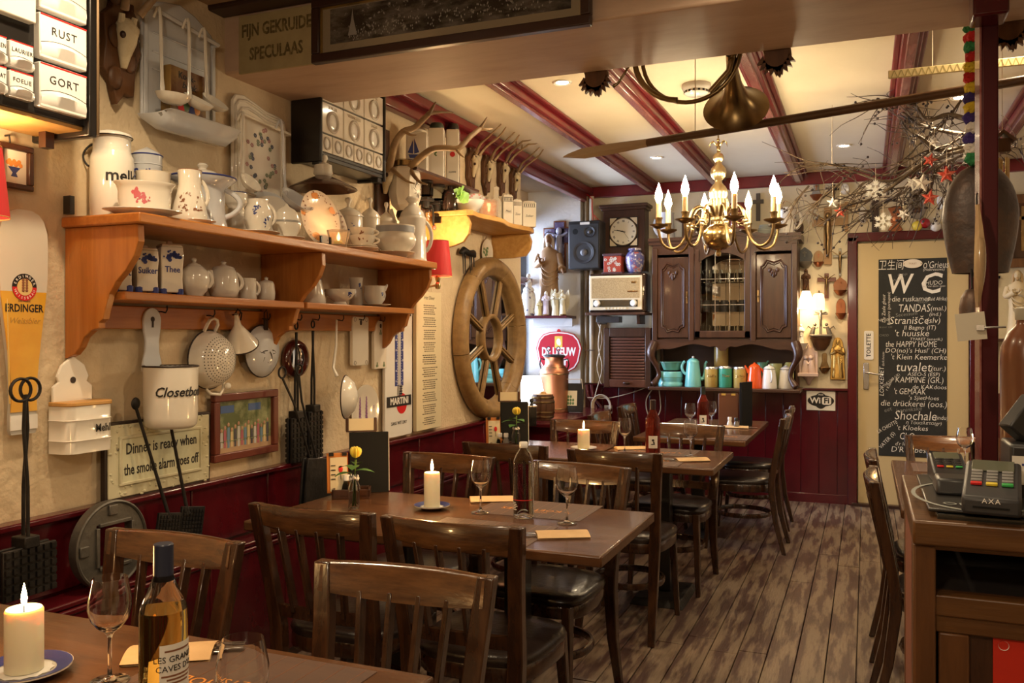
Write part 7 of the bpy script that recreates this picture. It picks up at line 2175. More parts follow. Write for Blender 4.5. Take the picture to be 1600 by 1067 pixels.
def figure(name, lab, x, y, z, h, robe, skinm, rz=0., hairm=None, veil=None, arm=1, cat='statue', base=None, group=None, halo=False):
 """a small robed statue, h tall"""
 t=T(name, lab, cat, (x, y, z), rz, group)
 zb=0
 if base:
  B().lathe([(.0001, 0), (h*.15, 0), (h*.16, h*.03), (h*.13, h*.05), (.0001, h*.05)], 16).ob('base', base, t)
  zb=h*.045
 k=h-zb
 b=B()
 n=20
 rn=random.Random(len(lab))
 lv=[(0, .150, .115), (.06, .145, .11), (.25, .125, .095), (.45, .115, .088), (.58, .120, .085), (.70, .135, .08), (.78, .125, .072), (.815, .075, .055), (.84, .036, .036), (.86, .03, .032)]
 vs, fs=[], []
 for z_, rx, ry in lv:
  for i in range(n):
   a=2*pi*i/n
   f_=1+(.07*sin(5*a+z_*3)+.05*sin(9*a))*max(0, (.75-z_))
   vs.append((rx*k*cos(a)*f_, ry*k*sin(a)*f_, zb+z_*k))
 for j in range(len(lv)-1):
  for i in range(n):
   fs.append((j*n+i, j*n+(i+1)%n, (j+1)*n+(i+1)%n, (j+1)*n+i))
 fs.append(tuple(reversed(range(n))))
 b.add(vs, fs)
 for q in range(4):
  b.tube(smoothpts([(-.12*k+.02*q*k, -.05*k, zb+(.72-.03*q)*k), (-.05*k, -.105*k, zb+(.58-.06*q)*k), (.05*k, -.10*k, zb+(.52-.05*q)*k), (.125*k, -.02*k, zb+(.60-.05*q)*k)], 3), .009*k, 6)
 b.ob('robe', robe, t, smooth=70)
 B().ell(0, -.008*k, zb+.925*k, .046*k, .052*k, .066*k, 16, 12).tube([(0, -.004*k, zb+.83*k), (0, -.004*k, zb+.88*k)], .026*k, 8).ell(0, -.062*k, zb+.92*k, .008*k, .012*k, .014*k, 8, 6).ob('head', skinm, t, smooth=80)
 b=B()
 for q in(-1, 1):
  b.ell(q*.017*k, -.053*k, zb+.935*k, .006*k, .004*k, .004*k, 6, 4)
 b.ell(0, -.056*k, zb+.895*k, .011*k, .004*k, .003*k, 6, 4)
 b.ob('face_detail', ink_brown, t)
 hm=veil or hairm
 if hm:
  b=B().ell(0, .012*k, zb+.938*k, .056*k, .056*k, .068*k, 14, 10)
  for q in(-1, 1):
   b.tube([(q*.045*k, -.005*k, zb+.95*k), (q*.056*k, .0, zb+.88*k), (q*.06*k, -.005*k, zb+.80*k)], [.02*k, .024*k, .016*k], 8)
  if hairm and not veil:
   b.ell(0, -.045*k, zb+.872*k, .026*k, .02*k, .03*k, 8, 6)
  b.ob('veil' if veil else 'hair', hm, t, smooth=80)
 for q in(-1, 1):
  b=B()
  if arm==1:
   P=[(q*.12*k, 0, zb+.755*k), (q*.16*k, -.02*k, zb+.62*k), (q*.19*k, -.09*k, zb+.56*k)]if q>0 else[(q*.12*k, 0, zb+.755*k), (q*.155*k, -.03*k, zb+.62*k), (q*.06*k, -.11*k, zb+.66*k)]
  else:
   P=[(q*.12*k, 0, zb+.755*k), (q*.145*k, -.04*k, zb+.62*k), (q*.03*k, -.115*k, zb+.68*k)]
  b.tube(smoothpts(P, 4), [.044*k]*4+[.04*k]*2+[.045*k, .05*k, .05*k], 8)
  b.ob('sleeve', robe, t, smooth=80)
  e=Vector(P[-1])
  d=(e-Vector(P[-2])).normalized()
  b=B().tube([e-d*.01*k, e+d*.03*k, e+d*.055*k], [.02*k, .022*k, .012*k], 8)
  for f_ in range(4):
   o_=Vector((0, 0, (f_-1.5)*.009*k))
   b.tube([e+d*.05*k+o_, e+d*.085*k+o_*1.3], [.006*k, .004*k], 5)
  b.ob('hand', skinm, t, smooth=80)
 if halo:
  B().tube([(.07*k*cos(i*pi/12), .03*k, zb+(.955+.075*sin(i*pi/12))*k)for i in range(24)], .004*k, 5, True).ob('halo', brass_dk, t)
 return t
woodfig=mat('carved_limewood', (.34, .20, .09), .4, n=(4, (.24, .12, .045), .4, .7), coat=.2)
pinkpl=mat('pink_plaster', (.62, .48, .42), .6)
c=onY(1259, 458, 7.68)
figure('madonna_statuette', 'dark wooden veiled figure above the lit wall lamp', c.x, 7.69, onY(1259, 459, 7.69).z, .21, carved, carved, 0, None, carved, 2)
# pair of lamps
t, w_, h_=YT('tiffany_lamp', 'lit wall lamp with a ribbed stained glass shade beside the sideboard', 'lamp', 1246, 452, 1273, 482, 7.60)
R_=w_/2
for k in range(14):
 a0, a1=2*pi*k/14, 2*pi*(k+.94)/14
 B().lathe([(.03, h_*.42), (R_*.6, h_*.22), (R_*.92, -h_*.2), (R_*1.0, -h_*.5)], 3, a0=a0, a1=a1).ob('glass_panel', mat('lit_ivory_glass', (.9, .7, .5), .3, emit=((1, .66, .36), 4.2)), t, smooth=40)
B().lathe([(.0001, h_*.52), (.025, h_*.5), (.034, h_*.42), (.0001, h_*.40)], 16).ob('cap', brass_dk, t)
B().tube([(0, 0, h_*.5), (0, .08, h_*.72), (0, .19, h_*.6)], .007, 8).ob('arm', brass_dk, t)
lamp('tiffany_light', t.location+Vector((0, -.02, -h_*.55)), 7, (1, .66, .32), .03)
t, w_, h_=YT('opal_lamp', 'smaller lit opal glass lamp shade beside the stained glass one', 'lamp', 1269, 458, 1289, 484, 7.60)
B().lathe([(w_*.25, h_*.5), (w_*.42, h_*.42), (w_*.5, 0), (w_*.48, -h_*.5)], 20).ob('shade', mat('lit_opal_glass', (.9, .78, .6), .3, emit=((1, .72, .42), 1.6)), t, smooth=60)
B().tube([(0, 0, h_*.5), (0, .07, h_*.66), (0, .14, h_*.5)], .006, 8).lathe([(.0001, h_*.55), (w_*.27, h_*.52), (w_*.27, h_*.48), (.0001, h_*.48)], 12).ob('arm', brass_dk, t)
# bracket shelf with crucifix and angels
t, w_, h_=YT('corner_bracket', 'little dark half-round wall bracket carrying the standing crucifix', 'shelf', 1266, 525, 1300, 548, WY)
B().lathe([(.0001, -h_*.5), (w_*.2, -h_*.45), (w_*.38, -h_*.1), (w_*.46, h_*.3), (w_*.5, h_*.32), (w_*.5, h_*.48), (.0001, h_*.48)], 18, a0=-pi, a1=0).ob('bracket', carved, t, smooth=40)
bz=t.location.z+h_*.48
t=T('standing_crucifix', 'grey standing crucifix with two kneeling angels on the little bracket', 'crucifix', (t.location.x+.0, WY-.07, bz), 0)
pew=MATS['pewter']
B().box(0, 0, .13, .022, .014, .26).box(0, 0, .19, .11, .014, .022).ob('cross', pew, t, bevel=.002)
B().box(0, 0, .008, .18, .07, .016).ob('base', pew, t, bevel=.003)
b=B().tube([(0, -.012, .20), (0, -.016, .15), (0, -.012, .09)], [.010, .013, .005], 8).ell(0, -.016, .215, .01)
for q in(-1, 1):
 b.tube([(0, -.012, .19), (q*.045, -.01, .205)], .005, 6)
b.ob('figure', pew, t, smooth=70)
for q in(-1, 1):
 B().tube([(q*.07, 0, .016), (q*.062, -.004, .05), (q*.05, -.006, .08)], [.022, .018, .012], 8).ell(q*.046, -.008, .098, .014).tube([(q*.055, -.006, .07), (q*.02, -.012, .075)], .006, 6).ob('angel', pew, t, smooth=70)
 B().tube([(q*.07, .012, .06), (q*.10, .014, .085), (q*.115, .012, .06)], [.012, .016, .005], 8, sq=.4).ob('wing', pew, t, smooth=70)
# pink relief, gilded relief, white statuette
t, w_, h_=YT('relief_bracket', 'pale pink plaster relief of figures under a pointed canopy', 'wall relief', 1247, 536, 1280, 602, WY)
slab([(-w_*.42, -h_*.22), (w_*.42, -h_*.22), (w_*.44, h_*.30), (w_*.30, h_*.32), (w_*.22, h_*.46), (w_*.1, h_*.36), (0, h_*.50), (-w_*.1, h_*.36), (-w_*.22, h_*.46), (-w_*.30, h_*.32), (-w_*.44, h_*.30)], -.03, 0, 'back_plate', pinkpl, t, .004)
B().box(0, -.05, -h_*.24, w_*.96, .10, .03).lathe([(.0001, -h_*.5), (w_*.10, -h_*.46), (w_*.14, -h_*.38), (w_*.36, -h_*.27), (.0001, -h_*.26)], 14, a0=-pi, a1=0).ob('console', pinkpl, t, bevel=.004)
for q in(-1, 1):
 B().tube([(q*w_*.17, -.045, -h_*.2), (q*w_*.14, -.05, -.02), (q*w_*.13, -.045, h_*.10)], [.034, .03, .018], 8).ell(q*w_*.12, -.05, h_*.155, .02).tube([(q*w_*.14, -.05, .03), (0, -.06, .0)], .012, 6).ob('relief_figure', pinkpl, t, smooth=70)
 B().box(q*w_*.39, -.04, .0, .02, .03, h_*.5).ob('pilaster', pinkpl, t, bevel=.004)
t, w_, h_=YT('gilded_relief', 'gilded relief of a standing figure beside the door frame', 'wall relief', 1297, 527, 1321, 593, WY)
slab([(-w_*.5, -h_*.5), (w_*.5, -h_*.5), (w_*.42, h_*.2)]+arc(0, h_*.3, w_*.36, h_*.2, 0, 180, 10)+[(-w_*.42, h_*.2)], -.015, 0, 'back_plate', gold, t, .003)
f=figure('relief_body', '', 0, 0, 0, h_*.92, gold, gold, 0, gold, None, 2)
del f['label'], f['category']
for ch in list(f.children):
 ch.parent=t
 ch.location=(0, -.012, -h_*.46)
 ch.scale=(1, .6, 1)
bpy.data.objects.remove(f)
B().tube([(w_*.18, -.06, -h_*.45), (w_*.05, -.065, h_*.05)], .006, 6).ob('staff', gold, t)
c=onY(1252, 536, 7.66)
figure('madonna_statuette', 'white porcelain statuette on a console left of the standing crucifix', c.x, 7.66, c.z, .16, china_w, china_w, 0, None, china_w, 2)
tag(B().lathe([(.0001, -.07), (.02, -.06), (.05, -.012), (.055, 0), (.0001, 0)], 14).ob('wall_console', china, None, (c.x, 7.685, c.z)), 'small white console under the porcelain statuette', 'console')
# tall dark strip, double axe, horseshoe, baubles, white mask
t, w_, h_=YT('dark_frame', 'narrow dark wooden frame strip above the toilet door', 'frame', 1362, 313, 1373, 362, WY)
B().box(0, -.012, 0, w_, .024, h_).ob('strip', brown_dark, t, bevel=.003)
B().box(0, -.026, 0, w_*.45, .004, h_*.8).ob('inner_panel', oak_dark, t)
t, w_, h_=YT('copper_plaque', 'hourglass shaped brown copper plaque above the toilet door', 'plaque', 1387, 322, 1411, 363, WY)
slab([(-w_*.5, h_*.42)]+[(w_*.5*(-1+2*i/8), h_*(.42+.08*sin(pi*i/8)))for i in range(1, 8)]+[(w_*.5, h_*.42), (w_*.26, h_*.16), (w_*.42, 0), (w_*.26, -h_*.2), (w_*.5, -h_*.42)]+[(w_*.5*(1-2*i/8), -h_*(.42+.08*sin(pi*i/8)))for i in range(1, 8)]+[(-w_*.5, -h_*.42), (-w_*.26, -h_*.2), (-w_*.42, 0), (-w_*.26, h_*.16)], -.014, 0, 'plate', copper_dk, t, .003)
B().lathe([(.0001, .01), (w_*.2, .006), (w_*.24, 0)], 18, m=Matrix.Translation((0, -.014, 0))@Rx).ob('boss', copper, t)
t, w_, h_=YT('horse_collar', 'grey rounded wooden wall piece with a hollow centre above the toilet door', 'wall ornament', 1419, 296, 1447, 343, WY)
ol=arc(0, -h_*.1, w_*.5, h_*.4, 180, 360, 14)+[(w_*.46, h_*.1), (w_*.28, h_*.24)]+arc(0, h_*.34, w_*.2, h_*.16, 0, 180, 8)+[(-w_*.28, h_*.24), (-w_*.46, h_*.1)]
o=B().ring(ol, [(x*.62, z*.62)for x, z in ol], -.03, 0).ob('collar', mat('grey_weathered', (.25, .21, .16), .5), t, bevel=.006, smooth=30)
fixnormals(o)
for q in(-1, 1):
 B().ell(q*w_*.1, -.02, -h_*.2, w_*.12, .015, h_*.09).ob('heart_lobe', carved, t)
B().box(0, -.01, 0, w_*.5, .01, h_*.5).ob('dark_backing', mat('olive_backing', (.12, .10, .06), .5), t)
for px, py, mm, lb in((1433, 353, mat('yellow_bauble', (.78, .62, .08), .15, coat=.5), 'yellow round bauble on the door frame'), (1445, 348.5, mat('red_bauble', (.35, .012, .02), .12, coat=.6), 'dark red round bauble on the door frame'), (1462, 354, china_w, 'white round bauble with a cord on the door frame')):
 c=onY(px, py, 7.68)
 t=T('glass_bauble', lb, 'bauble', c, 0, 'round baubles above the toilet door')
 B().ell(0, 0, 0, .041, .041, .041, 18, 12).ob('ball', mm, t)
 B().lathe([(.0001, .052), (.008, .05), (.010, .04), (.0001, .04)], 8).ob('cap', brass, t)
t, w_, h_=YT('white_mask', 'white wavy ornament hanging from a thread above the toilet door', 'ornament', 1466, 300, 1482, 329, 7.6)
B().ell(0, 0, -h_*.08, w_*.46, .03, h_*.36).tube([(-w_*.4, 0, h_*.3), (-w_*.5, 0, 0), (-w_*.2, -.01, -h_*.4)], .012, 8).tube([(w_*.35, 0, h_*.2), (w_*.5, 0, -.02), (w_*.15, -.01, -h_*.45)], .012, 8).ob('body', china_w, t, smooth=70)
B().tube([(0, 0, h_*.28), (0, 0, h_*.5+.25)], .0015, 4).ob('thread', cord_w, t)
# wifi sign, toilet signs, blackboard on the door
t, w_, h_=YT('wifi_sign', 'white square free wifi sticker on the red panelling', 'sign', 1260, 611, 1305, 641, 7.705)
B().box(0, 0, 0, w_, .004, h_).ob('sheet', paper_w, t)
bl=[(w_*.30*cos(a)*(1 if abs(sin(a))<.7 else.8), h_*.36*sin(a))for a in[2*pi*i/32 for i in range(32)]]
slab([(w_*.46*cos(2*pi*i/32), h_*.31*sin(2*pi*i/32))for i in range(32)], -.0032, -.002, 'logo_base', ink, t, 0)
slab([(w_*.22*cos(2*pi*i/32), h_*.42*sin(2*pi*i/32))for i in range(32)], -.0030, -.002, 'logo_cloud', ink, t, 0)
txt('Wi', h_*.42, ink_white, t, (-w_*.19, -.0036, 0), ext=.0003, bold=.002)
slab(rrect(w_*.32, h_*.40, h_*.09), -.0040, -.0033, 'logo_white', ink_white, t, 0, (w_*.2, 0, 0))
slab(rrect(w_*.36, h_*.46, h_*.1), -.0038, -.0031, 'logo_outline', ink, t, 0, (w_*.205, 0, 0))
txt('Fi', h_*.40, ink, t, (w_*.2, -.0044, 0), ext=.0003, bold=.002)
txt('FREE', h_*.12, ink_white, t, (0, -.0036, h_*.31), ext=.0003)
DY=BY-.03-.016
t, w_, h_=YT('toilet_sign', 'small upright white enamel toilet sign on the door', 'sign', 1350, 517, 1365, 562, DY)
slab(rrect(w_, h_, .012), -.006, .0, 'enamel_plate', china_w, t, .002)
txt('TOILETTE', w_*.62, ink, t, (0, -.0066, 0), (pi/2, -pi/2, 0), ext=.0003, maxw=h_*.82, bold=.001)
t, w_, h_=YT('blackboard', 'black chalkboard on the toilet door covered in words for toilet', 'blackboard', 1372, 404, 1479, 714, DY)
B().box(0, .0, 0, w_, .008, h_).ob('board', mat('chalkboard', (.016, .017, .017), .7, n=(5, (.03, .031, .031), .5, .75)), t, bevel=.002)
def chk(s_, px, py, size, dim=False, rotd=0., shear=.15, align='CENTER', mw=None, bold=.0):
 p=onY(px, py, DY-.0045)-t.location
 o=txt(s_, size, chalk_dim if dim else chalk, t, p, ext=.0003, name='chalk_word' if not dim else 'faint_chalk_word', shear=shear, maxw=mw, bold=bold)
 o.rotation_euler=(Matrix.Rotation(radians(-rotd), 3, 'Y')@Matrix.Rotation(pi/2, 3, 'X')).to_euler()
pxm=dep(t.location)/FPX
for s_, px, py, sz, mw in(('卫生间', 1392, 415, 17, 38), ("ο'Grieus", 1462, 414, 15, 36), ('(Hebreeuws)', 1459, 421, 6, 30), ('W', 1404, 445, 42, 44), ('C', 1453, 444, 44, 36), ('HUDO', 1459, 442, 9, 24), ('heel uw darm open', 1459, 447, 4, 36), ('die ruskamer', 1423, 467, 12, 56), ('(Suid Afrika)', 1464, 467, 8, 28), ('TANDAS', 1428, 482, 17, 46), ('(mal.)', 1466, 482, 10, 22), ('(ind.)', 1461, 491, 8, 20), ('Stranišče', 1420, 501, 16, 56), ('(slv)', 1458, 501, 12, 20), ('Il Bagno (IT)', 1437, 512, 9, 68), ("'t huuske", 1424, 521, 14, 50), ('TYARET (amerik.)', 1447, 530, 6, 58), ('the HAPPY HOME', 1423, 538, 13, 74), ("DO(no)'s Husl' (CH)", 1430, 548, 10, 92), ("'t Klein Keemerke", 1435, 558, 12, 80), ('tuvalet', 1427, 574, 20, 52), ('(tur.)', 1466, 576, 10, 22), ('ASEO-S (ESP)', 1443, 585, 8, 56), ('KAMPINE (GR.)', 1436, 594, 13, 68), ('de KAKdoos', 1452, 605, 9, 52), ("'t GEMAAK", 1421, 612, 13, 46), ("'s SjietHoes", 1443, 622, 9, 52), ('die drückerei (oos.)', 1427, 631, 13, 94), ('Shochale', 1430, 650, 20, 60), ('(indu)', 1471, 653, 9, 18), ('η Τουαλετα(gr)', 1443, 661, 7, 58), ("'t Kloekes", 1425, 669, 11, 54), ('CLO', 1417, 682, 15, 22), ('(Zwitserland)', 1452, 684, 8, 44), ("d'r lommes", 1417, 694, 8, 34), ("D'R aubes", 1419, 703, 12, 50)):
 chk(s_, px, py, sz*pxm*1.02, mw=mw*pxm, bold=.003 if s_ in 'WC' else-.0006*min(1, sz/12))
for s_, px, py, sz, rd, mw, dim in(('De Zaale gheur', 1381, 482, 7, 90, 66, False), ('Banheiro (portugees)', 1389, 482, 6, 90, 62, False), ('LOKKEMET', 1378, 596, 9, 90, 48, False), ('LA CHIOTTE', 1386, 667, 8, 32, 34, False), ('VATER (S)', 1386, 688, 8, 50, 32, False), ('THE LOO (UK)', 1393, 594, 6, 42, 30, False), ("t Kabinet", 1390, 600, 6, 65, 30, False), ('Gabje', 1410, 429, 6, 10, 16, True), ('Vessiki', 1403, 437, 6, 10, 20, True), ('NR 100', 1381, 500, 6, 4, 18, False), ('Kamer 100', 1384, 511, 4, 0, 20, True), ('CHOD', 1381, 524, 5, 0, 14, True), ('dark house', 1380, 561, 5, 90, 24, False), ('koninkske', 1420, 640, 9, 8, 60, True), ('eet', 1387, 640, 9, 20, 18, True), ('klotyo', 1441, 472, 5, 0, 24, True), ('Secessum', 1416, 491, 8, 6, 34, True)):
 chk(s_, px, py, sz*pxm*1.02, dim, rd, mw=mw*pxm, bold=-.0004)
c=onY(1426, 412, DY-.008)
t2=T('oval_door_sign', 'small oval cream enamel sign at the top of the chalkboard', 'sign', c, 0)
slab([(.072*cos(2*pi*i/32), .036*sin(2*pi*i/32))for i in range(32)], -.008, 0, 'plate', china, t2, .002)
txt('TOILET', .018, ink_brown, t2, (0, -.0086, 0), ext=.0003)
for q in(-.062, .062):
 B().ell(q, -.009, 0, .004, .002, .004, 8, 6).ob('screw', brass_dk, t2)
# framed crucifix picture and statue beyond the post
t, w_, h_=YT('framed_icon', 'dark wooden glazed frame holding a brass cross beyond the post', 'picture', 1566, 304, 1640, 418, 7.73)
frame(t, w_, h_, .07, wood('icon_frame_wood', (.20, .09, .03), (.12, .05, .018), .3), .05)
B().box(0, -.006, 0, w_-.12, .006, h_-.12).ob('backing', mat('icon_back', (.10, .05, .025), .4), t)
B().box(-.02, -.014, .02, .03, .01, h_*.62).box(-.02, -.014, .10, .16, .01, .03).ob('brass_cross', brass, t, bevel=.002)
c=onY(1590, 492, 7.55)
figure('saint_statue', 'cream plaster statue of a bearded robed saint beyond the post', c.x, 7.55, c.z-.18, .52, mat('cream_plaster_statue', (.62, .50, .30), .5), mat('cream_plaster_statue', (.6, .5, .3)), -.2, mat('tan_plaster', (.45, .30, .14), .5), None, 2)
t=T('wall_bracket_shelf', 'small wooden shelf under the plaster saint beyond the post', 'shelf', (c.x, 7.62, c.z-.18), 0)
B().box(0, 0, -.012, .36, .26, .022).box(0, .08, -.08, .04, .08, .12).ob('board', oak_dark, t, bevel=.003)
# cables and socket by the window corner
zz=.93
def cable(lab, P, r=.0045, m=cord_w):
 return tag(B().tube(smoothpts(P, 5), r, 6).ob('cable', m, None, smooth=70), lab, 'cable')
Yc=7.62
cable('pale cable running along the red panelling to the sideboard', [onY(918, 621, Yc), onY(950, 622, Yc), onY(985, 614, Yc), onY(1016, 603, 7.6)])
cable('pale cable looping down under the sideboard', [onY(1020, 607, 7.6), onY(1010, 624, Yc), onY(1012, 646, Yc), onY(1022, 654, Yc), onY(1032, 640, Yc), onY(1030, 610, 7.6)])
cable('pale cable hanging from the radio down past the pipes', [onY(940, 500, 7.45), onY(935, 540, 7.5), onY(941, 575, 7.55), onY(932, 610, Yc), onY(924, 640, Yc), onY(922, 660, Yc)])
cable('second pale cable hanging beside the roll-front cabinet', [onY(934, 503, 7.45), onY(941, 530, 7.5), onY(933, 570, 7.55), onY(940, 600, Yc)])
c=onY(940, 634, Yc)
b=B()
for k in range(4):
 b.tube([c+Vector(((.075+.006*k)*cos(i*pi/12), -.006*k, (.085+.006*k)*sin(i*pi/12)))for i in range(24)], .0045, 6, True)
tag(b.ob('cable_coil', cord_w, None, smooth=70), 'coiled pale cable hanging on the red panelling', 'cable')
t, w_, h_=YT('wall_socket', 'white wall socket beside the coiled cable', 'socket', 945, 633, 956, 646, 7.70)
B().box(0, 0, 0, w_, .04, h_).ob('cover', china_w, t, bevel=.004)
slab(disc(.018, 0, 16), -.0215, -.02, 'socket_hole', plast_g, t, 0)
# ------------------------------------------------------------------ window bay
c0, w_, h_=spanY(822, 490, 896, 497, 7.5)
SBZ=c0.z
t=T('bay_shelf', 'dark red bay shelf carrying the carved saint and small figures', 'shelf', (c0.x-.03, 7.50, SBZ), 0)
B().box(0, .0, -.012, w_+.02, .28, .024).ob('board', mat('shelf_maroon', (.07, .01, .015), .3, coat=.3), t, bevel=.004)
B().box(.02, .115, -.06, w_*.85, .03, .075).ob('cleat', plaster_white, t, bevel=.003)
figure('saint_statue', 'large carved wooden bearded saint with one hand held out, in the window bay', onY(857, 450, 7.54).x, 7.545, SBZ, .76, woodfig, mat('carved_face', (.22, .11, .045), .45), .1, mat('pale_limewood', (.50, .40, .30), .5), None, 1, halo=True)
t, w_, h_=YT('relief_crucifix', 'purple grey relief crucifix hanging behind the carved saint', 'crucifix', 851, 347, 889, 425, 7.63)
rel=mat('grey_violet_relief', (.11, .08, .15), .3, n=(9, (.42, .42, .52), .52, .62), coat=.4, bump=(9, .6))
for nm, x, z, ww, hh in(('upright', w_*.13, 0, w_*.42, h_), ('crossbeam', -w_*.0, h_*.22, w_, h_*.30)):
 B().box(x, 0, z, ww+.02, .02, hh+.02).ob(nm+'_edge', copper_dk, t, bevel=.003)
 B().box(x, -.008, z, ww-.006, .02, hh-.006).ob(nm, rel, t, bevel=.003)
b=B().tube([(w_*.13, -.024, h_*.22), (w_*.13, -.03, h_*.02), (w_*.15, -.026, -h_*.18), (w_*.13, -.022, -h_*.40)], [.03, .036, .026, .012], 8).ell(w_*.13, -.032, h_*.31, .03, .024, .036)
for q in(-1, 1):
 b.tube([(w_*.13, -.024, h_*.2), (w_*.13+q*w_*.22, -.022, h_*.24), (w_*.13+q*w_*(.55 if q<0 else.34), -.02, h_*.28)], [.018, .014, .010], 6)
b.ob('figure', mat('pale_violet', (.40, .40, .52), .3, coat=.4), t, smooth=70)
delft=mat('delft_pattern', (.74, .74, .72), .12, n=(26, (.30, .10, .08), .60, .66), n2=(30, (.06, .08, .22), .58, .64), coat=.5)
c=onY(826, 470, 7.42)
t=T('delft_jar', 'tall patterned white jar with a figure on its lid in the window bay', 'jar', (c.x, 7.42, SBZ), 0)
B().lathe([(.0001, 0), (.052, 0), (.06, .02), (.056, .05), (.068, .14), (.062, .20), (.046, .225), (.0001, .225)], 20).ob('body', delft, t, smooth=50)
B().lathe([(.05, .225), (.052, .24), (.04, .262), (.0001, .27)], 18).ob('lid', delft, t, smooth=50)
B().tube([(0, 0, .265), (.004, 0, .30), (0, -.004, .34)], [.03, .028, .018], 10).ell(0, -.004, .365, .019, .019, .024).tube([(-.03, 0, .31), (-.006, -.03, .30), (.025, -.02, .32)], .010, 6).ob('lid_figure', china_w, t, smooth=70)
figure('madonna_statuette', 'crowned white statuette with a mauve robe in the window bay', onY(853, 470, 7.42).x, 7.42, SBZ, .225, mat('white_mauve_robe', (.66, .58, .66), .3, n=(12, (.36, .10, .28), .58, .64)), china_w, 0, None, china_w, 2, base=gold)
figure('madonna_statuette', 'little yellow kneeling statuette in the window bay', onY(843, 475, 7.40).x, 7.40, SBZ, .15, mat('yellow_figurine', (.60, .50, .22), .35), china, 0, None, MATS['yellow_figurine'], 2)
for px, hh, lb in((868, .245, 'taller cream angel with folded wings in the window bay'), (879, .235, 'slimmer cream angel with folded wings in the window bay')):
 c=onY(px, 470, 7.385)
 f=figure('angel_figurine', lb, c.x, 7.385, SBZ, hh, mat('cream_angel', (.58, .52, .36), .4), mat('cream_angel', (.5, .5, .3)), .1 if px<870 else-.3, None, None, 2, base=brass_dk if px>870 else None, group='cream angels in the window bay')
 for q in(-1, 1):
  B().prism([(q*.01, .20*hh/.24), (q*.045, .24*hh/.24), (q*.055, .20), (q*.05, .10), (q*.03, .04), (q*.012, .10)], .028, .036).ob('wing', MATS['cream_angel'], f, smooth=0)
# enamel beer sign
t, w_, h_=YT('enamel_sign', 'red hexagonal enamel beer sign with white border and lettering', 'sign', 838, 517, 909, 584, 7.62)
hx=[(-.5, .10), (-.44, .30), (-.34, .42), (-.2, .47), (0, .49), (.2, .47), (.34, .42), (.44, .30), (.5, .10), (.44, -.22), (.36, -.36), (.22, -.45), (0, -.47), (-.22, -.45), (-.36, -.36), (-.44, -.22)]
slab([(x*w_, z*h_)for x, z in hx], -.012, 0, 'edge', ink_red, t, .003)
slab([(x*w_*.965, z*h_*.965)for x, z in hx], -.0135, -.01, 'white_border', ink_white, t, 0)
slab([(x*w_*.91, z*h_*.91)for x, z in hx], -.0145, -.01, 'red_field', mat('sign_red', (.48, .010, .025), .4), t, 0)
B().box(0, -.015, h_*.24, .075, .001, .11).ob('lion_badge', mat('badge_yellow', (.75, .5, .08), .3), t)
B().ell(0, -.016, h_*.25, .020, .0008, .03).ell(.012, -.016, h_*.21, .012, .0008, .02).ob('lion_mark', ink_white, t)
txt('DE LEEUW', .105, ink_white, t, (0, -.0152, h_*.01), ext=.0004, maxw=w_*.76, bold=.004)
txt('bier', .12, ink_white, t, (0, -.0152, -h_*.20), ext=.0004, bold=.004)
slab(disc(.018, 0, 12), -.008, 0, 'hanging_tab', ink_red, t, 0, (0, 0, h_*.50))
# things on the bench top of the bay
BT=.742
def bay(px, X):
 d=ray(px, 600)
 return Vector((X, d.y*X/d.x, BT))
c=bay(866, -2.52)
t=T('copper_milk_can', 'tall copper milk can with iron lid and handles in the window bay', 'milk can', c, 0)
B().lathe([(.0001, 0), (.128, 0), (.13, .03), (.124, .05), (.124, .30), (.128, .34), (.118, .37), (.085, .405), (.080, .42), (.080, .46), (.09, .475), (.0001, .475)], 32).ob('body', copper, t, smooth=40)
for z in(.03, .33, .385):
 B().tube([(.129*(1 if z<.35 else.80)*cos(i*pi/14), .129*(1 if z<.35 else.80)*sin(i*pi/14), z)for i in range(28)], .005, 6, True).ob('band', brass_dk, t)
B().lathe([(.0001, .50), (.07, .498), (.096, .488), (.096, .474), (.0001, .474)], 24).ob('lid', iron, t, smooth=40)
for q in(-1, 1):
 B().tube([(q*.045+.016*cos(i*pi/8), -.02, .545+.02*sin(i*pi/8))for i in range(16)], .004, 6, True).tube([(q*.045, -.02, .50), (q*.045, -.02, .53)], .005, 6).ob('lid_ring', iron, t)
 B().tube([(q*.08, 0, .45), (q*.125, 0, .46), (q*.135, 0, .41), (q*.122, 0, .37)], .006, 6).ob('side_handle', iron, t)
c=bay(848, -2.36)
t=T('small_barrel', 'small brown wooden barrel in front of the copper can', 'barrel', c, 0)
for k in range(14):
 a0, a1=2*pi*k/14, 2*pi*(k+.95)/14
 B().lathe([(.080, 0), (.092, .05), (.096, .10), (.092, .15), (.080, .20), (.072, .20), (.072, .0)], 2, a0=a0, a1=a1).ob('stave', carved, t, smooth=30)
B().lathe([(.0001, .19), (.075, .19)], 20).ob('barrel_head', carved, t)
for z, r in((.025, .089), (.06, .095), (.14, .095), (.175, .089)):
 B().lathe([(r, z-.008), (r+.002, z), (r, z+.008)], 24).ob('hoop', brass_dk, t)
B().lathe([(.0001, .225), (.02, .22), (.03, .205), (.078, .20)], 18).ob('lid', pine_light, t)
c=bay(829, -2.62)
t=T('table_lamp', 'bright white shaded table lamp in the window', 'lamp', c, 0)
B().lathe([(.0001, 0), (.06, 0), (.06, .012), (.02, .03), (.014, .10), (.014, .17), (.0001, .17)], 18).ob('base', brass_dk, t)
B().lathe([(.13, .10), (.085, .32)], 24).ob('shade', mat('lit_lamp_shade', (.9, .9, .9), .5, emit=((1, .95, .92), 5)), t, smooth=60)
c=bay(893, -2.36)
t=T('framed_print', 'small black framed pale print leaning in the window bay', 'picture', c, .12)
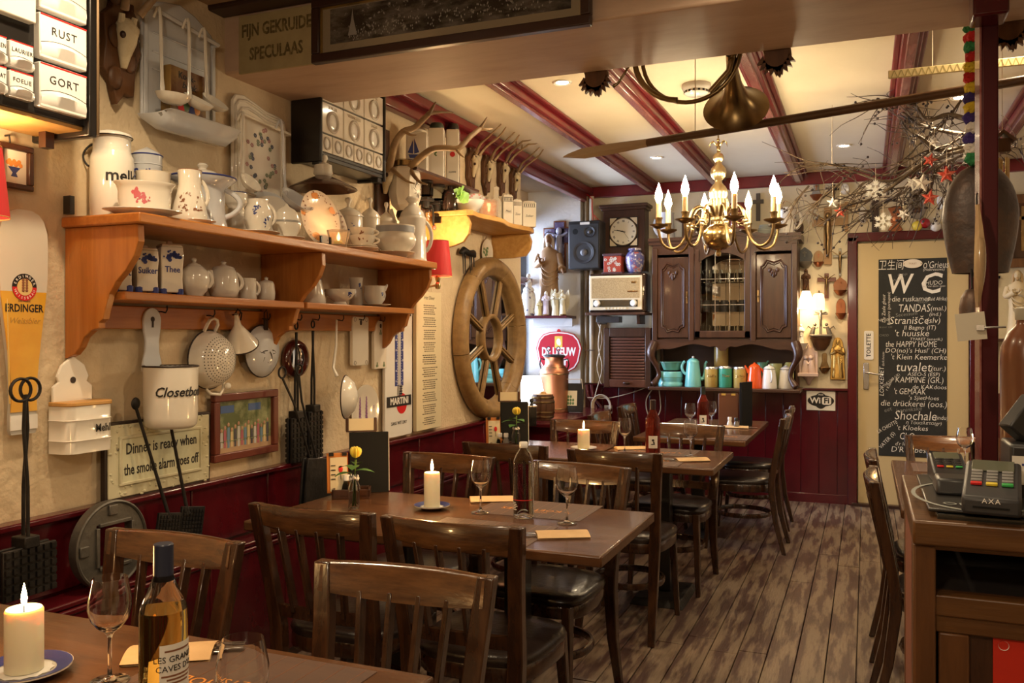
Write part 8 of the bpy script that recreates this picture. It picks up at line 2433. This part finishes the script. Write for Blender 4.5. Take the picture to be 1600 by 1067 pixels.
B().box(0, 0, .125, .20, .016, .25).ob('frame', black_p, t, None, (radians(-8), 0, 0), bevel=.006)
B().box(-.008, -.010, .12, .11, .004, .13).ob('print', paper_cream, t, None, (radians(-8), 0, 0))
b=B()
for k in range(8):
 b.ell(-.03+.022*(k%3), -.013, .075+.018*(k//3*1.6), .010, .001, .013, 6, 4)
b.ob('printed_figures', ink_green, t, None, (radians(-8), 0, 0))
B().tube([(-.06, 0, .25), (-.05, -.004, .285), (.09, -.004, .285), (.1, 0, .2)], .004, 6).ob('wire', cord_w, t)
c=bay(890, -2.60)
t=T('copper_relief', 'dark copper relief panel standing behind the framed print', 'picture', c+Vector((0, .05, 0)), .1)
B().box(0, 0, .17, .26, .02, .34).ob('panel', iron, t, bevel=.003)
B().lathe([(.0001, .02), (.05, .016), (.09, 0)], 18, m=Matrix.Translation((.02, -.01, .16))@Rx).ob('copper_boss', copper, t)
c=bay(821, -2.32)
t=T('coffee_mill', 'little black box mill with brass knobs below the wheel mirror', 'coffee mill', c, .5)
B().box(0, 0, .07, .15, .11, .14).ob('case', black_p, t, bevel=.004)
B().box(0, 0, .145, .16, .12, .012).ob('top_plate', steel, t, bevel=.002)
for q in(-.045, .045):
 B().lathe([(.0001, .20), (.012, .195), (.016, .18), (.008, .165), (.014, .15), (.0001, .15)], 12, c=(q, 0, 0)).ob('knob', iron, t)
# ------------------------------------------------------------------ chandelier
cx, cy=-.78, 5.0
t=T('chandelier', 'brass chandelier with eight curled arms and candle bulbs', 'chandelier', (cx, cy, 0))
stem=[(.0001, 1.852), (.012, 1.856), (.018, 1.872), (.012, 1.886), (.05, 1.896), (.085, 1.925), (.095, 1.96), (.088, 1.995), (.055, 2.025), (.030, 2.035), (.028, 2.05), (.045, 2.06), (.045, 2.075), (.028, 2.085), (.030, 2.10), (.046, 2.12), (.050, 2.15), (.044, 2.18), (.052, 2.20), (.054, 2.225), (.040, 2.25), (.022, 2.27), (.020, 2.285), (.040, 2.305), (.046, 2.33), (.040, 2.355), (.022, 2.375), (.018, 2.39), (.030, 2.405), (.032, 2.42), (.024, 2.435), (.010, 2.445), (.0001, 2.45)]
for nm, a, b_ in(('ball', 0, 11), ('baluster', 10, len(stem))):
 B().lathe(stem[a:b_], 28).ob(nm, brass if nm=='ball' else mat('pale_brass', (.66, .54, .32), .3, 1), t, smooth=50)
b=B()
for k in range(14):
 a=2*pi*k/14
 b.tube([(.048*cos(a), .048*sin(a), 2.10), (.055*cos(a), .055*sin(a), 2.15), (.047*cos(a), .047*sin(a), 2.18)], .005, 5)
b.ob('gadroon', MATS['pale_brass'], t, smooth=60)
b=B().ell(0, 0, 2.48, .012, .012, .03).ell(0, -.008, 2.515, .009, .012, .010)
for q in(-1, 1):
 b.tube([(q*.008, 0, 2.485), (q*.03, 0, 2.51), (q*.045, 0, 2.50), (q*.05, 0, 2.475)], [.010, .012, .008, .003], 8, sq=.5)
b.tube([(0, .004, 2.455), (0, .02, 2.44)], [.012, .006], 6)
b.ob('eagle_finial', brass, t, smooth=70)
for k in range(7):
 z=2.545+.036*k
 if z>2.77:
  break
 B().tube([(.009*cos(i*pi/6)*(1 if k%2 else 0), .009*cos(i*pi/6)*(0 if k%2 else 1), z+.022*sin(i*pi/6))for i in range(12)], .003, 5, True).ob('chain_link', brass_dk, t)
B().lathe([(.0001, 2.75), (.03, 2.755), (.045, 2.77), (.045, 2.78), (.0001, 2.78)], 18).ob('ceiling_rose', brass, t)
a_c=atan2(-cy, -cx)
for k in range(8):
 a=a_c+radians(14+45*k)
 ux, uy=cos(a), sin(a)
 R3=lambda r, z:(ux*r, uy*r, z)
 P=[R3(.03, 2.07), R3(.055, 2.10), R3(.09, 2.135), R3(.13, 2.13), R3(.155, 2.09), R3(.17, 2.03), R3(.19, 1.96), R3(.225, 1.91), R3(.27, 1.895), R3(.315, 1.92), R3(.335, 1.97), R3(.34, 2.015)]
 arm=B().tube(smoothpts(P, 3), .0085, 8).ob('arm', brass_dk, t, smooth=70)
 B().tube(smoothpts([R3(.165, 2.045), R3(.135, 2.03), R3(.11, 2.05), R3(.115, 2.085), R3(.14, 2.085)], 3), .005, 6).ob('scroll', brass_dk, arm, smooth=70)
 B().ell(*R3(.168, 2.04), .016, .016, .016, 8, 6).ell(*R3(.172, 2.02), .012, .012, .018, 8, 6).ob('leaf_knot', MATS['pale_brass'], arm)
 c_=(ux*.34, uy*.34, 0)
 B().lathe([(.0001, 2.008), (.012, 2.010), (.030, 2.018), (.052, 2.028), (.054, 2.034), (.03, 2.028), (.018, 2.034), (.018, 2.062), (.022, 2.068), (.022, 2.074), (.0001, 2.074)], 20, c=c_).ob('drip_pan', brass_dk, arm, smooth=50)
 B().lathe([(.0001, 2.072), (.0145, 2.072), (.0145, 2.155), (.0001, 2.157)], 14, c=c_).ob('candle_tube', ivory, arm, smooth=50)
 lit=k!=3
 B().lathe([(.0001, 2.155), (.011, 2.158), (.022, 2.188), (.019, 2.215), (.008, 2.248), (.0001, 2.272)], 14, c=c_).ob('bulb', bulb_m if lit else mat('dim_bulb', (1, .9, .7), .3, emit=((1, .74, .42), 5)), arm, smooth=70)
# ------------------------------------------------------------------ hanging from the ceiling and the beam
# hunting horn
ctr=onY(1068, 84, 3.52)
t=T('hunting_horn', 'coiled brass hunting horn hanging behind the overhead beam', 'horn', (0, 0, 0))
horn_m=mat('tarnished_brass', (.22, .15, .07), .28, 1, n=(6, (.12, .085, .045), .4, .7))
Rr=.208
cz=ctr.z+.015
P=[]
for i in range(60):
 a=radians(-90-6*1-i*9.2)
 P.append((ctr.x+Rr*cos(a)+.0006*i, 3.52+.0012*i-.02, cz+Rr*sin(a)))
P.reverse()
B().tube(P, [.0075+.00008*i for i in range(60)], 10).ob('coil', horn_m, t, smooth=70)
bc=onY(1150, 170, 3.76)
tp=onY(1142, 84, 3.52)
H0=Vector((P[-1]))
ax=(bc-tp).normalized()
B().tube([Vector((ctr.x+Rr*cos(radians(q)), 3.53, cz+Rr*sin(radians(q))))for q in(-60, -30, 0, 20)]+[tp+Vector((0, .0, .06)), tp+Vector((0, 0, .0))], [.012, .013, .014, .016, .018, .020], 10).ob('lead_pipe', horn_m, t, smooth=70)
zq=Vector((0, 0, 1)).rotation_difference(ax).to_matrix().to_4x4()
L_=(bc-tp).length+.0
B().lathe([(.020, 0), (.024, L_*.3), (.034, L_*.55), (.055, L_*.75), (.092, L_*.90), (.130, L_*.98), (.137, L_*.99), (.134, L_*1.0), (.09, L_*.915), (.052, L_*.76), (.03, L_*.56), (.018, L_*.2)], 36, m=Matrix.Translation(tp)@zq).ob('bell', horn_m, t, smooth=60)
B().tube([(ctr.x-.02, 3.50, cz+Rr+.005), (ctr.x-.02, 3.5, 2.79)], .002, 5).tube([onY(985, 100, 3.5), onY(966, 130, 3.5), onY(958, 135, 3.5)], [.005, .006, .009], 8).ob('mouthpiece', horn_m, t, smooth=70)
# oar
a, b_=Vector((-1.436, 4.2, 2.319)), Vector((.95, 3.42, 2.316))
t=T('wooden_oar', 'long dark wooden oar hanging under the ceiling beams', 'oar', (0, 0, 0))
d=(b_-a).normalized()
m1=a+d*.50
oarw=wood('oar_wood', (.10, .05, .022), (.055, .026, .012), .35, (3, 3, 3), 3)
B().tube([m1, m1+d*.3, b_], [.020, .019, .017], 12).ob('shaft', oarw, t)
bl=B()
vs, fs=[], []
up=Vector((0, 0, 1))
sd=d.cross(up).normalized()
bw=(up*.8+sd*.6).normalized()
nn=bw.cross(d)
for i, (u, w2)in enumerate(((0, .003), (.03, .012), (.12, .028), (.25, .029), (.36, .026), (.44, .023), (.52, .020))):
 p=a+d*u
 for q, e in((-1, 0), (0, .009), (1, 0), (0, -.009)):
  vs.append(p+bw*w2*q+nn*e)
for i in range(6):
 for j in range(4):
  fs.append((4*i+j, 4*i+(j+1)%4, 4*i+4+(j+1)%4, 4*i+4+j))
fs+=[(0, 1, 2, 3), (27, 26, 25, 24)]
bl.add(vs, fs)
fixnormals(bl.ob('blade', mat('oar_blade', (.34, .25, .16), .4), t, smooth=30))
for u in(.75, 2.2):
 p=a+d*u
 B().tube([p+Vector((0, 0, -.02)), p+Vector((.0, 0, .03)), Vector((p.x, p.y, 2.775))], .002, 5).ob('cord', cord_w, t)
# yardstick
a, b_=Vector((.083, 3.79, 2.45)), Vector((1.3, 3.79, 2.45))
t=T('yard_stick', 'pale wooden measuring stick hanging horizontally by the post', 'measuring stick', (a+b_)/2)
B().box(0, 0, 0, 1.22, .012, .032).ob('stick', mat('pale_stick', (.55, .45, .22), .4), t, bevel=.002)
b=B()
for k in range(48):
 x=-.6+.025*k
 b.add([(x, -.0066, -.014), (x+.003, -.0066, -.014), (x+.0135, -.0066, .014), (x+.0105, -.0066, .014)], [(0, 1, 2, 3)])
 b.add([(x+.0135, -.0066, .014), (x+.0105, -.0066, .014), (x+.022, -.0066, -.014), (x+.025, -.0066, -.014)], [(0, 1, 2, 3)])
o=b.ob('zigzag_marks', mat('olive_mark', (.26, .21, .07), .5), t, smooth=0)
for x in(-.45, .45):
 B().tube([(x, 0, .016), (x, 0, .33)], .0015, 4).ob('thread', cord_w, t)
# smoke detector
t=T('smoke_detector', 'round white smoke detector on the ceiling behind the horn', 'smoke detector', (-.863, 4.77, 2.782))
B().lathe([(.078, 0), (.080, -.02), (.072, -.035), (.066, -.038), (.066, -.052), (.05, -.062), (.0001, -.064)], 28).ob('body', china_w, t, smooth=40)
for k in range(16):
 a=2*pi*k/16
 B().box(.0665*cos(a), .0665*sin(a), -.045, .003, .012, .010, Matrix.Rotation(a, 3, 'Z')).ob('vent_slot', black_m, t)
# trophies on the far face of the beam
for px, lb in((931, 'dark carved trophy plaque under the beam beside the horn mouthpiece'), (1213, 'dark carved trophy plaque under the beam beside the horn bell'), (1576, 'dark carved trophy plaque under the beam beyond the post')):
 c=onY(px, 100, 3.42)
 roe(px, 100, -1, lb, .92, 0, pi).location=(c.x, 3.405, 2.545)
 t=[o for o in S.objects if o.get('label')==lb][0]
 b=B()
 for k in range(9):
  a=radians(200+17.5*k)
  p0=Vector((.045*cos(a), 0, -.075+.05*sin(a)))
  p1=Vector((.075*cos(a), 0, -.085+.075*sin(a)))
  b.add([p0+Vector((-.014*sin(a), -.02, .014*cos(a))), p1+Vector((0, -.02, 0)), p0+Vector((.014*sin(a), -.02, -.014*cos(a))), p0+Vector((-.014*sin(a), 0, .014*cos(a))), p1, p0+Vector((.014*sin(a), 0, -.014*cos(a)))], [(0, 1, 2), (5, 4, 3), (0, 3, 4, 1), (1, 4, 5, 2), (2, 5, 3, 0)])
 b.ob('leaf_points', carved, t, smooth=0)
# framed panorama and painted sign on the beam
fY=2.845
t=T('framed_photograph', 'wide dark framed black and white panorama hanging on the overhead beam', 'picture', (-1.434, fY, 2.585))
w_, h_=1.132, .25
frame(t, w_, h_, .036, brown_dark, .032, gold)
B().box(0, -.006, 0, w_-.07, .005, h_-.07).ob('mount', mat('tan_mount', (.38, .30, .19), .6), t)
B().box(0, -.0095, .014, w_-.15, .002, h_-.115).ob('photo_sheet', mat('panorama_print', (.16, .14, .115), .5, n=(7, (.012, .011, .010), .40, .56, (1, 1, 3), 'Object'), n2=(55, (.45, .41, .34), .60, .68), spec=.2), t)
rn=random.Random(13)
b=B()
for i in range(180):
 x=rn.uniform(-.36, .36)*w_
 b.ell(x, -.0112, rn.uniform(-.042, .012)+.02*x, .0022, .0006, .004, 6, 4)
o=b.ob('printed_crowd', mat('crowd_grey', (.40, .38, .33), .5), t)
o['kind']='stuff'
fixnormals(B().prism([(-.41, -.03), (-.395, .03), (-.39, .07), (-.385, .03), (-.37, -.03)], -.0114, -.0106).ob('printed_tower', MATS['crowd_grey'], t, smooth=0))
B().box(0, -.016, 0, w_-.07, .002, h_-.07).ob('glass', glass_pane, t)
t=T('wooden_sign', 'olive painted bakery sign board beside the framed panorama', 'sign', (-2.185, fY+.0, 2.585))
B().box(0, 0, 0, .37, .012, .235).ob('board', mat('olive_board', (.36, .29, .15), .5, n=(6, (.28, .22, .11), .4, .7)), t, bevel=.002)
gl=mat('worn_gold_letter', (.10, .07, .025), .5, n=(40, (.20, .15, .06), .5, .6))
txt('FIJN GEKRUIDE', .07, gl, t, (.0, -.0066, .052), ext=.0005, maxw=.34, bold=.002)
txt('SPECULAAS', .07, gl, t, (.0, -.0066, -.045), ext=.0005, maxw=.26, bold=.002)
t=T('cream_board', 'plain cream board screwed to the overhead beam', 'sign', (-.62, fY, 2.63))
B().box(.18, 0, .03, .58, .010, .17).ob('board', mat('cream_board_paint', (.50, .42, .30), .5), t, bevel=.002)
for q in(-.08, .44):
 B().ell(q, -.006, -.03, .006, .003, .006, 8, 6).ob('screw', steel, t)
# ------------------------------------------------------------------ twig garland with stars and snowflakes
GY=5.5
rn=random.Random(42)
t=T('twig_garland', 'big tangle of dry twigs with dark berries hanging from the ceiling', 'garland', (0, 0, 0))
def twig(P, r0, r1, n=3, par=None):
 P=[Vector(p)for p in P]
 s_=smoothpts(P, n)
 k=len(s_)
 return B().tube(s_, [r0+(r1-r0)*i/(k-1)for i in range(k)], 6).ob('twig', twig_m, par or t, smooth=70)
main=[[(1530, 215), (1480, 205), (1440, 195), (1410, 175), (1395, 170)], [(1525, 190), (1480, 178), (1450, 185), (1430, 165), (1400, 165)], [(1525, 225), (1470, 235), (1440, 215), (1420, 205), (1405, 185)], [(1510, 235), (1460, 245), (1420, 265), (1380, 275), (1330, 262), (1290, 255), (1252, 262)], [(1480, 240), (1430, 262), (1390, 285), (1340, 272), (1300, 258), (1258, 252)], [(1450, 250), (1400, 290), (1360, 310), (1320, 325), (1300, 338)], [(1470, 245), (1420, 290), (1380, 320), (1350, 345)], [(1450, 240), (1405, 300), (1370, 322), (1335, 348)], [(1500, 240), (1450, 270), (1410, 295), (1350, 300), (1310, 315)], [(1530, 250), (1500, 245), (1470, 260), (1440, 300), (1420, 310)], [(1530, 275), (1505, 285), (1480, 270), (1450, 275), (1430, 262)], [(1262, 290), (1250, 310), (1235, 330), (1228, 350)], [(1290, 300), (1278, 318), (1266, 330)], [(1530, 230), (1560, 240), (1585, 232), (1600, 245)], [(1420, 210), (1410, 190), (1432, 182), (1440, 190), (1436, 212), (1424, 225)], [(1388, 118), (1372, 135), (1385, 155), (1400, 150), (1412, 160)], [(1500, 160), (1470, 190), (1440, 225), (1405, 250), (1370, 262)], [(1515, 200), (1485, 225), (1440, 240), (1400, 262), (1340, 290)], [(1460, 250), (1455, 290), (1435, 320), (1415, 335)], [(1490, 250), (1482, 290), (1470, 310), (1478, 330)]]
rt=[]
for k, pl in enumerate(main):
 yy=GY+rn.uniform(-.25, .25)
 P=[onY(px+rn.uniform(-3, 3), py+rn.uniform(-3, 3), yy+rn.uniform(-.08, .08))for px, py in pl]
 for p in P:
  p.z=min(p.z, 2.74)
 rt.append(P)
 twig(P, (.018 if k<3 else.012)if k<6 else.007, .003, 4)
fine=B()
berries=[]
for k in range(330):
 P=rt[rn.randrange(len(rt))]
 i=rn.randrange(len(P)-1)
 p=P[i].lerp(P[i+1], rn.random())
 dirv=(P[i+1]-P[i]).normalized()*rn.choice((1, 1, -1))+Vector((rn.uniform(-.8, .8), rn.uniform(-.5, .5), rn.uniform(-.9, .35)))
 L_=rn.uniform(.10, .34)
 q=[p]
 for j in range(4):
  dirv+=Vector((rn.uniform(-.4, .4), rn.uniform(-.3, .3), rn.uniform(-.4, .3)))
  nx=q[-1]+dirv.normalized()*L_/4
  nx.z=min(nx.z, 2.75)
  q.append(nx)
 fine.tube(smoothpts(q, 2), [.0034-.00027*j for j in range(9)], 4)
 for j in range(3):
  berries.append(q[-1].lerp(q[1], rn.random())+Vector((rn.uniform(-.015, .015), )*3))
o=fine.ob('fine_twigs', twig_m, t, smooth=70)
o['kind']='stuff'
b=B()
for p in berries[:300]:
 b.ell(p.x, p.y, p.z, .0075, .0075, .0075, 6, 5)
o=b.ob('dark_berries', mat('berry_dark', (.03, .018, .014), .4), t, smooth=70)
o['kind']='stuff'
for px, py in((1400, 170), (1500, 190), (1300, 258)):
 p=onY(px, py, GY)
 B().tube([p, Vector((p.x, p.y, 2.785))], .002, 4).ob('hanging_wire', cord_w, t)
def star(px, py, rpx, m, lab, Y, rot=0., white=False):
 c=onY(px, py, Y)
 r=rpx*dep(c)/FPX
 s_=T('hanging_star', lab, 'star', c, RND.uniform(-.3, .3), 'hanging stars on the twigs')
 P=[((r if i%2==0 else r*.42)*sin(i*pi/5+rot), (r if i%2==0 else r*.42)*cos(i*pi/5+rot))for i in range(10)]
 vs=[(x, 0, z)for x, z in P]+[(0, -.010, 0), (0, .010, 0)]
 fs=[]
 for i in range(10):
  fs+=[(i, (i+1)%10, 10), ((i+1)%10, i, 11)]
 o=B().add(vs, fs).ob('star', m, s_, smooth=0)
 fixnormals(o)
 B().tube([(0, 0, r), (0, 0, r+.08)], .0012, 4).ob('thread', cord_w, s_)
def flake(px, py, rpx, lab, Y):
 c=onY(px, py, Y)
 r=rpx*dep(c)/FPX
 s_=T('hanging_snowflake', lab, 'snowflake', c, RND.uniform(-.3, .3), 'felt snowflakes on the twigs')
 for k in range(6):
  b=B()
  m_=Matrix.Rotation(k*pi/3, 4, 'Y')
  b.prism([(-.09*r, 0), (.09*r, 0), (.06*r, .42*r), (.24*r, .52*r), (.30*r, .70*r), (.13*r, .62*r), (.20*r, .92*r), (.07*r, .80*r), (0, 1.02*r), (-.07*r, .80*r), (-.20*r, .92*r), (-.13*r, .62*r), (-.30*r, .70*r), (-.24*r, .52*r), (-.06*r, .42*r)], -.004, .004, m_)
  fixnormals(b.ob('petal', felt, s_, smooth=0))
 slab([(.24*r*cos(2*pi*i/18), .24*r*sin(2*pi*i/18))for i in range(18)], -.006, .006, 'centre', felt, s_, 0)
 B().tube([(0, 0, r), (0, 0, r+.09)], .0012, 4).ob('thread', cord_w, s_)
felt=mat('white_felt', (.66, .66, .63), .9)
star_w=mat('white_star', (.72, .70, .66), .6)
star_r=mat('red_glitter', (.48, .05, .03), .35, n=(60, (.65, .22, .16), .5, .62), bump=(90, .5))
flake(1368, 297, 17, 'larger white felt snowflake above the dark frame strip', 5.3)
flake(1380, 346, 15, 'lower white felt snowflake beside the copper plaque', 5.3)
star(1301, 316, 10, star_w, 'white star in front of the large crucifix', 5.35)
star(1313, 331, 10, star_r, 'small red star next to the large crucifix', 5.33)
star(1440, 286, 16, star_w, 'large white star among the twigs', 5.2, .2)
star(1425, 286, 13, star_w, 'white star tucked behind the large white one', 5.28, .5)
star(1453, 250, 12, star_r, 'red star at the top of the twigs', 5.2, .3)
star(1479, 273, 15, star_r, 'largest red star beside the big cowbell', 5.1)
star(1453, 309, 14, star_r, 'red star above the round baubles', 5.2, .15)
star(1411, 335, 10, star_w, 'pale star beside the copper plaque', 5.35, .6)
star(1460, 222, 9, star_w, 'small white star high in the twigs', 5.3, .4)
star(1510, 245, 9, star_w, 'small white star beside the pompom strap', 5.3, .7)
# ------------------------------------------------------------------ round the post
# big cowbell on its pompom strap
c=onY(1535, 346, 3.48)
t=T('cowbell', 'huge dark cowbell hanging behind the post on a pompom strap', 'cowbell', (c.x-.005, 3.50, 0), .12)
zt, zb=2.02, 1.625
prof=[]
for i in range(15):
 u=i/14
 z=zt+(zb-zt)*u
 w2=.125*(sqrt(max(.02, 1-((.5-u)/.505)**2))if u<.5 else 1-.27*((u-.5)/.5)**1.5)
 prof.append((w2, z))
b=B()
vs, fs=[], []
n=28
for q, off in((1, 0), (.94, .0)):
 for w2, z in prof:
  for i in range(n):
   a=2*pi*i/n
   vs.append((w2*q*cos(a), w2*q*.62*sin(a), z))
k=len(prof)
for s_ in(0, k*n):
 for j in range(k-1):
  for i in range(n):
   q=(s_+j*n+i, s_+j*n+(i+1)%n, s_+(j+1)*n+(i+1)%n, s_+(j+1)*n+i)
   fs.append(q)
for i in range(n):
 fs.append(((k-1)*n+i, (k-1)*n+(i+1)%n, k*n+(k-1)*n+(i+1)%n, k*n+(k-1)*n+i))
fs.append(tuple(range(n)))
b.add(vs, fs)
fixnormals(b.ob('bell_body', mat('cowbell_iron', (.075, .058, .055), .48, .4, n=(7, (.15, .085, .055), .45, .7), bump=(14, .9)), t, smooth=60))
B().tube([(0, -.07, zt-.10), (.0, -.0845, zt-.2), (0, -.075, zb+.01)], .004, 6).ob('seam', iron, t)
B().tube([(.03*cos(i*pi/8), 0, zt+.005+.03*sin(i*pi/8))for i in range(16)], .008, 6, True).ob('bell_loop', iron, t)
B().tube([(0, 0, zb+.12), (0, 0, zb+.0)], [.008, .014], 8).ell(0, 0, zb-.005, .025, .025, .022).ob('clapper', iron, t)
p0=onY(1524, 262, 3.50)
sx_=onY(1523, 200, 3.50).x
t2=T('pompom_strap', 'strap of coloured wool pompoms carrying the big cowbell', 'strap', (sx_, 3.47, 0), 0)
B().box(0, .012, 2.36, .03, .006, .78).ob('leather_band', mat('grey_leather', (.12, .12, .14), .6), t2)
pc=[mat('pompom_'+nm, c_, .9, bump=(120, .8))for nm, c_ in(('green', (.03, .22, .08)), ('yellow', (.72, .55, .04)), ('white', (.72, .70, .66)), ('red', (.5, .02, .02)), ('navy', (.05, .03, .20)))]
rn=random.Random(3)
k=0
z=2.03
while z<2.74:
 for dx in(-.016, .016):
  q=B()
  m_=pc[(k*2+(dx>0)*3+k//3)%5]
  n1, n2=10, 7
  pr=[(max(1e-5, cos(-pi/2+pi*i/n2))*.024, sin(-pi/2+pi*i/n2)*.024)for i in range(n2+1)]
  q.lathe(pr, n1)
  q.v=[tuple(Vector(v_)*rn.uniform(.8, 1.18))for v_ in q.v]
  q.ob('pompom', m_, t2, (dx+rn.uniform(-.004, .004), -.008, z), smooth=0)
 z+=.036
 k+=1
t=T('small_bell', 'small dark bell hanging below the big cowbell', 'bell', onY(1519, 455, 3.42), 0)
B().lathe([(.0001, .01), (.02, .005), (.036, -.02), (.042, -.06), (.040, -.10), (.038, -.10), (.034, -.03), (.0001, -.002)], 20).ob('bell_body', MATS['cowbell_iron'], t, smooth=60)
B().tube([(0, 0, .01), (0, .02, .06), (0, .05, .16)], .004, 6).ob('cord', iron, t)
# polished horn hanging on the post
c0=onY(1533, 400, 3.06)
t=T('shoe_horn', 'long polished horn spatula hanging on the post in front of the cowbell', 'horn', (c0.x-.004, 3.10, 0), .3)
zt, zb=onY(1531, 318, 3.08).z, onY(1533, 480, 3.08).z
N=16
vs, fs=[], []
for i in range(N+1):
 u=i/N
 w2=.019*(sin(pi*min(.97, max(.05, u**1.25*.96+.03)))**.7)
 z=zt+(zb-zt)*u
 for q, e in((-1, .010), (-.5, -.004), (.5, -.004), (1, .010), (.5, .0), (-.5, .0)):
  vs.append((w2*q, e-.025*sin(pi*u), z))
for i in range(N):
 for j in range(6):
  fs.append((6*i+j, 6*i+(j+1)%6, 6*i+6+(j+1)%6, 6*i+6+j))
fs+=[tuple(range(6)), tuple(6*N+j for j in reversed(range(6)))]
fixnormals(B().add(vs, fs).ob('blade', mat('polished_horn', (.22, .13, .08), .12, n=(4, (.5, .36, .2), .45, .6, (1, 1, .3), 'Object'), coat=.8), t, smooth=60))
B().tube([(0, .01, zt-.006), (0, .012, zt+.03), (.01, .03, zt+.04)], .003, 6).ob('loop', iron, t)
# card on a clip
c=onY(1517, 510, 3.02)
t=T('clipped_card', 'blank pale card held by a clip on the post', 'card', c, -.1)
B().box(0, 0, 0, .082, .002, .085, Matrix.Rotation(radians(-6), 3, 'Y')).ob('card', mat('grey_card', (.50, .46, .38), .7), t)
B().tube([(.03, -.004, -.005), (.06, -.006, -.003), (.095, -.006, -.002)], .0035, 6).box(.026, -.004, -.004, .022, .008, .016).ob('clip', steel, t)
# wind chime
c=onY(1566, 225, 3.62)
t=T('wind_chime', 'brass tube wind chime with a little wooden roof behind the post', 'wind chime', (c.x, 3.62, 0), 0)
zr=onY(1566, 222, 3.62).z
fixnormals(B().prism([(-.045, 0), (0, .04), (.045, 0), (.035, -.006), (0, .028), (-.035, -.006)], -.035, .035).ob('little_roof', carved, t, (0, 0, zr), smooth=0))
B().box(0, 0, zr-.015, .05, .05, .05).ob('little_house', carved, t, bevel=.002)
for i in range(5):
 a=2*pi*i/5+.3
 L_=.15+.035*i
 B().tube([(.02*cos(a), .02*sin(a), zr-.06), (.02*cos(a), .02*sin(a), zr-.06-L_)], .0055, 10).ob('brass_tube', brass, t)
 B().tube([(.02*cos(a), .02*sin(a), zr-.03), (.02*cos(a), .02*sin(a), zr-.06)], .0008, 4).ob('thread', cord_w, t)
B().tube([(0, 0, zr+.035), (0, 0, 2.78)], .0012, 4).ob('hanging_thread', cord_w, t)
# ------------------------------------------------------------------ on the bar, behind the card readers
t=T('stoneware_bottle', 'tall brown stoneware bottle with a pale screw cap on the bar', 'bottle', (.294, 1.965, 1.1095), 0)
B().lathe([(.0001, 0), (.046, 0), (.048, .01), (.048, .24), (.046, .27), (.036, .295), (.022, .31), (.019, .318), (.019, .33), (.0001, .33)], 28).ob('body', mat('brown_stoneware', (.13, .045, .018), .28, n=(4, (.09, .03, .012), .4, .7), coat=.3), t, smooth=50)
B().lathe([(.0205, .322), (.0215, .324), (.0215, .345), (.018, .348), (.0001, .348)], 24).ob('screw_cap', mat('grey_cap', (.34, .32, .26), .4), t, smooth=30)
t=T('power_adapter', 'black power adapter with cables lying on the black box', 'adapter', (.268, 1.80, 1.2495), .5)
B().box(0, 0, .0, .055, .034, .075, Matrix.Rotation(radians(40), 3, 'Y')).ob('case', plast_k, t, bevel=.004)
B().tube(smoothpts([(.02, 0, .02), (.03, -.02, .09), (.06, -.01, .15), (.12, 0, .19)], 4), .003, 6).tube(smoothpts([(.01, 0, .03), (.01, -.02, .10), (.05, -.01, .18), (.11, .02, .24)], 4), .003, 6).ob('cable', cord_k, t)
